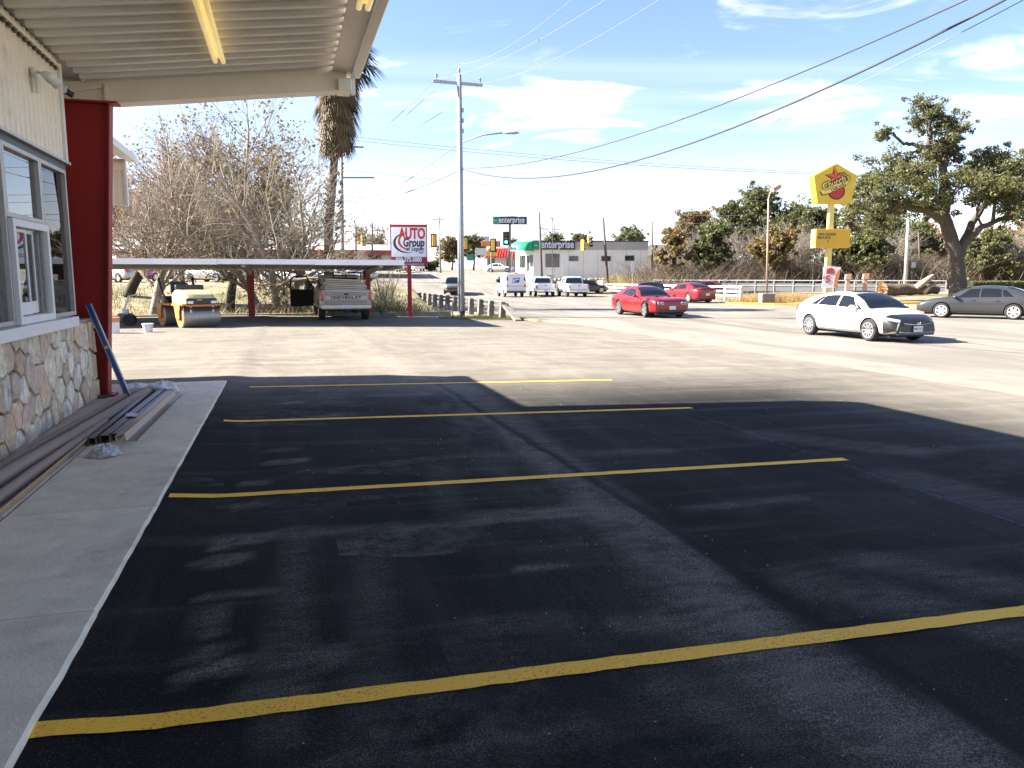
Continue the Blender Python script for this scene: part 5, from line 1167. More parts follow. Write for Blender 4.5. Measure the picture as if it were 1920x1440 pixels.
for y in (-.56, .56): mb = MB(); mb.tube([(-.30, y, .78), (-.75, y, 1.10), (-1.05, y, 1.62)], .035, 8); mb.build('guard_bar', BLACKPL, ro, smooth=True)
mb = MB(); mb.b2(-1.12, -.78, -.5, .5, .79, 1.0); mb.build('water_tank', BLACKPL, ro, bevel=.03)

# buckets and a push machine left of the roller
def bucket(name, label, px, py, r0, r1, h_, parts):
    p = ground(px, py); p.z += .022; t = thing(name, label, 'bucket', p, .3)
    for nm, z0, z1, m in parts:
        mb = MB(); R_ = lambda z: lerp(r0, r1, z/h_); mb.lathe([(R_(z0), z0), (R_(z1), z1)], n=22); mb.build(nm, m, t, auto=40)
    mb = MB(); mb.lathe([(r1+.012, h_-.04), (r1+.012, h_), (r1-.005, h_), (r1-.01, h_-.02)], n=22); mb.build('rim', parts[-1][3], t)
    mb = MB(); mb.tube([(r1*cos(a), r1*sin(a)*.3-r1*.9, h_-.03-.12*abs(sin(a))) for a in [k*pi/10 for k in range(11)]], .004, 5); mb.build('handle', DARK, t)
MW = mat('bucket_white', (.70, .70, .68), .4, var=.06); MO = mat('bucket_orange', (.62, .26, .13), .5, var=.08)
bucket('bucket', 'white bucket with an orange top beside the red column', 214, 627, .15, .17, .48, [('body', 0, .33, MW), ('top_band', .331, .48, MO)])
bucket('bucket', 'small white bucket standing alone on the lot', 278, 625, .12, .15, .27, [('body', 0, .27, MW)])
p = ground(238, 612); p.z += .022; t = thing('push_machine', 'push machine with bent white handlebar and black wheel', 'machine', p, R(20)); MT = mat('white_tubing', (.6, .6, .58), .4)
mb = MB()
for s in (-1, 1): mb.tube([(.2, s*.20, .22), (-.05, s*.22, .55), (.12, s*.22, .98), (.35, s*.22, 1.05)], .02, 7)
mb.tube([(.35, -.22, 1.05), (.35, .22, 1.05)], .02, 7); mb.build('handlebar', MT, t)
for s in (-1, 1): mb = MB(); mb.lathe([(.12, -.03), (.19, -.04), (.2, 0), (.19, .04), (.12, .03)], (.1, s*.26, .2), 'y', 20); mb.build('wheel', RUBBER, t)
mb = MB(); mb.b2(-.25, .2, -.16, .16, .14, .42); mb.build('engine', mat('engine_grey', (.12, .12, .12), .5, .3), t, bevel=.03)
mb = MB(); mb.lathe([(.11, .0), (.11, .13)], (-.02, 0, .42), 'z', 16); mb.build('tank', MW, t)
mb = MB(); mb.lathe([(.16, -.02), (.16, .02)], (.1, .30, .2), 'y', 20); mb.build('pulley', MT, t)
# ------------------------------------------------------------------ bridge rails and kerbs
M_CONCR = mat('old_rail_concrete', (.20, .18, .15), .92, var=.22, vscale=4, bump=.3, bscale=25); M_GALV = mat('galvanised', (.24, .245, .25), .5, .4, var=.12, vscale=4)
br = thing('bridge_railing', 'old concrete post railing along the bridge behind the utility pole', 'railing', W(9.05, 34, 0), TH)
for k in range(16):
    v = -1.3+2.0*k; mb = MB(); z0 = -.22; mb.hexa([(-.14, v-.17, z0), (.14, v-.17, z0), (.14, v+.17, z0), (-.14, v+.17, z0), (-.08, v-.13, z0+.82), (.12, v-.13, z0+.82), (.12, v+.13, z0+.82), (-.08, v+.13, z0+.82)]); mb.build('rail_post', M_CONCR, br, bevel=.03)
mb = MB(); mb.b2(.13, .19, -1.6, 29, .22, .34); mb.b2(.19, .22, -1.6, 29, .25, .31); mb.b2(.13, .19, -1.6, 29, .42, .54); mb.build('rail_beam', mat('weathered_rail', (.10, .098, .095), .6, .3, var=.2), br)
mb = MB(); mb.beam((.1, -1.4, .45), (.25, -2.9, -.15), .28, .10); mb.build('end_brace', M_CONCR, br)
mb = MB(); mb.b2(-.22, .45, -1.9, 29, -.62, -.225); mb.b2(-.15, .3, 0, 29, -2.4, -.63); mb.build('deck_edge', mat('tan_concrete', (.36, .30, .22), .9, var=.25, vscale=2), br)
ry = W(34.2, 53.5, 0); wr = thing('street_railing', 'white three-bar railing along the far side of the street', 'railing', ry, TH); M_WR = mat('railing_white', (.62, .60, .54), .7, var=.12, vscale=5)
for k in range(13): mb = MB(); v = k*2.2; mb.b2(-.12, .12, v-.12, v+.12, -.25, .98); mb.build('rail_post', M_WR, wr, bevel=.02)
for z in (.22, .55, .90):
    mb = MB(); mb.b2(-.165, -.122, -.25, 26.7, z-.07, z+.07); mb.build('rail_bar', M_WR, wr)
mb = MB(); mb.b2(-.3, .3, 27.0, 28.6, -.3, 1.25); mb.build('end_block', mat('white_concrete', (.66, .64, .58), .8, var=.08), wr, bevel=.03)
# island with a yellow kerb
poly = [(29.3, 47.6), (29.9, 46.4), (31.5, 45.2), (34, 44.0), (38, 42.6), (44, 41.5), (52, 40.5), (60, 40), (60, 53), (40, 53.2), (33.2, 53.2), (31.2, 50.5)]
mb = MB(); mb.prism(poly, lambda p, k: (p[0], p[1], hz(p[0], p[1])+(.10 if k else -.2))); tag(mb.build('verge', M_LAND, rz=TH), kind='structure')
mb = MB(); kp = poly[:7]
for a, b in zip(kp, kp[1:]): mb.beam((*a, hz(*a)+.05), (*b, hz(*b)+.05), .2, .17)
tag(mb.build('kerb', M_YKERB, rz=TH), kind='structure')
# grassy toe of ground round the utility pole
poly = [(6.4, 33.2), (8.6, 32.4), (9.6, 31.6), (10.1, 30.4), (10.25, 31.5), (9.8, 33.4), (9.4, 36), (6.4, 36)]
mb = MB(); mb.prism(poly, lambda p, k: (p[0], p[1], hz(*p)+(.09 if k else -.3))); tag(mb.build('grass_verge', mat('winter_grass', (.13, .12, .04), .95, var=.4, vscale=3, col2=(.26, .20, .09), c2scale=1.5), rz=TH), kind='structure')
# long grey barrier beyond the verge
A, B = at(1225, 520, 82), at(1775, 520, 66); gr = thing('guard_rail', 'long grey guard rail behind the verge and the fallen log', 'guard rail', (A+B)/2*1.0, atan2((B-A).y, (B-A).x)); gr.location.z = gz(gr.location); Lh = (B-A).length/2
mb = MB(); mb.b2(-Lh, Lh, -.06, .06, .25, 1.02); mb.build('panel', mat('barrier_grey', (.10, .102, .108), .6, .2, var=.12, vscale=1), gr)
mb = MB(); mb.tube([(-Lh, 0, 1.28), (Lh, 0, 1.28)], .05, 6); mb.build('top_rail', M_GALV, gr)
mb = MB(); mb.tube([(-Lh, -.09, .78), (Lh, -.09, .78)], .035, 6); mb.build('mid_rail', M_GALV, gr)
n = 15
for k in range(n+1): mb = MB(); x = lerp(-Lh, Lh, k/n); mb.b2(x-.05, x+.05, -.12, -.061, -.1, 1.26); mb.build('rail_post', M_GALV, gr)

# ------------------------------------------------------------------ poles
M_GPOLE = mat('grey_painted_steel', (.30, .315, .34), .55, .2, var=.06, vscale=3); M_WOOD = mat('creosote_wood', (.085, .062, .048), .9, var=.25, vscale=6, stretch=(3, 3, .4))
pb = at(865, 583, 36.3); pb.z = gz(pb)
up = thing('utility_pole', 'tall grey utility pole with crossarm and street light', 'utility pole', pb, 0)
topz = at(861, 140, 36.3).z
mb = MB(); mb.tube([(0, 0, 0), (0, 0, 5), (0, 0, topz-pb.z)], [.165, .145, .10], 14); mb.build('shaft', M_GPOLE, up, smooth=True)
mb = MB(); mb.tube([(0, 0, -.3), (0, 0, .32)], .172, 14); mb.build('base_band', BLACKPL, up, smooth=True)
ca, cb_ = at(812, 152, 36.2)-pb, at(905, 160, 36.4)-pb
mb = MB(); mb.beam(ca, cb_, .10, .13); mb.build('crossarm', M_GPOLE, up, bevel=.01)
M_INS = mat('grey_insulator', (.26, .26, .28), .3)
for p in (ca+Vector((.15, 0, .05)), cb_-Vector((.12, 0, -.05)), Vector((0, 0, topz-pb.z))):
    mb = MB(); mb.lathe([(.03, 0), (.03, .12), (.07, .13), (.07, .17), (.04, .19), (.06, .21), (.06, .25), (.02, .28)], p, n=10); mb.build('insulator', M_INS, up)
mb = MB(); mb.tube([(0, 0, topz-pb.z), (0, 0, topz-pb.z+.35)], .02, 6); mb.build('top_pin', M_GPOLE, up)
a0 = at(868, 266, 36.2)-pb; a1 = at(905, 253, 36)-pb; a2 = at(945, 249, 35.8)-pb; a3 = at(973, 250, 35.7)-pb
mb = MB(); mb.tube([a0, a1, a2], [.045, .04, .035], 8); mb.build('lamp_arm', M_GPOLE, up, smooth=True)
mb = MB(); mb.tube([a2-Vector((.05, 0, 0)), lerp(a2, a3, .25), lerp(a2, a3, .75), a3], [.05, .11, .12, .05], 10); mb.v = [(x, y, a2.z+(z-a2.z)*.55) for x, y, z in mb.v]; hd_ = mb.build('lamp_head', M_GPOLE, up, smooth=True)
for z in (.0, .45, .9): mb = MB(); mb.box((.15, 0, a0.z+.5+z), (.08, .12, .18)); mb.build('bracket', M_GPOLE, up, bevel=.01)
mb = MB(); mb.tube([(0, -.16, .3), (0, -.15, 2), (.0, -.13, a0.z)], .02, 6); mb.build('conduit', M_GPOLE, up)
def wood_pole(label, base, top, Y, r=.14, arms=(), z_=None, grp='wooden poles round the junction', name='wooden_pole', m=None):
    b, t_ = at(*base, Y), at(*top, Y); b.z = min(b.z, gz(b)); b.z = gz(b)
    o = thing(name, label, 'pole', b, 0, grp); mb = MB(); mb.tube([(0, 0, -.2), (t_-b)*.5, t_-b], [r, r*.9, r*.7], 9); mb.build('shaft', m or M_WOOD, o, smooth=True)
    for (px0, py0, px1, py1) in arms: mb = MB(); mb.beam(at(px0, py0, Y)-b, at(px1, py1, Y)-b, .12, .14); mb.build('crossarm', m or M_WOOD, o)
    return o, b
wood_pole('leaning wooden pole in front of the black sign on the car rental', (1017, 513), (1011, 398), 90)
wood_pole('leaning wooden pole right of the hanging traffic signals', (1141, 522), (1131, 408), 88, .16)
wood_pole('wooden pole at the right end of the pale building', (1223, 490), (1224, 416), 112)
wood_pole('bare wooden pole left of the auto sign', (697, 500), (698, 418), 95)
wood_pole('short dark pole behind the carport left of the auto sign', (668, 505), (667, 425), 95)
wood_pole('tall grey pole with crossarms behind the palm', (643, 530), (640, 262), 72, .17, ((648, 275, 682, 276), (636, 333, 702, 333)), m=mat('weathered_pole', (.24, .22, .20), .85, var=.15))
wood_pole('thin pole with crossarm far behind the auto sign', (826, 503), (823, 406), 120, .15, ((812, 411, 834, 411),), m=M_GALV)
for px, Y in ((815, 0), ):
    pass
wood_pole('short wooden post right of the light pole near the oak', (1728, 530), (1722, 435), 80, .13)
# lamp post on a concrete block
b = at(1437, 563, 54); b.z = gz(b); lp = thing('lamp_post', 'thin tan lamp post on a concrete block at the verge', 'lamp post', b, 0)
mb = MB(); mb.b2(-.45, .45, -.45, .45, 0, .75); mb.build('concrete_base', M_CONCR, lp, bevel=.03)
mb = MB(); mb.tube([(0, 0, .75), at(1441, 372, 54)-b], [.075, .055], 10); mb.build('shaft', mat('tan_steel', (.28, .21, .17), .6), lp, smooth=True)
e = at(1441, 372, 54)-b; mb = MB(); mb.tube([e, e+Vector((.1, 0, .35)), e+Vector((.35, -.1, .55))], .05, 8); mb.build('arm', mat('tan_steel', (.28, .21, .17)), lp)
mb = MB(); mb.box((0, 0, 0), (.62, .45, .28)); o = mb.build('lamp_box', mat('tan_steel', ()), lp, bevel=.03); o.location = e+Vector((.4, -.15, .66)); o.rotation_euler = (0, R(-28), .3)
b = at(1698, 527, 72); b.z = gz(b); lp = thing('light_pole', 'tall white light pole left of the oak trunk', 'lamp post', b, 0)
t_ = at(1704, 385, 72)-b; mb = MB(); mb.tube([(0, 0, 0), t_], [.17, .10], 12); mb.build('shaft', mat('pale_pole', (.50, .51, .52), .5, .2), lp, smooth=True); mb = MB(); mb.tube([t_, t_+Vector((-.4, 0, .35)), t_+Vector((-2, -.2, .5))], .05, 7); mb.build('arm', M_GALV, lp); mb = MB(); mb.box(t_+Vector((-2.2, -.2, .5)), (.7, .3, .14)); mb.build('lamp_head', M_GALV, lp, bevel=.03)

# ------------------------------------------------------------------ cables
M_CABLE = mat('black_cable', (.03, .03, .034), .7); M_CABLE2 = mat('grey_wire', (.16, .17, .19), .6)
def cable(label, A, B, sag, r, m=M_CABLE, grp='overhead cables'):
    n = 26; mb = MB(); mb.tube([lerp(A, B, i/n)-Vector((0, 0, 4*sag*(i/n)*(1-i/n)))-A for i in range(n+1)], r, 5, False); tag(mb.build('overhead_cable', m, loc=A, smooth=True, fix=False), label, 'cable', grp)
pw_ = lambda p: pb+Vector(p)
cable('thick cable from the grey pole to the upper right, lower of the pair', at(867, 317, 36.3), at(1960, -40, 12), 1.35, .021)
cable('cable from the grey pole to the upper right, upper of the pair', at(867, 315, 36.3), at(1920, -50, 12), .75, .015)
cable('thin cable hugging the thick cable at the upper right', at(867, 320, 36.3), at(1975, -30, 12), 1.5, .008, M_CABLE2)
for lb_, a, b_ in (('wire from the top pin of the grey pole towards the viewer', (861, 120), (1085, -12)), ('wire from the left crossarm end towards the viewer', (815, 148), (1150, -10)), ('wire from the right crossarm end towards the viewer', (902, 156), (1260, -16))):
    cable(lb_, at(*a, 36.3), at(*b_, 17), .35, .007, M_CABLE2)
for lb_, a, b_, r in (('wire from the left crossarm end back to the pole by the palm', (814, 150), (650, 274), .014), ('wire from the top pin back to the pole by the palm', (861, 121), (664, 274), .014), ('wire from the right crossarm end back to the pole by the palm', (902, 157), (681, 275), .014), ('slack cable from the lamp arm level back to the pole by the palm', (860, 268), (640, 392), .02), ('thick cable from the grey pole back behind the carport trees', (860, 319), (640, 376), .03)):
    cable(lb_, at(*a, 36.3), at(*b_, 72), .6, r, M_CABLE2)
for k, (a, b_, r) in enumerate([((600, 249), (1720, 330), .026), ((600, 256), (1720, 333), .026), ((600, 312), (1500, 378), .024), ((600, 362), (1420, 404), .024), ((600, 372), (1420, 420), .022), ((600, 396), (1500, 440), .03), ((600, 420), (1012, 408), .02)]):
    cable(['highest of the wires crossing the far street', 'second highest wire crossing the far street', 'third wire from the top crossing the far street', 'middle wire crossing the far street', 'third lowest wire crossing the far street', 'second lowest wire crossing the far street', 'lowest wire crossing the far street'][k], at(*a, 96), at(*b_, 96), .8, r, M_CABLE2, 'wires across the far street')
# span wires that carry the signals
S1a, S1b = at(697, 425, 93), at(1012, 412, 90); cable('span wire holding the left traffic signals', S1a, S1b, 2.0, .02)
S2a, S2b = at(1012, 425, 90), at(1132, 422, 88); cable('span wire holding the right traffic signals', S2a, S2b, .9, .02)
# ------------------------------------------------------------------ traffic signals
M_SY = mat('signal_yellow', (.62, .36, .04), .5, var=.06); M_SB = mat('signal_black', (.015, .015, .015), .5)
def signal(label, px, py, Y, yaw, plate=True, back=False, lit=None, yellow=True):
    p = at(px, py, Y); t = thing('traffic_signal', label, 'traffic light', p, yaw, 'hanging traffic signals')
    if plate: mb = MB(); mb.b2(-.36, .36, .10, .12, -.78, .78); mb.build('backplate', M_SB, t)
    mb = MB(); mb.b2(-.2, .2, .121, .34, -.62, .62); mb.build('housing', M_SY if yellow else M_SB, t, bevel=.02)
    for k, c_ in enumerate(((.35, .02, .01), (.4, .22, .02), (.02, .30, .14))):
        z = .41-.41*k; mb = MB(); mb.lathe([(.15, .06), (.15, .10)], (0, 0, z), 'y', 14); on = lit == k
        m = mat('lens_%d_%d' % (k, on), c_, .2, emis=(*[min(1, q*2.4) for q in c_], 2.5) if on else None); mb.build('lens', m, t)
        mb = MB(); mb.lathe([(.17, -.16), (.17, .10)], (0, 0, z), 'y', 14); vs = mb.v; mb.f = [f for f in mb.f if len(f) == 4]; mb.m = mb.m[:len(mb.f)]; mb.build('visor', M_SB, t)
    mb = MB(); mb.tube([(0, .2, .62), (0, .2, 1.25)], .03, 6); mb.build('hanger', M_SB, t)
signal('hanging traffic signal right beside the auto sign', 813, 451, 92, pi+.25)
signal('hanging traffic signal just right of the grey utility pole', 873, 457, 92, pi+.1)
signal('hanging traffic signal over the diner\'s red roof', 925, 460, 91, pi-.1)
signal('traffic signal with green lamp left of the rental sign pole', 949, 447, 91, .1, lit=2, yellow=False)
signal('yellow traffic signal without backplate over the pale building', 1094, 460, 88, pi-.5, plate=False)
signal('dark traffic signal near the right leaning pole', 1108, 453, 88, .9, plate=False, yellow=True)
signal('orange traffic signal behind the tree branches left of the auto sign', 683, 452, 90, 1.2, plate=False)

# ------------------------------------------------------------------ signs
M_SW = mat('sign_white', (.66, .67, .70), .4); M_SR = mat('sign_red', (.26, .008, .02), .45); M_SR2 = mat('letter_red', (.40, .012, .02), .45); M_SK = mat('letter_black', (.015, .015, .022), .5)
b = at(769, 588, 34.6); b.z = gz(b); zc = lambda py: at(769, py, 34.6).z-b.z
au = thing('roadside_sign', 'red and white auto dealer sign on a single red post', 'sign', b, R(2))
mb = MB(); mb.b2(-.09, .09, -.06, .06, -.1, zc(497)); mb.build('post', mat('sign_post_red', (.42, .02, .025), .45, var=.05), au, bevel=.012)
x0, x1 = -.78, .80; z0, z1 = zc(499), zc(421)
mb = MB(); mb.b2(x0, x1, -.16, -.06, z0, z1); pn = mb.build('panel', M_SW, au, bevel=.012)
mb = MB(); mb.b2(x0+.0, x1-.0, -.166, -.161, z1-.12, z1-.004); mb.build('top_band', M_SR, pn); mb = MB(); mb.b2(x0+.0, x1-.0, -.166, -.161, z0+.004, z0+.40); mb.build('bottom_band', M_SR, pn)
for s in (x0, x1): mb = MB(); mb.b2(s-.02, s+.02, -.17, -.05, z0-.01, z1+.01); mb.build('edge_trim', M_SR, pn)
T_ = lambda x, z, y=-.168: Matrix.Translation((x, y, z)) @ FACE
text('AUTO', .64, M_SR2, pn, M4=T_(.16, z1-.42), bold=.026, sx=.64); text('Group', .50, M_SK, pn, M4=T_(.22, z1-.80), bold=.018, shear=.12, sx=.70); text('of Seguin', .27, mat('letter_navy', (.02, .03, .08), .5), pn, M4=T_(.27, z1-1.06), bold=.004, shear=.15, sx=.80)
text('830-372-3000', .27, M_SW, pn, M4=T_(.0, z0+.27, -.172), bold=.012, sx=.74); text('autogroupofseguin.com', .105, M_SW, pn, M4=T_(.16, z0+.09, -.172), bold=.001)
def crescent(cx, cz, r0, r1, a0, a1, shift, m, n=22):
    pts = [(cx+r0*cos(lerp(a0, a1, i/n)), cz+r0*.72*sin(lerp(a0, a1, i/n))) for i in range(n+1)]+[(cx+shift+r1*cos(lerp(a1, a0, i/n)), cz+.02+r1*.72*sin(lerp(a1, a0, i/n))) for i in range(n+1)]
    mb = MB()
    for i in range(n): a, b, c, d = pts[i], pts[i+1], pts[2*n+1-i-1], pts[2*n+1-i]; mb.add([(q[0], -.170, q[1]) for q in (a, b, c, d)], [(0, 1, 2, 3)])
    mb.build('swoosh', m, pn)
crescent(-.05, z1-.80, .62, .60, R(100), R(285), .09, M_SK); crescent(.06, z1-.74, .52, .50, R(105), R(265), .07, M_SR2)
mb = MB(); mb.lathe([(.11, -.168), (.11, -.172)], (.55, 0, z1-1.22), 'y', 18); mb.v = [(x, y, (z1-1.22)+(z-(z1-1.22))*.4) for x, y, z in mb.v]; mb.build('oval_badge', mat('badge_pink', (.50, .16, .20), .5), pn)

# car rental pylon
M_EK = mat('sign_black', (.02, .022, .028), .4); M_EG = mat('sign_green', (.02, .22, .11), .4)
b = at(956, 506, 106); b.z = gz(b); sc_ = 106/1450; en = thing('pylon_sign', 'black and green rental sign on a tall black pole', 'sign', b, 0)
zt, zb_ = at(956, 406, 106).z-b.z, at(956, 421, 106).z-b.z; mb = MB(); mb.tube([(0, .2, 0), (0, .2, zt-.1)], .16, 10); mb.build('pole', M_EK, en)
x0, x1 = (925-956)*sc_, (987.5-956)*sc_; mb = MB(); mb.b2(x0, x1, -.1, .1, zb_, zt); pn = mb.build('panel', M_EK, en); mb = MB(); mb.b2(x0, x0+.95, -.112, -.102, zb_, zt); mb.build('green_end', M_EG, pn)
text('enterprise', 1.16, M_SW, pn, M4=T_(x0+2.52, (zt+zb_)/2+.06, -.115), bold=.022, sx=.72); mb = MB(); mb.b2(x0+.12, x0+.55, -.118, -.113, (zt+zb_)/2-.02, (zt+zb_)/2+.05); mb.build('dash', M_SW, pn); text('rent-a-car', .2, M_SW, pn, M4=T_(x0+3.8, zb_+.13, -.115))

# chicken restaurant pylon, pentagon over a reader board
M_CY = mat('sign_yellow', (.66, .44, .025), .45, var=.03); M_CY2 = mat('reader_yellow', (.62, .36, .02), .5); M_CYP = mat('pole_yellow', (.70, .54, .16), .5); M_BR = mat('logo_brown', (.05, .012, .008), .5); M_OR = mat('logo_orange', (.62, .16, .03), .5); M_RD = mat('logo_red', (.45, .02, .015), .5); M_YC = mat('logo_cream', (.75, .58, .14), .5)
Yc = 53; b = at(1549, 555, Yc); b.z = gz(b)+.1; k_ = Yc/1450; cs = thing('pylon_sign', 'yellow pentagon restaurant sign above a reader board', 'sign', b, R(2)); ZC = lambda py: at(1549, py, Yc).z-b.z
mb = MB(); mb.b2(-.17, .17, -.17, .17, -.2, ZC(378)); mb.build('pole', M_CYP, cs, bevel=.02)
pc = (ZC(308)+ZC(382))/2; pent = [(-1.12, ZC(382)), (1.12, ZC(382)), (1.50, ZC(331)), (.02, ZC(308)), (-1.46, ZC(331))]
mb = MB(); mb.prism(pent, lambda p, k: (p[0], .42-.84*k, p[1])); pn = mb.build('pentagon', M_CY, cs, bevel=.02)
fy = -.43
def flat(name, pts, m, par, y): mb = MB(); mb.prism(pts, lambda p, k: (p[0], y+.006-.012*k, p[1])); return mb.build(name, m, par)
cz = pc-.12
star = [];
for i in range(10):
    a = pi/2+R(8)-i*pi/5; r_ = (.68 if i % 2 == 0 else .27); star.append((-.02+r_*cos(a)*.92, cz+.52+r_*sin(a)))
flat('star_outline', [(-.02+(x+.02)*1.14, cz+.52+(z-cz-.52)*1.14) for x, z in star], M_BR, pn, fy)
flat('star', star, M_RD, pn, fy-.012)
for i in range(0, 10, 2):
    a, b_ = star[i], star[(i+1) % 10]; flat('star_facet', [(-.02, cz+.52), a, b_], M_OR, pn, fy-.024)
circ = [(.12+.56*cos(t_*2*pi/28), cz-.42+.52*sin(t_*2*pi/28)) for t_ in range(28)]; flat('seal_outline', circ, M_BR, pn, fy-.014); flat('seal', [(.12+(x-.12)*.86, cz-.42+(z-cz+.42)*.86) for x, z in circ], M_RD, pn, fy-.026)
ban = [(-.98, cz-.40), (-.80, cz-.62), (-.40, cz-.52), (.62, cz-.10), (.98, cz+.34), (.30, cz+.12), (-.50, cz-.16)]
flat('banner_outline', [(x*1.05, cz-.12+(z-cz+.12)*1.12) for x, z in ban], M_BR, pn, fy-.038); flat('banner', ban, M_YC, pn, fy-.050)
RT = Matrix.Rotation(R(22), 4, 'Z')
text("Church's", .66, M_BR, pn, M4=T_(.02, cz+.17, fy-.052) @ RT, bold=.055, sx=.80, shear=.2); text("Church's", .66, M_YC, pn, M4=T_(.02, cz+.17, fy-.068) @ RT, bold=.006, sx=.80, shear=.2)
text('CHICKEN', .27, M_BR, pn, M4=T_(.22, cz-.17, fy-.06) @ RT, bold=.006, sx=.9)
z0, z1 = ZC(465), ZC(430); mb = MB(); mb.b2(-1.1, 1.25, -.40, .40, z0, z1); rb = mb.build('reader_board', M_CY2, cs, bevel=.015)
text('NEW CHICKEN', .235, M_SK, rb, M4=T_(-.92, z0+.88, -.405), align='LEFT', bold=.003, sx=.72); text('MEGA BITES', .235, M_SK, rb, M4=T_(-.98, z0+.66, -.405), align='LEFT', bold=.003, sx=.72); text('5', .235, M_SK, rb, M4=T_(-.30, z0+.42, -.405), align='LEFT', bold=.003, sx=.72)
mb = MB(); mb.b2(-1.13, -1.101, -.20, -.06, z0, z1); mb.b2(-1.13, -1.101, .06, .2, z0, z1); mb.build('edge_strip', M_SW, rb)
# offer banner by the sign
b = at(1556, 560, 50.5); b.z = gz(b)+.1; bn = thing('offer_banner', 'white offer banner with a red five below the yellow sign', 'banner', b, R(-8)); ZB = lambda py: at(1556, py, 50.5).z-b.z
mb = MB(); mb.prism([(-.55, ZB(540)), (.38, ZB(540)), (.58, ZB(501)), (-.45, ZB(498))], lambda p, k: (p[0], .02-.04*k, p[1])); mb.build('sheet', mat('banner_white', (.62, .60, .60), .6), bn)
flat('food_shape', [(.18, ZB(539)), (.36, ZB(539)), (.56, ZB(503)), (.38, ZB(508)), (.22, ZB(522))], mat('banner_orange', (.5, .17, .05), .6), bn, -.03); flat('title_block', [(-.32, ZB(513)), (.20, ZB(514)), (.16, ZB(505)), (.0, ZB(502)), (-.28, ZB(504))], mat('banner_red', (.42, .04, .03), .6), bn, -.03); text('5', .62, M_RD, bn, M4=T_(-.20, ZB(524), -.032), bold=.02); text('$', .26, M_RD, bn, M4=T_(-.46, ZB(520), -.032), bold=.006)
for s in (-.5, .42): mb = MB(); mb.tube([(s, .03, 0), (s, .03, ZB(500))], .02, 6); mb.build('stake', M_GALV, bn)
for px, lb_ in ((1588, 'pinkish menu post left of the fallen log'), (1621, 'pinkish menu post closest to the fallen log')):
    b = at(px, 545, 57); b.z = gz(b)+.08; t = thing('menu_post', lb_, 'post', b, R(-10), 'pink posts by the restaurant sign'); mb = MB(); mb.b2(-.13, .13, -.13, .13, 0, 1.55); mb.build('shaft', mat('pink_post', (.42, .25, .19), .7, var=.1), t, bevel=.01); mb = MB(); mb.hexa([(-.2, -.2, 1.551), (.2, -.2, 1.551), (.2, .2, 1.551), (-.2, .2, 1.551), (-.14, -.2, 1.9), (.22, -.2, 1.95), (.22, .2, 1.95), (-.14, .2, 1.9)]); mb.build('head', mat('pink_post', ()), t)
# small signs near the junction
def small_sign(label, px, py, Y, w_, h_, m, post=True, txt=None, tm=None, base=None):
    p = at(px, py, Y); b = Vector((p.x, p.y, gz(p))); t = thing('street_sign', label, 'sign', b, 0); z = p.z-b.z; mb = MB(); mb.b2(-w_/2, w_/2, -.03, 0, z-h_/2, z+h_/2); o = mb.build('panel', m, t)
    if post: mb = MB(); mb.tube([(0, .05, 0), (0, .05, z+h_/2)], .045, 6); mb.build('post', M_GALV, t)
    if txt: text(txt, h_*.5, tm, o, M4=T_(0, z, -.034))
M_GRN = mat('road_sign_green', (.015, .20, .12), .5)
small_sign('green road sign on a post behind the utility pole', 881.5, 483, 112, .95, .85, M_GRN)
small_sign('white hanging sign board left of the diner', 902, 471.5, 118, 1.7, 1.05, mat('dull_white', (.5, .49, .46), .6)); small_sign('green and white street name sign under the signal', 960, 466, 92, 1.0, .35, mat('pale_green', (.45, .62, .55), .5)); small_sign('white sign panel on a thin post before the pale building', 1187, 500, 84, .32, 1.15, M_SW); small_sign('small square white sign beside the light pole', 1713, 497, 76, .42, .5, M_SW)
small_sign('round pale sign on a thin post in front of the pale building', 1055, 487, 90, .3, .5, M_SW)
b = at(1035, 505, 92); mb = MB(); b.z = gz(b); tag(mb.b2(-.0, .07, -.04, .04, 0, at(1032, 406, 92).z-b.z).build('flag_pole', M_GALV, loc=b), 'thin bare flag pole before the rental building', 'flag pole')
b = at(1031, 516, 88); b.z = gz(b); t = thing('utility_cabinet', 'tall pale cabinet in front of the rental building', 'cabinet', b, 0); mb = MB(); mb.b2(-.42, .42, -.3, .3, 0, 1.55); mb.build('box', mat('pale_cabinet', (.48, .43, .33), .7, var=.06), t, bevel=.02); mb = MB(); mb.b2(-.47, .47, -.35, .35, 1.551, 1.62); mb.build('lid', mat('pale_cabinet', ()), t)
# ------------------------------------------------------------------ far buildings
M_BW = mat('painted_block', (.84, .80, .71), .8, var=.08, vscale=.6); M_BF = mat('grey_fascia', (.46, .43, .39), .7, var=.06, vscale=1); M_WIN = mat('dark_window', (.02, .02, .024), .12, spec=.8, coat=.4)
Ye = 103; k_ = Ye/1450; b = at(1095, 513, Ye); b.z = gz(b)-.05; eb = thing('rental_building', 'long pale flat roofed car rental building with green awning', 'building', b, R(3)); X = lambda px: (px-1095)*k_; Z = lambda py: at(1095, py, Ye).z-b.z
mb = MB(); mb.b2(X(1000), X(1213), 0, 9, -1, Z(467)); mb.build('wall', M_BW, eb)
mb = MB(); mb.hexa([(X(975), 2.2, -1), (X(1000), -.02, -1), (X(1000), 9, -1), (X(975), 9, -1), (X(975), 2.2, Z(466)), (X(1000), -.02, Z(466)), (X(1000), 9, Z(466)), (X(975), 9, Z(466))]); mb.build('corner_wall', M_BW, eb)
pr = ribs(X(1000), X(1214), .22, .03); mb = MB()
for p, h_ in pr: mb.v += [(p, -.12-h_, Z(468)), (p, -.12-h_, Z(453))]
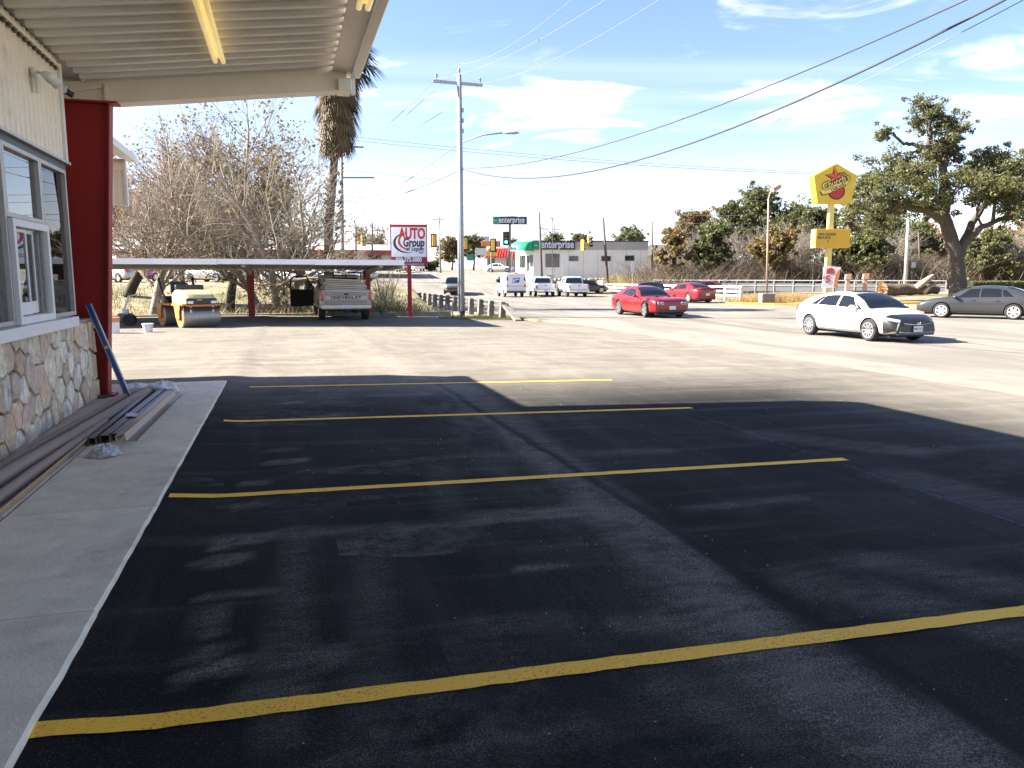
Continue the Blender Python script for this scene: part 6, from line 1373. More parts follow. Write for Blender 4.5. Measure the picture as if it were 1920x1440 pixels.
n = len(pr); mb.f = [(2*i, 2*i+2, 2*i+3, 2*i+1) for i in range(n-1)]; mb.m = [0]*(n-1); mb.b2(X(1000), X(1214), -.115, 9, Z(468), Z(453)); mb.build('fascia', M_BF, eb)
mb = MB(); mb.b2(X(999), X(1215), -.2, 9.1, Z(453)+.003, Z(451)); mb.build('roof_cap', M_EK, eb)
for x0, x1, y0, y1 in ((1024, 1048, 477, 500), (1067.5, 1083, 481, 488.5), (1128, 1143.5, 481, 488.5), (1172, 1187.5, 480, 488)):
    mb = MB(); mb.b2(X(x0)-.08, X(x1)+.08, -.05, -.002, Z(y1)-.08, Z(y0)+.08); w_ = mb.build('window', M_TRIM if False else mat('window_edge', (.2, .18, .16), .7), eb); mb = MB(); mb.b2(X(x0), X(x1), -.06, -.052, Z(y1), Z(y0)); mb.build('pane', M_WIN, w_)
cp_ = lambda t, z, o=.03: (lerp(X(975), X(1000), t)-o*.66, lerp(2.2, -.02, t)-o*.75, z)
for t0, t1, y0, y1, nm in ((.10, .46, 478, 502, 'window'), (.56, .74, 480, 508, 'door'), (.78, .98, 478, 500, 'window')):
    mb = MB(); mb.quad(cp_(t0, Z(y1)), cp_(t1, Z(y1)), cp_(t1, Z(y0)), cp_(t0, Z(y0))); w_ = mb.build(nm, M_WIN, eb)
    for t in (lerp(t0, t1, .35), lerp(t0, t1, .68)): mb = MB(); mb.beam(cp_(t, Z(y1), .05), cp_(t, Z(y0), .05), .05, .04); mb.build('mullion', M_TRIM, w_)
# quarter-round green awning
mb = MB(); n = 8
for i in range(n+1):
    a = i/n*pi/2; z = Z(471)+(Z(452)-Z(471))*sin(a); o = 1.6*cos(a)
    mb.v += [cp_(0, z, o+.05), cp_(1, z, o+.05), (X(1001), -.2, z)]
for i in range(n): mb.f += [(3*i, 3*i+1, 3*i+4, 3*i+3), (3*i+1, 3*i+2, 3*i+5, 3*i+4)]; mb.m += [0, 0]
aw = mb.build('awning', mat('awning_green', (.03, .33, .17), .5), eb, smooth=True)
mb = MB(); mb.tube([cp_(0, Z(471)+(Z(452)-Z(471))*sin(i/n*pi/2), 1.6*cos(i/n*pi/2)+.08) for i in range(n+1)], .07, 5); mb.build('awning_trim', M_SW, aw)
mb = MB(); mb.b2(X(1000), X(1077), -.42, -.16, Z(468)-.02, Z(452)+.05); sg_ = mb.build('sign_panel', M_EK, eb); mb = MB(); mb.b2(X(1000), X(1016), -.432, -.422, Z(468), Z(452)); mb.build('green_end', M_EG, sg_)
text('enterprise', 1.42, M_SW, sg_, M4=T_(X(1044), (Z(467)+Z(453))/2+.08, -.436), bold=.03, sx=.74); mb = MB(); mb.b2(X(1001.5), X(1008), -.438, -.433, Z(461), Z(460)); mb.build('dash', M_SW, sg_)
for i in range(9): mb = MB(); x = X(1040)+i*1.9; mb.b2(x-.02, x+.02, -.012, -.002, 0, Z(470)); mb.build('wall_joint', M_BF, eb)
# stone retaining wall before it
M_RUB = mat('rubble_stone', (.25, .22, .175), .95, var=.35, vscale=2.5, bump=.8, bscale=5)
b = at(1105, 521, 97); b.z = gz(b); rw2 = thing('rubble_wall', 'long rubble stone wall below the rental building', 'wall', b, R(3)); q = random.Random(3)
for i in range(46):
    x = -5.4+(i % 23)*.47+q.uniform(-.1, .1)+(.2 if i > 22 else 0); z = .12+(.42 if i > 22 else 0)+q.uniform(-.05, .05); mb = MB(); rx, ry_, rz = q.uniform(.22, .32), q.uniform(.2, .3), q.uniform(.18, .28)
    mb.grid(lambda a, b_: Vector((rx*cos(a*2*pi)*sin(b_*pi), ry_*sin(a*2*pi)*sin(b_*pi), rz*cos(b_*pi)))*(1+.25*mnoise.noise(Vector((cos(a*2*pi)*1.5+i, sin(a*2*pi)*1.5, b_*3)))), 8, 5); o = mb.build('stone', M_RUB, rw2); o.location = (x, q.uniform(-.1, .1), z)
mb = MB(); mb.b2(-5.6, 5.6, .1, .5, -.3, .65); mb.build('wall_core', M_RUB, rw2)
# the red roofed diner
Yd = 132; k_ = Yd/1450; b = at(945, 505, Yd); b.z = gz(b); di = thing('diner', 'small white diner with red mansard roof beside the rental building', 'building', b, R(4)); X = lambda px: (px-945)*k_; Z = lambda py: at(945, py, Yd).z-b.z
M_RR = mat('red_roof', (.40, .035, .025), .6, var=.08, vscale=1.5)
mb = MB(); mb.b2(X(912), X(985), 0, 8, -.5, Z(480)); mb.build('wall', mat('diner_white', (.6, .55, .48), .8), di)
mb = MB(); mb.hexa([(X(909), -.9, Z(483)), (X(990), -.9, Z(483)), (X(990), 8.5, Z(483)), (X(909), 8.5, Z(483)), (X(918), .5, Z(465)), (X(990), .5, Z(465)), (X(990), 8, Z(465)), (X(918), 8, Z(465))]); rf = mb.build('roof', M_RR, di)
for i in range(16): mb = MB(); f = i/16; mb.beam((lerp(X(911), X(990), f), -.92, Z(482.5)), (lerp(X(919), X(990), f), .48, Z(465.5)), .08, .08); mb.build('roof_rib', M_RR, rf)
mb = MB(); mb.hexa([(X(942), 2, Z(470)), (X(1000), 2, Z(470)), (X(1000), 9, Z(470)), (X(942), 9, Z(470)), (X(952), 5, Z(455)), (X(995), 5, Z(455)), (X(995), 6, Z(455)), (X(952), 6, Z(455))]); mb.build('grey_roof', mat('grey_shingle', (.20, .20, .205), .85), di)
mb = MB(); mb.b2(X(912), X(931), -1.1, -.95, Z(480), Z(472)); mb.build('yellow_panel', M_CY2, di)
for x0, x1 in ((916, 928), (950, 961), (965, 974)): mb = MB(); mb.b2(X(x0), X(x1), -.05, -.01, Z(500), Z(485)); mb.build('window', M_WIN, di)
b = at(921, 505, 125); b.z = gz(b); ds = thing('diner_sign', 'orange and red sign stack over the diner roof', 'sign', b, 0); Z2 = lambda py: at(921, py, 125).z-b.z; k2 = 125/1450
mb = MB(); mb.tube([(0, .2, 0), (0, .2, Z2(450))], .12, 8); mb.build('pole', M_GALV, ds)
mb = MB(); mb.b2(-18*k2, 4*k2, -.1, .1, Z2(462), Z2(452)); mb.build('orange_panel', mat('sign_orange', (.6, .2, .03), .5), ds, bevel=.03); mb = MB(); mb.b2(-12*k2, -3*k2, -.14, -.11, Z2(453), Z2(443)); mb.build('white_panel', mat('sign_grey', (.45, .50, .52), .5), ds); mb = MB(); mb.b2(9*k2, 17*k2, -.1, .1, Z2(463), Z2(452)); mb.b2(0, 9*k2, -.05, .05, Z2(460), Z2(458)); rp = mb.build('red_panel', M_RD, ds); text('S', .7, M_SW, rp, M4=T_(13*k2, Z2(457.5), -.11))
# long red and white building far behind the carport
Yr = 100; b = at(500, 505, Yr); b.z = gz(b); rbld = thing('red_building', 'long low red building with white roof behind the trees', 'building', b, R(8)); k_ = Yr/1450; Z = lambda py: at(500, py, Yr).z-b.z
mb = MB(); mb.b2(-18, 16, 0, 10, -.5, Z(478)); mb.build('wall', mat('pale_wall', (.5, .46, .42), .8, var=.08, vscale=.5), rbld)
mb = MB(); mb.b2(-18.3, 16.3, -.35, 10, Z(478)+.002, Z(468)); mb.build('red_band', mat('brick_red', (.30, .06, .04), .8, var=.2, vscale=1.5), rbld)
mb = MB(); mb.hexa([(-18.6, -.5, Z(468)+.003), (16.6, -.5, Z(468)+.003), (16.6, 10.5, Z(468)+.003), (-18.6, 10.5, Z(468)+.003), (-17, 4.8, Z(455)), (15, 4.8, Z(455)), (15, 5.2, Z(455)), (-17, 5.2, Z(455))]); mb.build('roof', mat('white_roof', (.62, .62, .62), .5), rbld)
for i in range(9): mb = MB(); x = -16+i*3.6; mb.b2(x, x+1.7, -.06, -.01, .9, 2.2); mb.build('window', M_WIN, rbld)
# pale house among the brush right of the rental building
b = at(1240, 508, 125); b.z = gz(b); hs = thing('white_house', 'small white house half hidden by brush right of the rental building', 'house', b, R(-6)); mb = MB(); mb.b2(-3.2, 5, 0, 6, -.5, 2.9); mb.build('wall', mat('house_white', (.62, .6, .56), .8), hs)
mb = MB(); mb.prism([(-4, 2.9), (6, 2.9), (4, 4.6), (-2, 4.6)], lambda p, k: (p[0], 7-8.2*k, p[1])); mb.build('roof', mat('house_roof', (.5, .48, .46), .7), hs); mb = MB(); mb.b2(1.2, 2.4, -.08, -.02, .6, 2.0); mb.build('window', M_WIN, hs); mb = MB(); mb.b2(-1.4, -.5, -.08, -.02, 0, 2.1); mb.build('door', mat('house_door', (.25, .08, .05), .6), hs)

# ------------------------------------------------------------------ trees
def leaf_mat(name, a, b, trans=.35):
    m = bpy.data.materials.new(name); m.use_nodes = True; t = m.node_tree; t.nodes.clear(); o = N(t, 'ShaderNodeOutputMaterial'); g = N(t, 'ShaderNodeNewGeometry'); mx = N(t, 'ShaderNodeMix', data_type='RGBA')
    t.links.new(g.outputs['Random Per Island'], mx.inputs['Factor']); mx.inputs[6].default_value = (*a, 1); mx.inputs[7].default_value = (*b, 1)
    d = N(t, 'ShaderNodeBsdfPrincipled'); d.inputs['Roughness'].default_value = .6; d.inputs['Specular IOR Level'].default_value = .25; tr = N(t, 'ShaderNodeBsdfTranslucent'); ms = N(t, 'ShaderNodeMixShader'); ms.inputs[0].default_value = trans
    t.links.new(mx.outputs[2], d.inputs['Base Color']); t.links.new(mx.outputs[2], tr.inputs[0]); t.links.new(d.outputs[0], ms.inputs[1]); t.links.new(tr.outputs[0], ms.inputs[2]); t.links.new(ms.outputs[0], o.inputs[0]); return m
BARK = mat('grey_brown_bark', (.115, .088, .066), .95, var=.35, vscale=5, stretch=(3, 3, .7)); BARKD = mat('dark_bark', (.045, .034, .027), .95, var=.3, vscale=5); BARKS = mat('sycamore_bark', (.30, .26, .20), .9, var=.2, vscale=4, col2=(.14, .115, .085), c2scale=3.5, c2lo=.48, c2hi=.56); BARKT = mat('tan_twigs', (.185, .15, .112), .95, var=.25, vscale=2); BARKG = mat('pale_twigs', (.22, .185, .15), .95, var=.2, vscale=2)
L_OAK = leaf_mat('live_oak_leaves', (.062, .072, .022), (.175, .172, .075)); L_GRN = leaf_mat('green_leaves', (.058, .072, .024), (.16, .165, .068)); L_BRN = leaf_mat('dry_brown_leaves', (.16, .08, .035), (.27, .16, .075)); L_OLV = leaf_mat('dry_olive_leaves', (.13, .095, .035), (.25, .185, .08)); L_DRY = leaf_mat('dry_grass_blades', (.22, .17, .075), (.40, .31, .15)); L_GRS = leaf_mat('green_weeds', (.06, .08, .018), (.17, .17, .05))
def rvec(q): 
    while True:
        v = Vector((q.uniform(-1, 1), q.uniform(-1, 1), q.uniform(-1, 1)))
        if .05 < v.length < 1: return v.normalized()
def add_leaf(mb, p, s, q, asp=.55):
    n = rvec(q); x = n.orthogonal().normalized(); y = n.cross(x); a = q.uniform(0, 2*pi); x, y = x*cos(a)+y*sin(a), y*cos(a)-x*sin(a); s *= q.uniform(.7, 1.35); b = len(mb.v)
    mb.v += [tuple(p-x*s*.5), tuple(p+y*s*asp*.5), tuple(p+x*s*.5), tuple(p-y*s*asp*.5)]; mb.f.append((b, b+1, b+2, b+3)); mb.m.append(0)
def grow(q, mbT, mbB, p, d, L, r, lvl, P, tips):
    ns = P['seg'][min(lvl, len(P['seg'])-1)]; pts = [p]; rad = [r]; r1 = r*P['taper']; dirs = [d]
    for i in range(ns):
        d = (d+rvec(q)*P['wob']+Vector((0, 0, P['up'][min(lvl, len(P['up'])-1)]))).normalized(); p = p+d*(L/ns); pts.append(p); rad.append(lerp(r, r1, (i+1)/ns)); dirs.append(d)
    (mbT if lvl <= P['tl'] else mbB).tube(pts, rad, 9 if lvl == 0 else 6 if lvl == 1 else 4 if lvl == 2 else 3, False)
    if lvl >= P['max']: tips.append((pts[-1], d)); return
    nc = P['n'][min(lvl, len(P['n'])-1)]
    for k in range(nc):
        f = lerp(P['from'][min(lvl, len(P['from'])-1)], 1.0, (k+q.random()*.7)/nc); f = min(f, 1); i = min(int(f*ns), ns-1); t = f*ns-i; pp = lerp(pts[i], pts[i+1], t); dd = dirs[i+1]
        side = dd.cross(rvec(q)).normalized(); a = q.uniform(*P['ang']); nd = (dd*cos(a)+side*sin(a)).normalized()
        grow(q, mbT, mbB, pp, nd, L*q.uniform(*P['len']), lerp(r, r1, f)*P['thin'], lvl+1, P, tips)
    grow(q, mbT, mbB, pts[-1], d, L*P['cont'], r1*.95, lvl+1, P, tips)
BASE = dict(seg=(5, 4, 4, 3, 2), taper=.6, wob=.16, up=(.02, .03, .04, .05, .04), tl=1, max=5, n=(4, 4, 4, 3, 2), ang=(R(25), R(60)), len=(.55, .85), thin=.62, cont=.75, **{'from': (.45, .3, .25, .2)})
def bare_tree(label, base, H, seed, P=None, bark=BARK, twig=None, r=None, leaves=None, name='bare_tree', group=None, lean=(0, 0), stems=1, cat='tree', leafn=0, leafs=.12, trunkfrac=.34):
    pr_ = dict(BASE); pr_.update(P or {}); q = random.Random(seed); base = Vector(base); base.z = gz(base)-.05
    t = thing(name, label, cat, base, 0, group); T, B = MB(), MB(); tips = []
    for s in range(stems):
        d = Vector((lean[0], lean[1], 1)); 
        if stems > 1: a = 2*pi*s/stems+q.random(); d = d+Vector((cos(a), sin(a), 0))*q.uniform(.12, .42)
        grow(q, T, B, Vector((q.uniform(-.15, .15)*(stems > 1), q.uniform(-.15, .15)*(stems > 1), 0)), d.normalized(), H*trunkfrac*q.uniform(.85, 1.1), r or H*.026, 0, pr_, tips)
    # scale to the wanted height
    zmax = max(v[2] for v in B.v); k = H/zmax
    for M_ in (T, B): M_.v = [(x*k, y*k, z*k) for x, y, z in M_.v]
    T.build('trunk', bark, t, smooth=True, fix=False); B.build('crown', twig or bark, t, smooth=True, fix=False)
    if leaves:
        Lb = MB()
        for p, d in tips:
            for _ in range(leafn if leafn >= 1 else (1 if q.random() < leafn else 0)): add_leaf(Lb, p*k+rvec(q)*q.uniform(0, .35), leafs, q)
        Lb.build('leaves', leaves, t, fix=False)
    return t
def clump_tree(label, base, limbs, clumps, seed, bark=BARKD, leaves=L_OAK, name='tree', group=None, leaf=.15, dens=900, r0=.4, cat='tree'):
    """limbs: lists of world points from the base out; clumps: (centre, radius) of foliage"""
    q = random.Random(seed); base = Vector(base); t = thing(name, label, cat, base, 0, group); T, B, Lf = MB(), MB(), MB(); nodes = []
    for pts, ra, rb in limbs:
        pts = [Vector(p)-base for p in pts]; fine = []
        for i in range(len(pts)-1):
            for k in range(4): fine.append(lerp(pts[i], pts[i+1], k/4)+rvec(q)*.06*(1 if i or k else 0))
        fine.append(pts[-1]); T.tube(fine, [lerp(ra, rb, i/(len(fine)-1)) for i in range(len(fine))], 9, False); nodes += fine[len(fine)//4:]
    for c, rad in clumps:
        c = Vector(c)-base; near = min(nodes, key=lambda n_: (n_-c).length); m = lerp(near, c, .5)+rvec(q)*rad*.25; B.tube([near, m, c], [.10*rad/1.2, .07*rad/1.2, .03], 5, False)
        subs = [c+Vector((rvec(q).x, rvec(q).y, rvec(q).z*.75))*rad*q.uniform(.3, 1.2) for _ in range(int(14+9*rad))]
        for s in subs:
            mm = lerp(c, s, .5)+rvec(q)*rad*.15; B.tube([lerp(m, c, q.random()), mm, s], [.035, .025, .012], 3, False); sr = rad*q.uniform(.18, .36)
            for _ in range(int(dens*rad*rad/len(subs))):
                v = rvec(q)*sr*q.random()**.45; add_leaf(Lf, s+Vector((v.x, v.y, v.z*.75)), leaf, q)
    T.build('trunk', bark, t, smooth=True, fix=False); tag(B.build('branches', bark, t, smooth=True, fix=False), kind='stuff'); Lf.build('crown', leaves, t, fix=False); return t
# --- the live oak
Yo = 58; A_ = lambda px, py, dy=0: at(px, py, Yo+dy); b = A_(1796, 542); b.z = gz(b)-.05
q = random.Random(21); limbs = [([b, A_(1795, 500), A_(1785, 455), A_(1768, 405)], .64, .44), ([A_(1768, 405), A_(1772, 350), A_(1768, 310), A_(1742, 275), A_(1742, 225), A_(1738, 200)], .42, .08), ([A_(1770, 412), A_(1735, 392, -1), A_(1690, 386, -1), A_(1650, 372, -2), A_(1618, 345, -2)], .42, .08), ([A_(1792, 490), A_(1808, 455), A_(1822, 420, 1), A_(1850, 380, 1), A_(1875, 340, 1)], .45, .10), ([A_(1812, 450), A_(1842, 425, -1), A_(1880, 410, -1), A_(1930, 395, -2)], .28, .08), ([A_(1742, 278), A_(1710, 270), A_(1690, 268), A_(1675, 250), A_(1660, 252)], .16, .05), ([A_(1742, 275), A_(1712, 285), A_(1698, 310)], .12, .05), ([A_(1735, 250), A_(1722, 240), A_(1722, 215)], .10, .04), ([A_(1690, 388), A_(1660, 395), A_(1640, 420)], .15, .05), ([A_(1760, 400), A_(1722, 352), A_(1700, 330)], .2, .06)]
cl = []
for px, py, rp, dy in [(1732, 200, 24, 0), (1748, 222, 28, 1), (1722, 228, 18, -1), (1785, 235, 26, 0), (1800, 240, 18, 1), (1770, 265, 30, -1), (1762, 292, 28, 1), (1786, 285, 22, 0), (1655, 250, 17, 0), (1668, 246, 12, 0), (1690, 318, 32, 0), (1722, 318, 32, -2), (1652, 330, 34, 1), (1620, 352, 34, -1), (1668, 356, 36, -3), (1640, 385, 32, -3), (1606, 395, 30, 0), (1650, 415, 28, -2), (1685, 395, 24, 3), (1742, 345, 34, -3), (1765, 368, 36, -2), (1760, 395, 26, 2), (1822, 325, 28, 0), (1845, 300, 28, 1), (1872, 298, 30, -1), (1850, 340, 36, -3), (1890, 335, 38, -1), (1905, 315, 30, 2), (1880, 368, 36, -3), (1915, 370, 36, 0), (1838, 370, 26, -2), (1935, 340, 40, 0), (1900, 400, 24, -2), (1590, 420, 22, 1)]:
    cl.append((A_(px, py, dy), rp*Yo/1450*1.3))
clump_tree('huge spreading live oak right of the yellow sign', b, limbs, cl, 5, bark=mat('oak_bark', (.085, .068, .055), .95, var=.35, vscale=3, stretch=(2, 2, .7)), leaf=.18, dens=760, name='live_oak')
# --- trees behind the carport
bare_tree('mottled sycamore with a few brown leaves left of the roller', at(283, 598, 37.5), 11.5, 3, dict(n=(4, 5, 4, 3), ang=(R(25), R(65)), up=(.02, .05, .05, .04)), BARKS, BARKG, .28, L_BRN, leafn=.45, leafs=.15, name='sycamore', trunkfrac=.36)
bare_tree('wide multi-stemmed bare tree behind the red carport post', at(522, 588, 38.5), 11.2, 8, dict(n=(3, 3, 4, 3), up=(.0, .02, .02, .03), ang=(R(25), R(65)), thin=.62, wob=.22, **{'from': (.72, .3, .25, .2)}), mat('tan_bark', (.16, .135, .108), .95, var=.3, vscale=5), BARKT, .24, None, stems=3, name='bare_tree', trunkfrac=.36)
bare_tree('dense olive brown tree behind the sycamore', at(430, 570, 46), 14.2, 14, dict(n=(5, 5, 4, 3), up=(.02, .04, .05, .03), ang=(R(25), R(65))), BARKD, BARKT, .30, L_OLV, leafn=3, leafs=.20, name='brown_leaf_tree')
bare_tree('dark trunked tree close behind the palm', at(585, 560, 50), 10.5, 23, dict(n=(4, 4, 4, 3), ang=(R(30), R(70)), wob=.25), BARKD, BARKD, .28, L_OLV, leafn=1, leafs=.2, name='dark_tree')
bare_tree('dark leaning tree at the far left behind the column', at(240, 560, 48), 11, 31, dict(n=(4, 4, 4, 3), wob=.22), BARKD, BARK, .30, L_BRN, leafn=.35, leafs=.2, lean=(.25, 0), name='dark_tree')
bare_tree('thin bare tree between sycamore and olive tree', at(345, 560, 47), 12, 33, dict(n=(4, 4, 4, 3), wob=.2), BARK, BARKG, .22, L_BRN, leafn=.4, leafs=.18)
bare_tree('bare shrub tree right of the tan pickup', at(715, 590, 38), 4.2, 35, dict(n=(4, 4, 3, 2), max=4), BARKG, BARKG, .06, None, stems=3, name='bare_shrub')
for k, (px, Y, H, lb_) in enumerate([(210, 82, 11, 'far bare tree at the left behind the silver hatchback'), (330, 88, 12, 'far bare tree left of the red building'), (470, 112, 13, 'far bare tree behind the red building'), (690, 140, 9, 'far bare tree left of the auto sign')]): bare_tree(lb_, at(px, 520, Y), H, 40+k, dict(max=4, n=(5, 5, 5, 4)), BARK, BARKG, None, L_OLV, leafn=2, leafs=.4, group='far bare trees')
# --- the palm: trunk, skirt of dead fronds, green fans on top
Yp = 46; b = at(617, 570, Yp); b.z = gz(b)-.1; pal = thing('palm_tree', 'tall fan palm with a shaggy skirt of dead fronds', 'tree', b, 0); q = random.Random(9)
crown = at(634, 118, Yp)-b; mb = MB(); mb.tube([(0, 0, 0), (.1, 0, crown.z*.35), crown*.7, crown], [.34, .27, .23, .22], 12); mb.build('trunk', mat('palm_bark', (.12, .095, .07), .95, var=.35, vscale=8, stretch=(1, 1, 5), bump=.6, bscale=12), pal, smooth=True)
stub = MB()
for i in range(160):
    z = q.uniform(.08, .72); a = q.uniform(0, 2*pi); p = crown*z+Vector((cos(a), sin(a), 0))*lerp(.45, .34, z); stub.beam(p, p+Vector((cos(a)*.16, sin(a)*.16, .2)), .10, .04)
tag(stub.build('boots', BARK, pal, fix=False), kind='stuff')
def fan(mb, p, d, up_, L, n=22, droop=.3, wd=.05):
    s = d.cross(up_).normalized(); stem = p+d*L*.45; mb.beam(p, stem, .05, .03)
    for i in range(n):
        a = lerp(-1.25, 1.25, i/(n-1)); dd = (d*cos(a)+s*sin(a)).normalized(); ln = L*.62*q.uniform(.8, 1.1)*cos(a*.55); m = stem+dd*ln*.55+Vector((0, 0, -droop*.12*L)); e = stem+dd*ln+Vector((0, 0, -droop*ln*.75)); w_ = up_.cross(dd).normalized()*wd
        b_ = len(mb.v); mb.v += [tuple(stem), tuple(m-w_), tuple(m+w_), tuple(e)]; mb.f += [(b_, b_+1, b_+2), (b_+1, b_+3, b_+2)]; mb.m += [0, 0]
g = MB()
for i in range(44):
    a = i*2.4; el = lerp(-.35, 1.2, (i/44)**.8); d = Vector((cos(a)*cos(el), sin(a)*cos(el), sin(el))); fan(g, crown+d*.2, d, Vector((-cos(a)*sin(el), -sin(a)*sin(el), cos(el))), q.uniform(2.0, 2.9), droop=.7)
g.build('fronds', leaf_mat('palm_green', (.025, .035, .012), (.075, .085, .03)), pal, fix=False)
sk = MB()
for i in range(190):
    z = crown.z-q.uniform(.05, 1)**1.2*3.9; a = q.uniform(0, 2*pi); f = (crown.z-z)/3.9; out_ = lerp(1.15, .32, f)*q.uniform(.7, 1.1); p = Vector((crown.x*z/crown.z, crown.y, z))+Vector((cos(a), sin(a), 0))*.3; e = p+Vector((cos(a)*out_, sin(a)*out_, -q.uniform(.5, 1.3)))
    d = (e-p).normalized(); fan(sk, p, d, Vector((cos(a), sin(a), .4)).normalized(), q.uniform(1.2, 1.8), 12, .7, .04)
sk.build('dead_fronds', leaf_mat('dead_fronds', (.085, .058, .028), (.20, .14, .07), .2), pal, fix=False)
# --- green and bare trees across the street
def round_tree(label, px, pyt, pyb, Y, wpx, seed, leaves=L_GRN, group='green trees across the street', dens=360, leaf=.3, name='leafy_tree'):
    q_ = random.Random(seed); b_ = at(px, pyb, Y); b_.z = gz(b_)-.1; k = Y/1450; top = at(px, pyt, Y); w2 = wpx*k/2; ht = top.z-b_.z; c = b_+Vector((0, 0, ht*.6)); cl_ = []
    for i in range(17): a = q_.uniform(0, 2*pi); r_ = q_.uniform(.15, .8); f = q_.uniform(-.75, 1); cl_.append((c+Vector((cos(a)*w2*r_*sqrt(max(.1, 1-f*f*.6)), sin(a)*w2*r_, f*ht*.32)), w2*q_.uniform(.30, .46)))
    cl_.append((top-Vector((0, 0, w2*.35)), w2*.36)); lm = [([b_, b_+Vector((.1, 0, ht*.3)), c], ht*.03, ht*.012)]
    for cc, _ in cl_[:5]: lm.append(([b_+Vector((.1, 0, ht*.3)), lerp(b_+Vector((0, 0, ht*.35)), cc, .6)+Vector((0, 0, .3)), cc], ht*.015, ht*.004))
    return clump_tree(label, b_, lm, cl_, seed, BARKD, leaves, name, group, leaf, dens*1.0/max(.6, (w2/3)**.5))
round_tree('tall green tree left of the tan lamp post', 1412, 344, 520, 100, 130, 1, dens=420); round_tree('lower green tree right of the tan lamp post', 1475, 395, 522, 92, 90, 2); round_tree('green shrubby tree over the roof of the pale building', 1180, 424, 490, 130, 66, 3); round_tree('small green tree behind the rental building sign', 1085, 436, 490, 132, 50, 4); round_tree('green tree behind the flag pole', 1040, 436, 490, 135, 46, 5); round_tree('dark evergreen tree left of the diner', 888, 438, 505, 140, 56, 6, L_GRN); round_tree('brown green tree right of the utility pole behind the signals', 848, 444, 505, 142, 66, 7, L_OLV); round_tree('small green tree above the diner roof', 962, 446, 500, 150, 34, 8)
round_tree('olive tree above the red coupe', 1302, 392, 522, 104, 120, 14, L_OLV, 'trees behind the guard rail', 420); round_tree('olive green tree between coupe and lamp post', 1366, 378, 522, 98, 110, 15, L_GRN, 'trees behind the guard rail', 420); round_tree('broad green tree left of the yellow pole', 1500, 382, 522, 96, 150, 16, L_GRN, 'trees behind the guard rail', 420); round_tree('green tree behind the white light pole', 1680, 402, 522, 92, 160, 17, L_GRN, 'trees behind the guard rail', 420)
round_tree('low olive tree right of the white house', 1262, 432, 524, 84, 76, 21, L_OLV, 'trees behind the guard rail', 420); round_tree('low green tree behind the red saloon', 1336, 418, 524, 84, 90, 22, L_GRN, 'trees behind the guard rail', 420); round_tree('low olive tree right beside the tan lamp post', 1452, 418, 524, 80, 100, 23, L_OLV, 'trees behind the guard rail', 420); round_tree('low green tree behind the pinkish menu posts', 1632, 432, 524, 78, 100, 24, L_GRN, 'trees behind the guard rail', 420); round_tree('low green tree right of the oak trunk', 1852, 432, 524, 76, 110, 25, L_GRN, 'trees behind the guard rail', 420)
round_tree('low green shrub left of the thin far pole', 810, 490, 506, 130, 40, 9, L_GRN, None)
round_tree('dark green tree under the oak beside the yellow pole', 1590, 440, 530, 80, 90, 10); round_tree('orange brown tree behind the oak trunk', 1740, 410, 525, 95, 110, 12, L_BRN, 'trees behind the oak'); round_tree('brown tree at the right edge behind the oak', 1880, 420, 525, 88, 120, 13, L_OLV, 'trees behind the oak')
tt = [(1318, 96, 9.5, 'bare tree with pale twigs above the red saloon', 51), (1265, 108, 6.0, 'small bare tree beside the white house', 52), (1375, 88, 7.0, 'bare tree left of the tan lamp post', 53), (1455, 84, 8.0, 'bare tree close right of the tan lamp post', 54), (1505, 86, 8.5, 'bare tree left of the yellow pole', 55), (1620, 82, 7.5, 'bare tree behind the pinkish menu posts', 56), (1665, 84, 7.5, 'bare tree left of the white light pole', 57), (1840, 80, 7.0, 'bare many-stemmed tree right of the oak trunk', 58), (1895, 78, 7.5, 'bare tree behind the hedge', 59)]
for px, Y, H, lb_, sd in tt: bare_tree(lb_, at(px, 525, Y), H, sd, dict(max=4, n=(5, 5, 5, 4), wob=.2), BARK, BARKG if sd % 2 else BARKT, .16, None, stems=3, group='bare trees across the street', trunkfrac=.32)
bare_tree('tall bare tree behind the rental building', at(1045, 490, 140), 12, 61, dict(max=4, n=(5, 5, 4, 4)), BARKG, BARKG, .14, group='bare trees across the street')
# --- tangled brush and creek weeds: uncountable
def brush(name, label, spots, m, seed, hgt, n, blade=.03, leafm=None, spread=1.2, curve=.35):
    q_ = random.Random(seed); mb = MB()
    for (p, k) in spots:
        for _ in range(int(n*k)):
            a = Vector((p.x+q_.gauss(0, spread), p.y+q_.gauss(0, spread), 0)); a.z = gz(a)-.02; h_ = hgt*q_.uniform(.35, 1.15); d = Vector((q_.gauss(0, curve), q_.gauss(0, curve), 1)); c_ = a+d*h_*.55; e = a+Vector((d.x*1.9, d.y*1.9, 1))*h_; w_ = Vector((q_.uniform(-1, 1), q_.uniform(-1, 1), 0)).normalized()*blade; b_ = len(mb.v)
            mb.v += [tuple(a-w_), tuple(a+w_), tuple(c_+w_*.7), tuple(c_-w_*.7), tuple(e)]; mb.f += [(b_, b_+1, b_+2, b_+3), (b_+3, b_+2, b_+4)]; mb.m += [0, 0]
    return tag(mb.build(name, m, fix=False), label, 'brush', kind='stuff')
q = random.Random(77)
sp = [(W(q.uniform(-16, 6.8), q.uniform(36, 47)), 1) for _ in range(150)]
brush('creek_weeds', 'dry tan weeds on the creek bank behind the carport', sp, L_DRY, 1, .75, 60, .014, spread=.9)
sp = [(W(q.uniform(-16, 6.8), q.uniform(37, 54)), 1) for _ in range(130)]
brush('green_weeds', 'green weeds on the creek bank behind the carport', sp, L_GRS, 2, .6, 60, .018, spread=1.0)
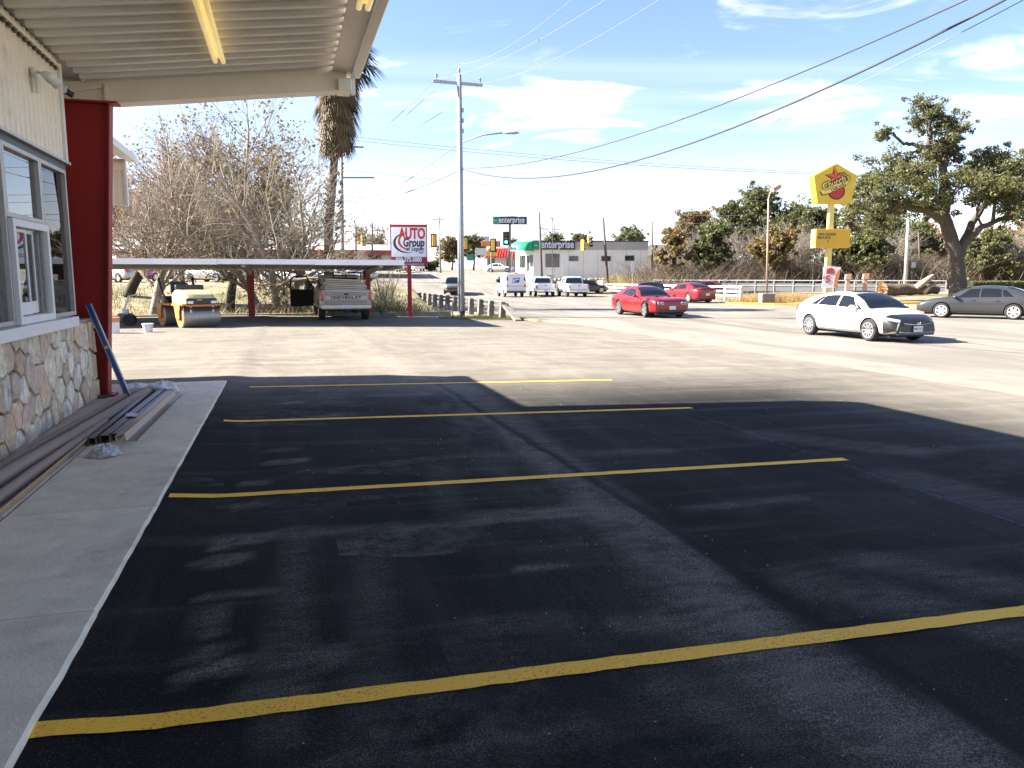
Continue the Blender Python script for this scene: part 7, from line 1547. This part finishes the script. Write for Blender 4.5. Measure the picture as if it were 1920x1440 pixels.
sp = [(W(q.uniform(2.6, 6.2), q.uniform(35.8, 38.5)), 1) for _ in range(24)]+[(at(q.uniform(425, 480), 560, q.uniform(37.5, 40)), 1) for _ in range(10)]+[(at(q.uniform(545, 590), 570, q.uniform(37.5, 40)), 1) for _ in range(12)]
brush('tall_weeds', 'tall leafy weeds between the pickup and the auto sign', sp, L_GRS, 3, 1.25, 70, .02, spread=.6)
sp = [(at(q.uniform(1215, 1540), 525, q.uniform(80, 96)), 1) for _ in range(110)]+[(at(q.uniform(1580, 1930), 525, q.uniform(76, 92)), 1) for _ in range(110)]
brush('brush_thicket', 'tangled bare brush behind the guard rail', sp, leaf_mat('brush_twigs', (.06, .047, .035), (.20, .155, .11), .1), 4, 3.3, 150, .022, spread=1.6, curve=.4)
sp = [(at(q.uniform(1150, 1330), 528, q.uniform(86, 98)), 1) for _ in range(50)]
brush('dry_brush', 'tan dry brush between the white railing and the pale building', sp, L_DRY, 5, 1.6, 90, .03, spread=1.2)
sp = [(at(q.uniform(1385, 1530), 550, q.uniform(54.5, 60)), 1) for _ in range(40)]
brush('dry_grass', 'orange dry grass clump round the lamp post base', sp, leaf_mat('orange_grass', (.24, .13, .05), (.42, .28, .12)), 6, .75, 90, .012, spread=.8)
sp = [(W(q.uniform(6.6, 9.7), q.uniform(31.6, 35.2)), .6) for _ in range(36)]
brush('verge_grass', 'short winter grass at the foot of the utility pole', sp, L_GRS, 7, .16, 120, .008, spread=.35)
# --- fallen log, stumps and hedge
M_LOG = mat('log_bark', (.10, .075, .055), .95, var=.4, vscale=4, bump=.7, bscale=8); M_CUT = mat('cut_wood', (.40, .25, .12), .9, var=.3, vscale=5)
b = at(1705, 533, 61); b.z = gz(b)+.08; lg = thing('fallen_log', 'thick fallen log with a splintered end on the verge', 'log', b, R(6)); q = random.Random(2)
mb = MB(); mb.tube([Vector((-2.1+i*.45, .05*sin(i*1.7), .48+.04*sin(i*2.3))) for i in range(11)], [.50, .48, .46, .47, .45, .42, .43, .40, .38, .36, .33], 14); mb.build('trunk', M_LOG, lg, auto=50)
mb = MB()
for i in range(26): a = q.uniform(0, 2*pi); r_ = q.uniform(.05, .5); p = Vector((-2.05, r_*cos(a), .48+r_*sin(a))); mb.tube([p, p+Vector((-q.uniform(.2, .75), q.uniform(-.15, .15), q.uniform(-.1, .35)))], [.09, .015], 5)
mb.build('splintered_end', M_CUT, lg)
mb = MB(); mb.tube([(.4, -.2, .6), (1.1, -.35, 1.15), (1.7, -.4, 1.55)], [.26, .24, .20], 10); mb.tube([(1.0, -.3, .2), (1.35, -.45, .7), (1.9, -.4, .95)], [.2, .17, .12], 9); mb.build('limb', mat('pale_limb', (.34, .27, .19), .9, var=.3, vscale=4), lg, smooth=True)
b = at(1803, 530, 63); b.z = gz(b)+.08; mb = MB(); mb.tube([(-.6, 0, .2), (.1, .1, .75), (.6, 0, 1.0)], [.34, .30, .24], 10); tag(mb.build('cut_limb', mat('pale_limb', ()), loc=b, smooth=True), 'pale cut limb lying right of the oak trunk', 'log')
b = at(1868, 530, 64); b.z = gz(b)+.05; hg = thing('hedge', 'low clipped hedge behind the grey saloon', 'hedge', b, R(4)); q = random.Random(6); mb = MB(); mb.b2(-2.3, 2.6, -.5, .5, 0, .75); mb.build('core', mat('hedge_core', (.02, .025, .01), .95), hg); mb = MB()
for _ in range(9000): add_leaf(mb, Vector((q.uniform(-2.4, 2.7), q.uniform(-.58, .58), q.uniform(.02, .86))), .09, q)
mb.build('foliage', L_GRN, hg, fix=False)
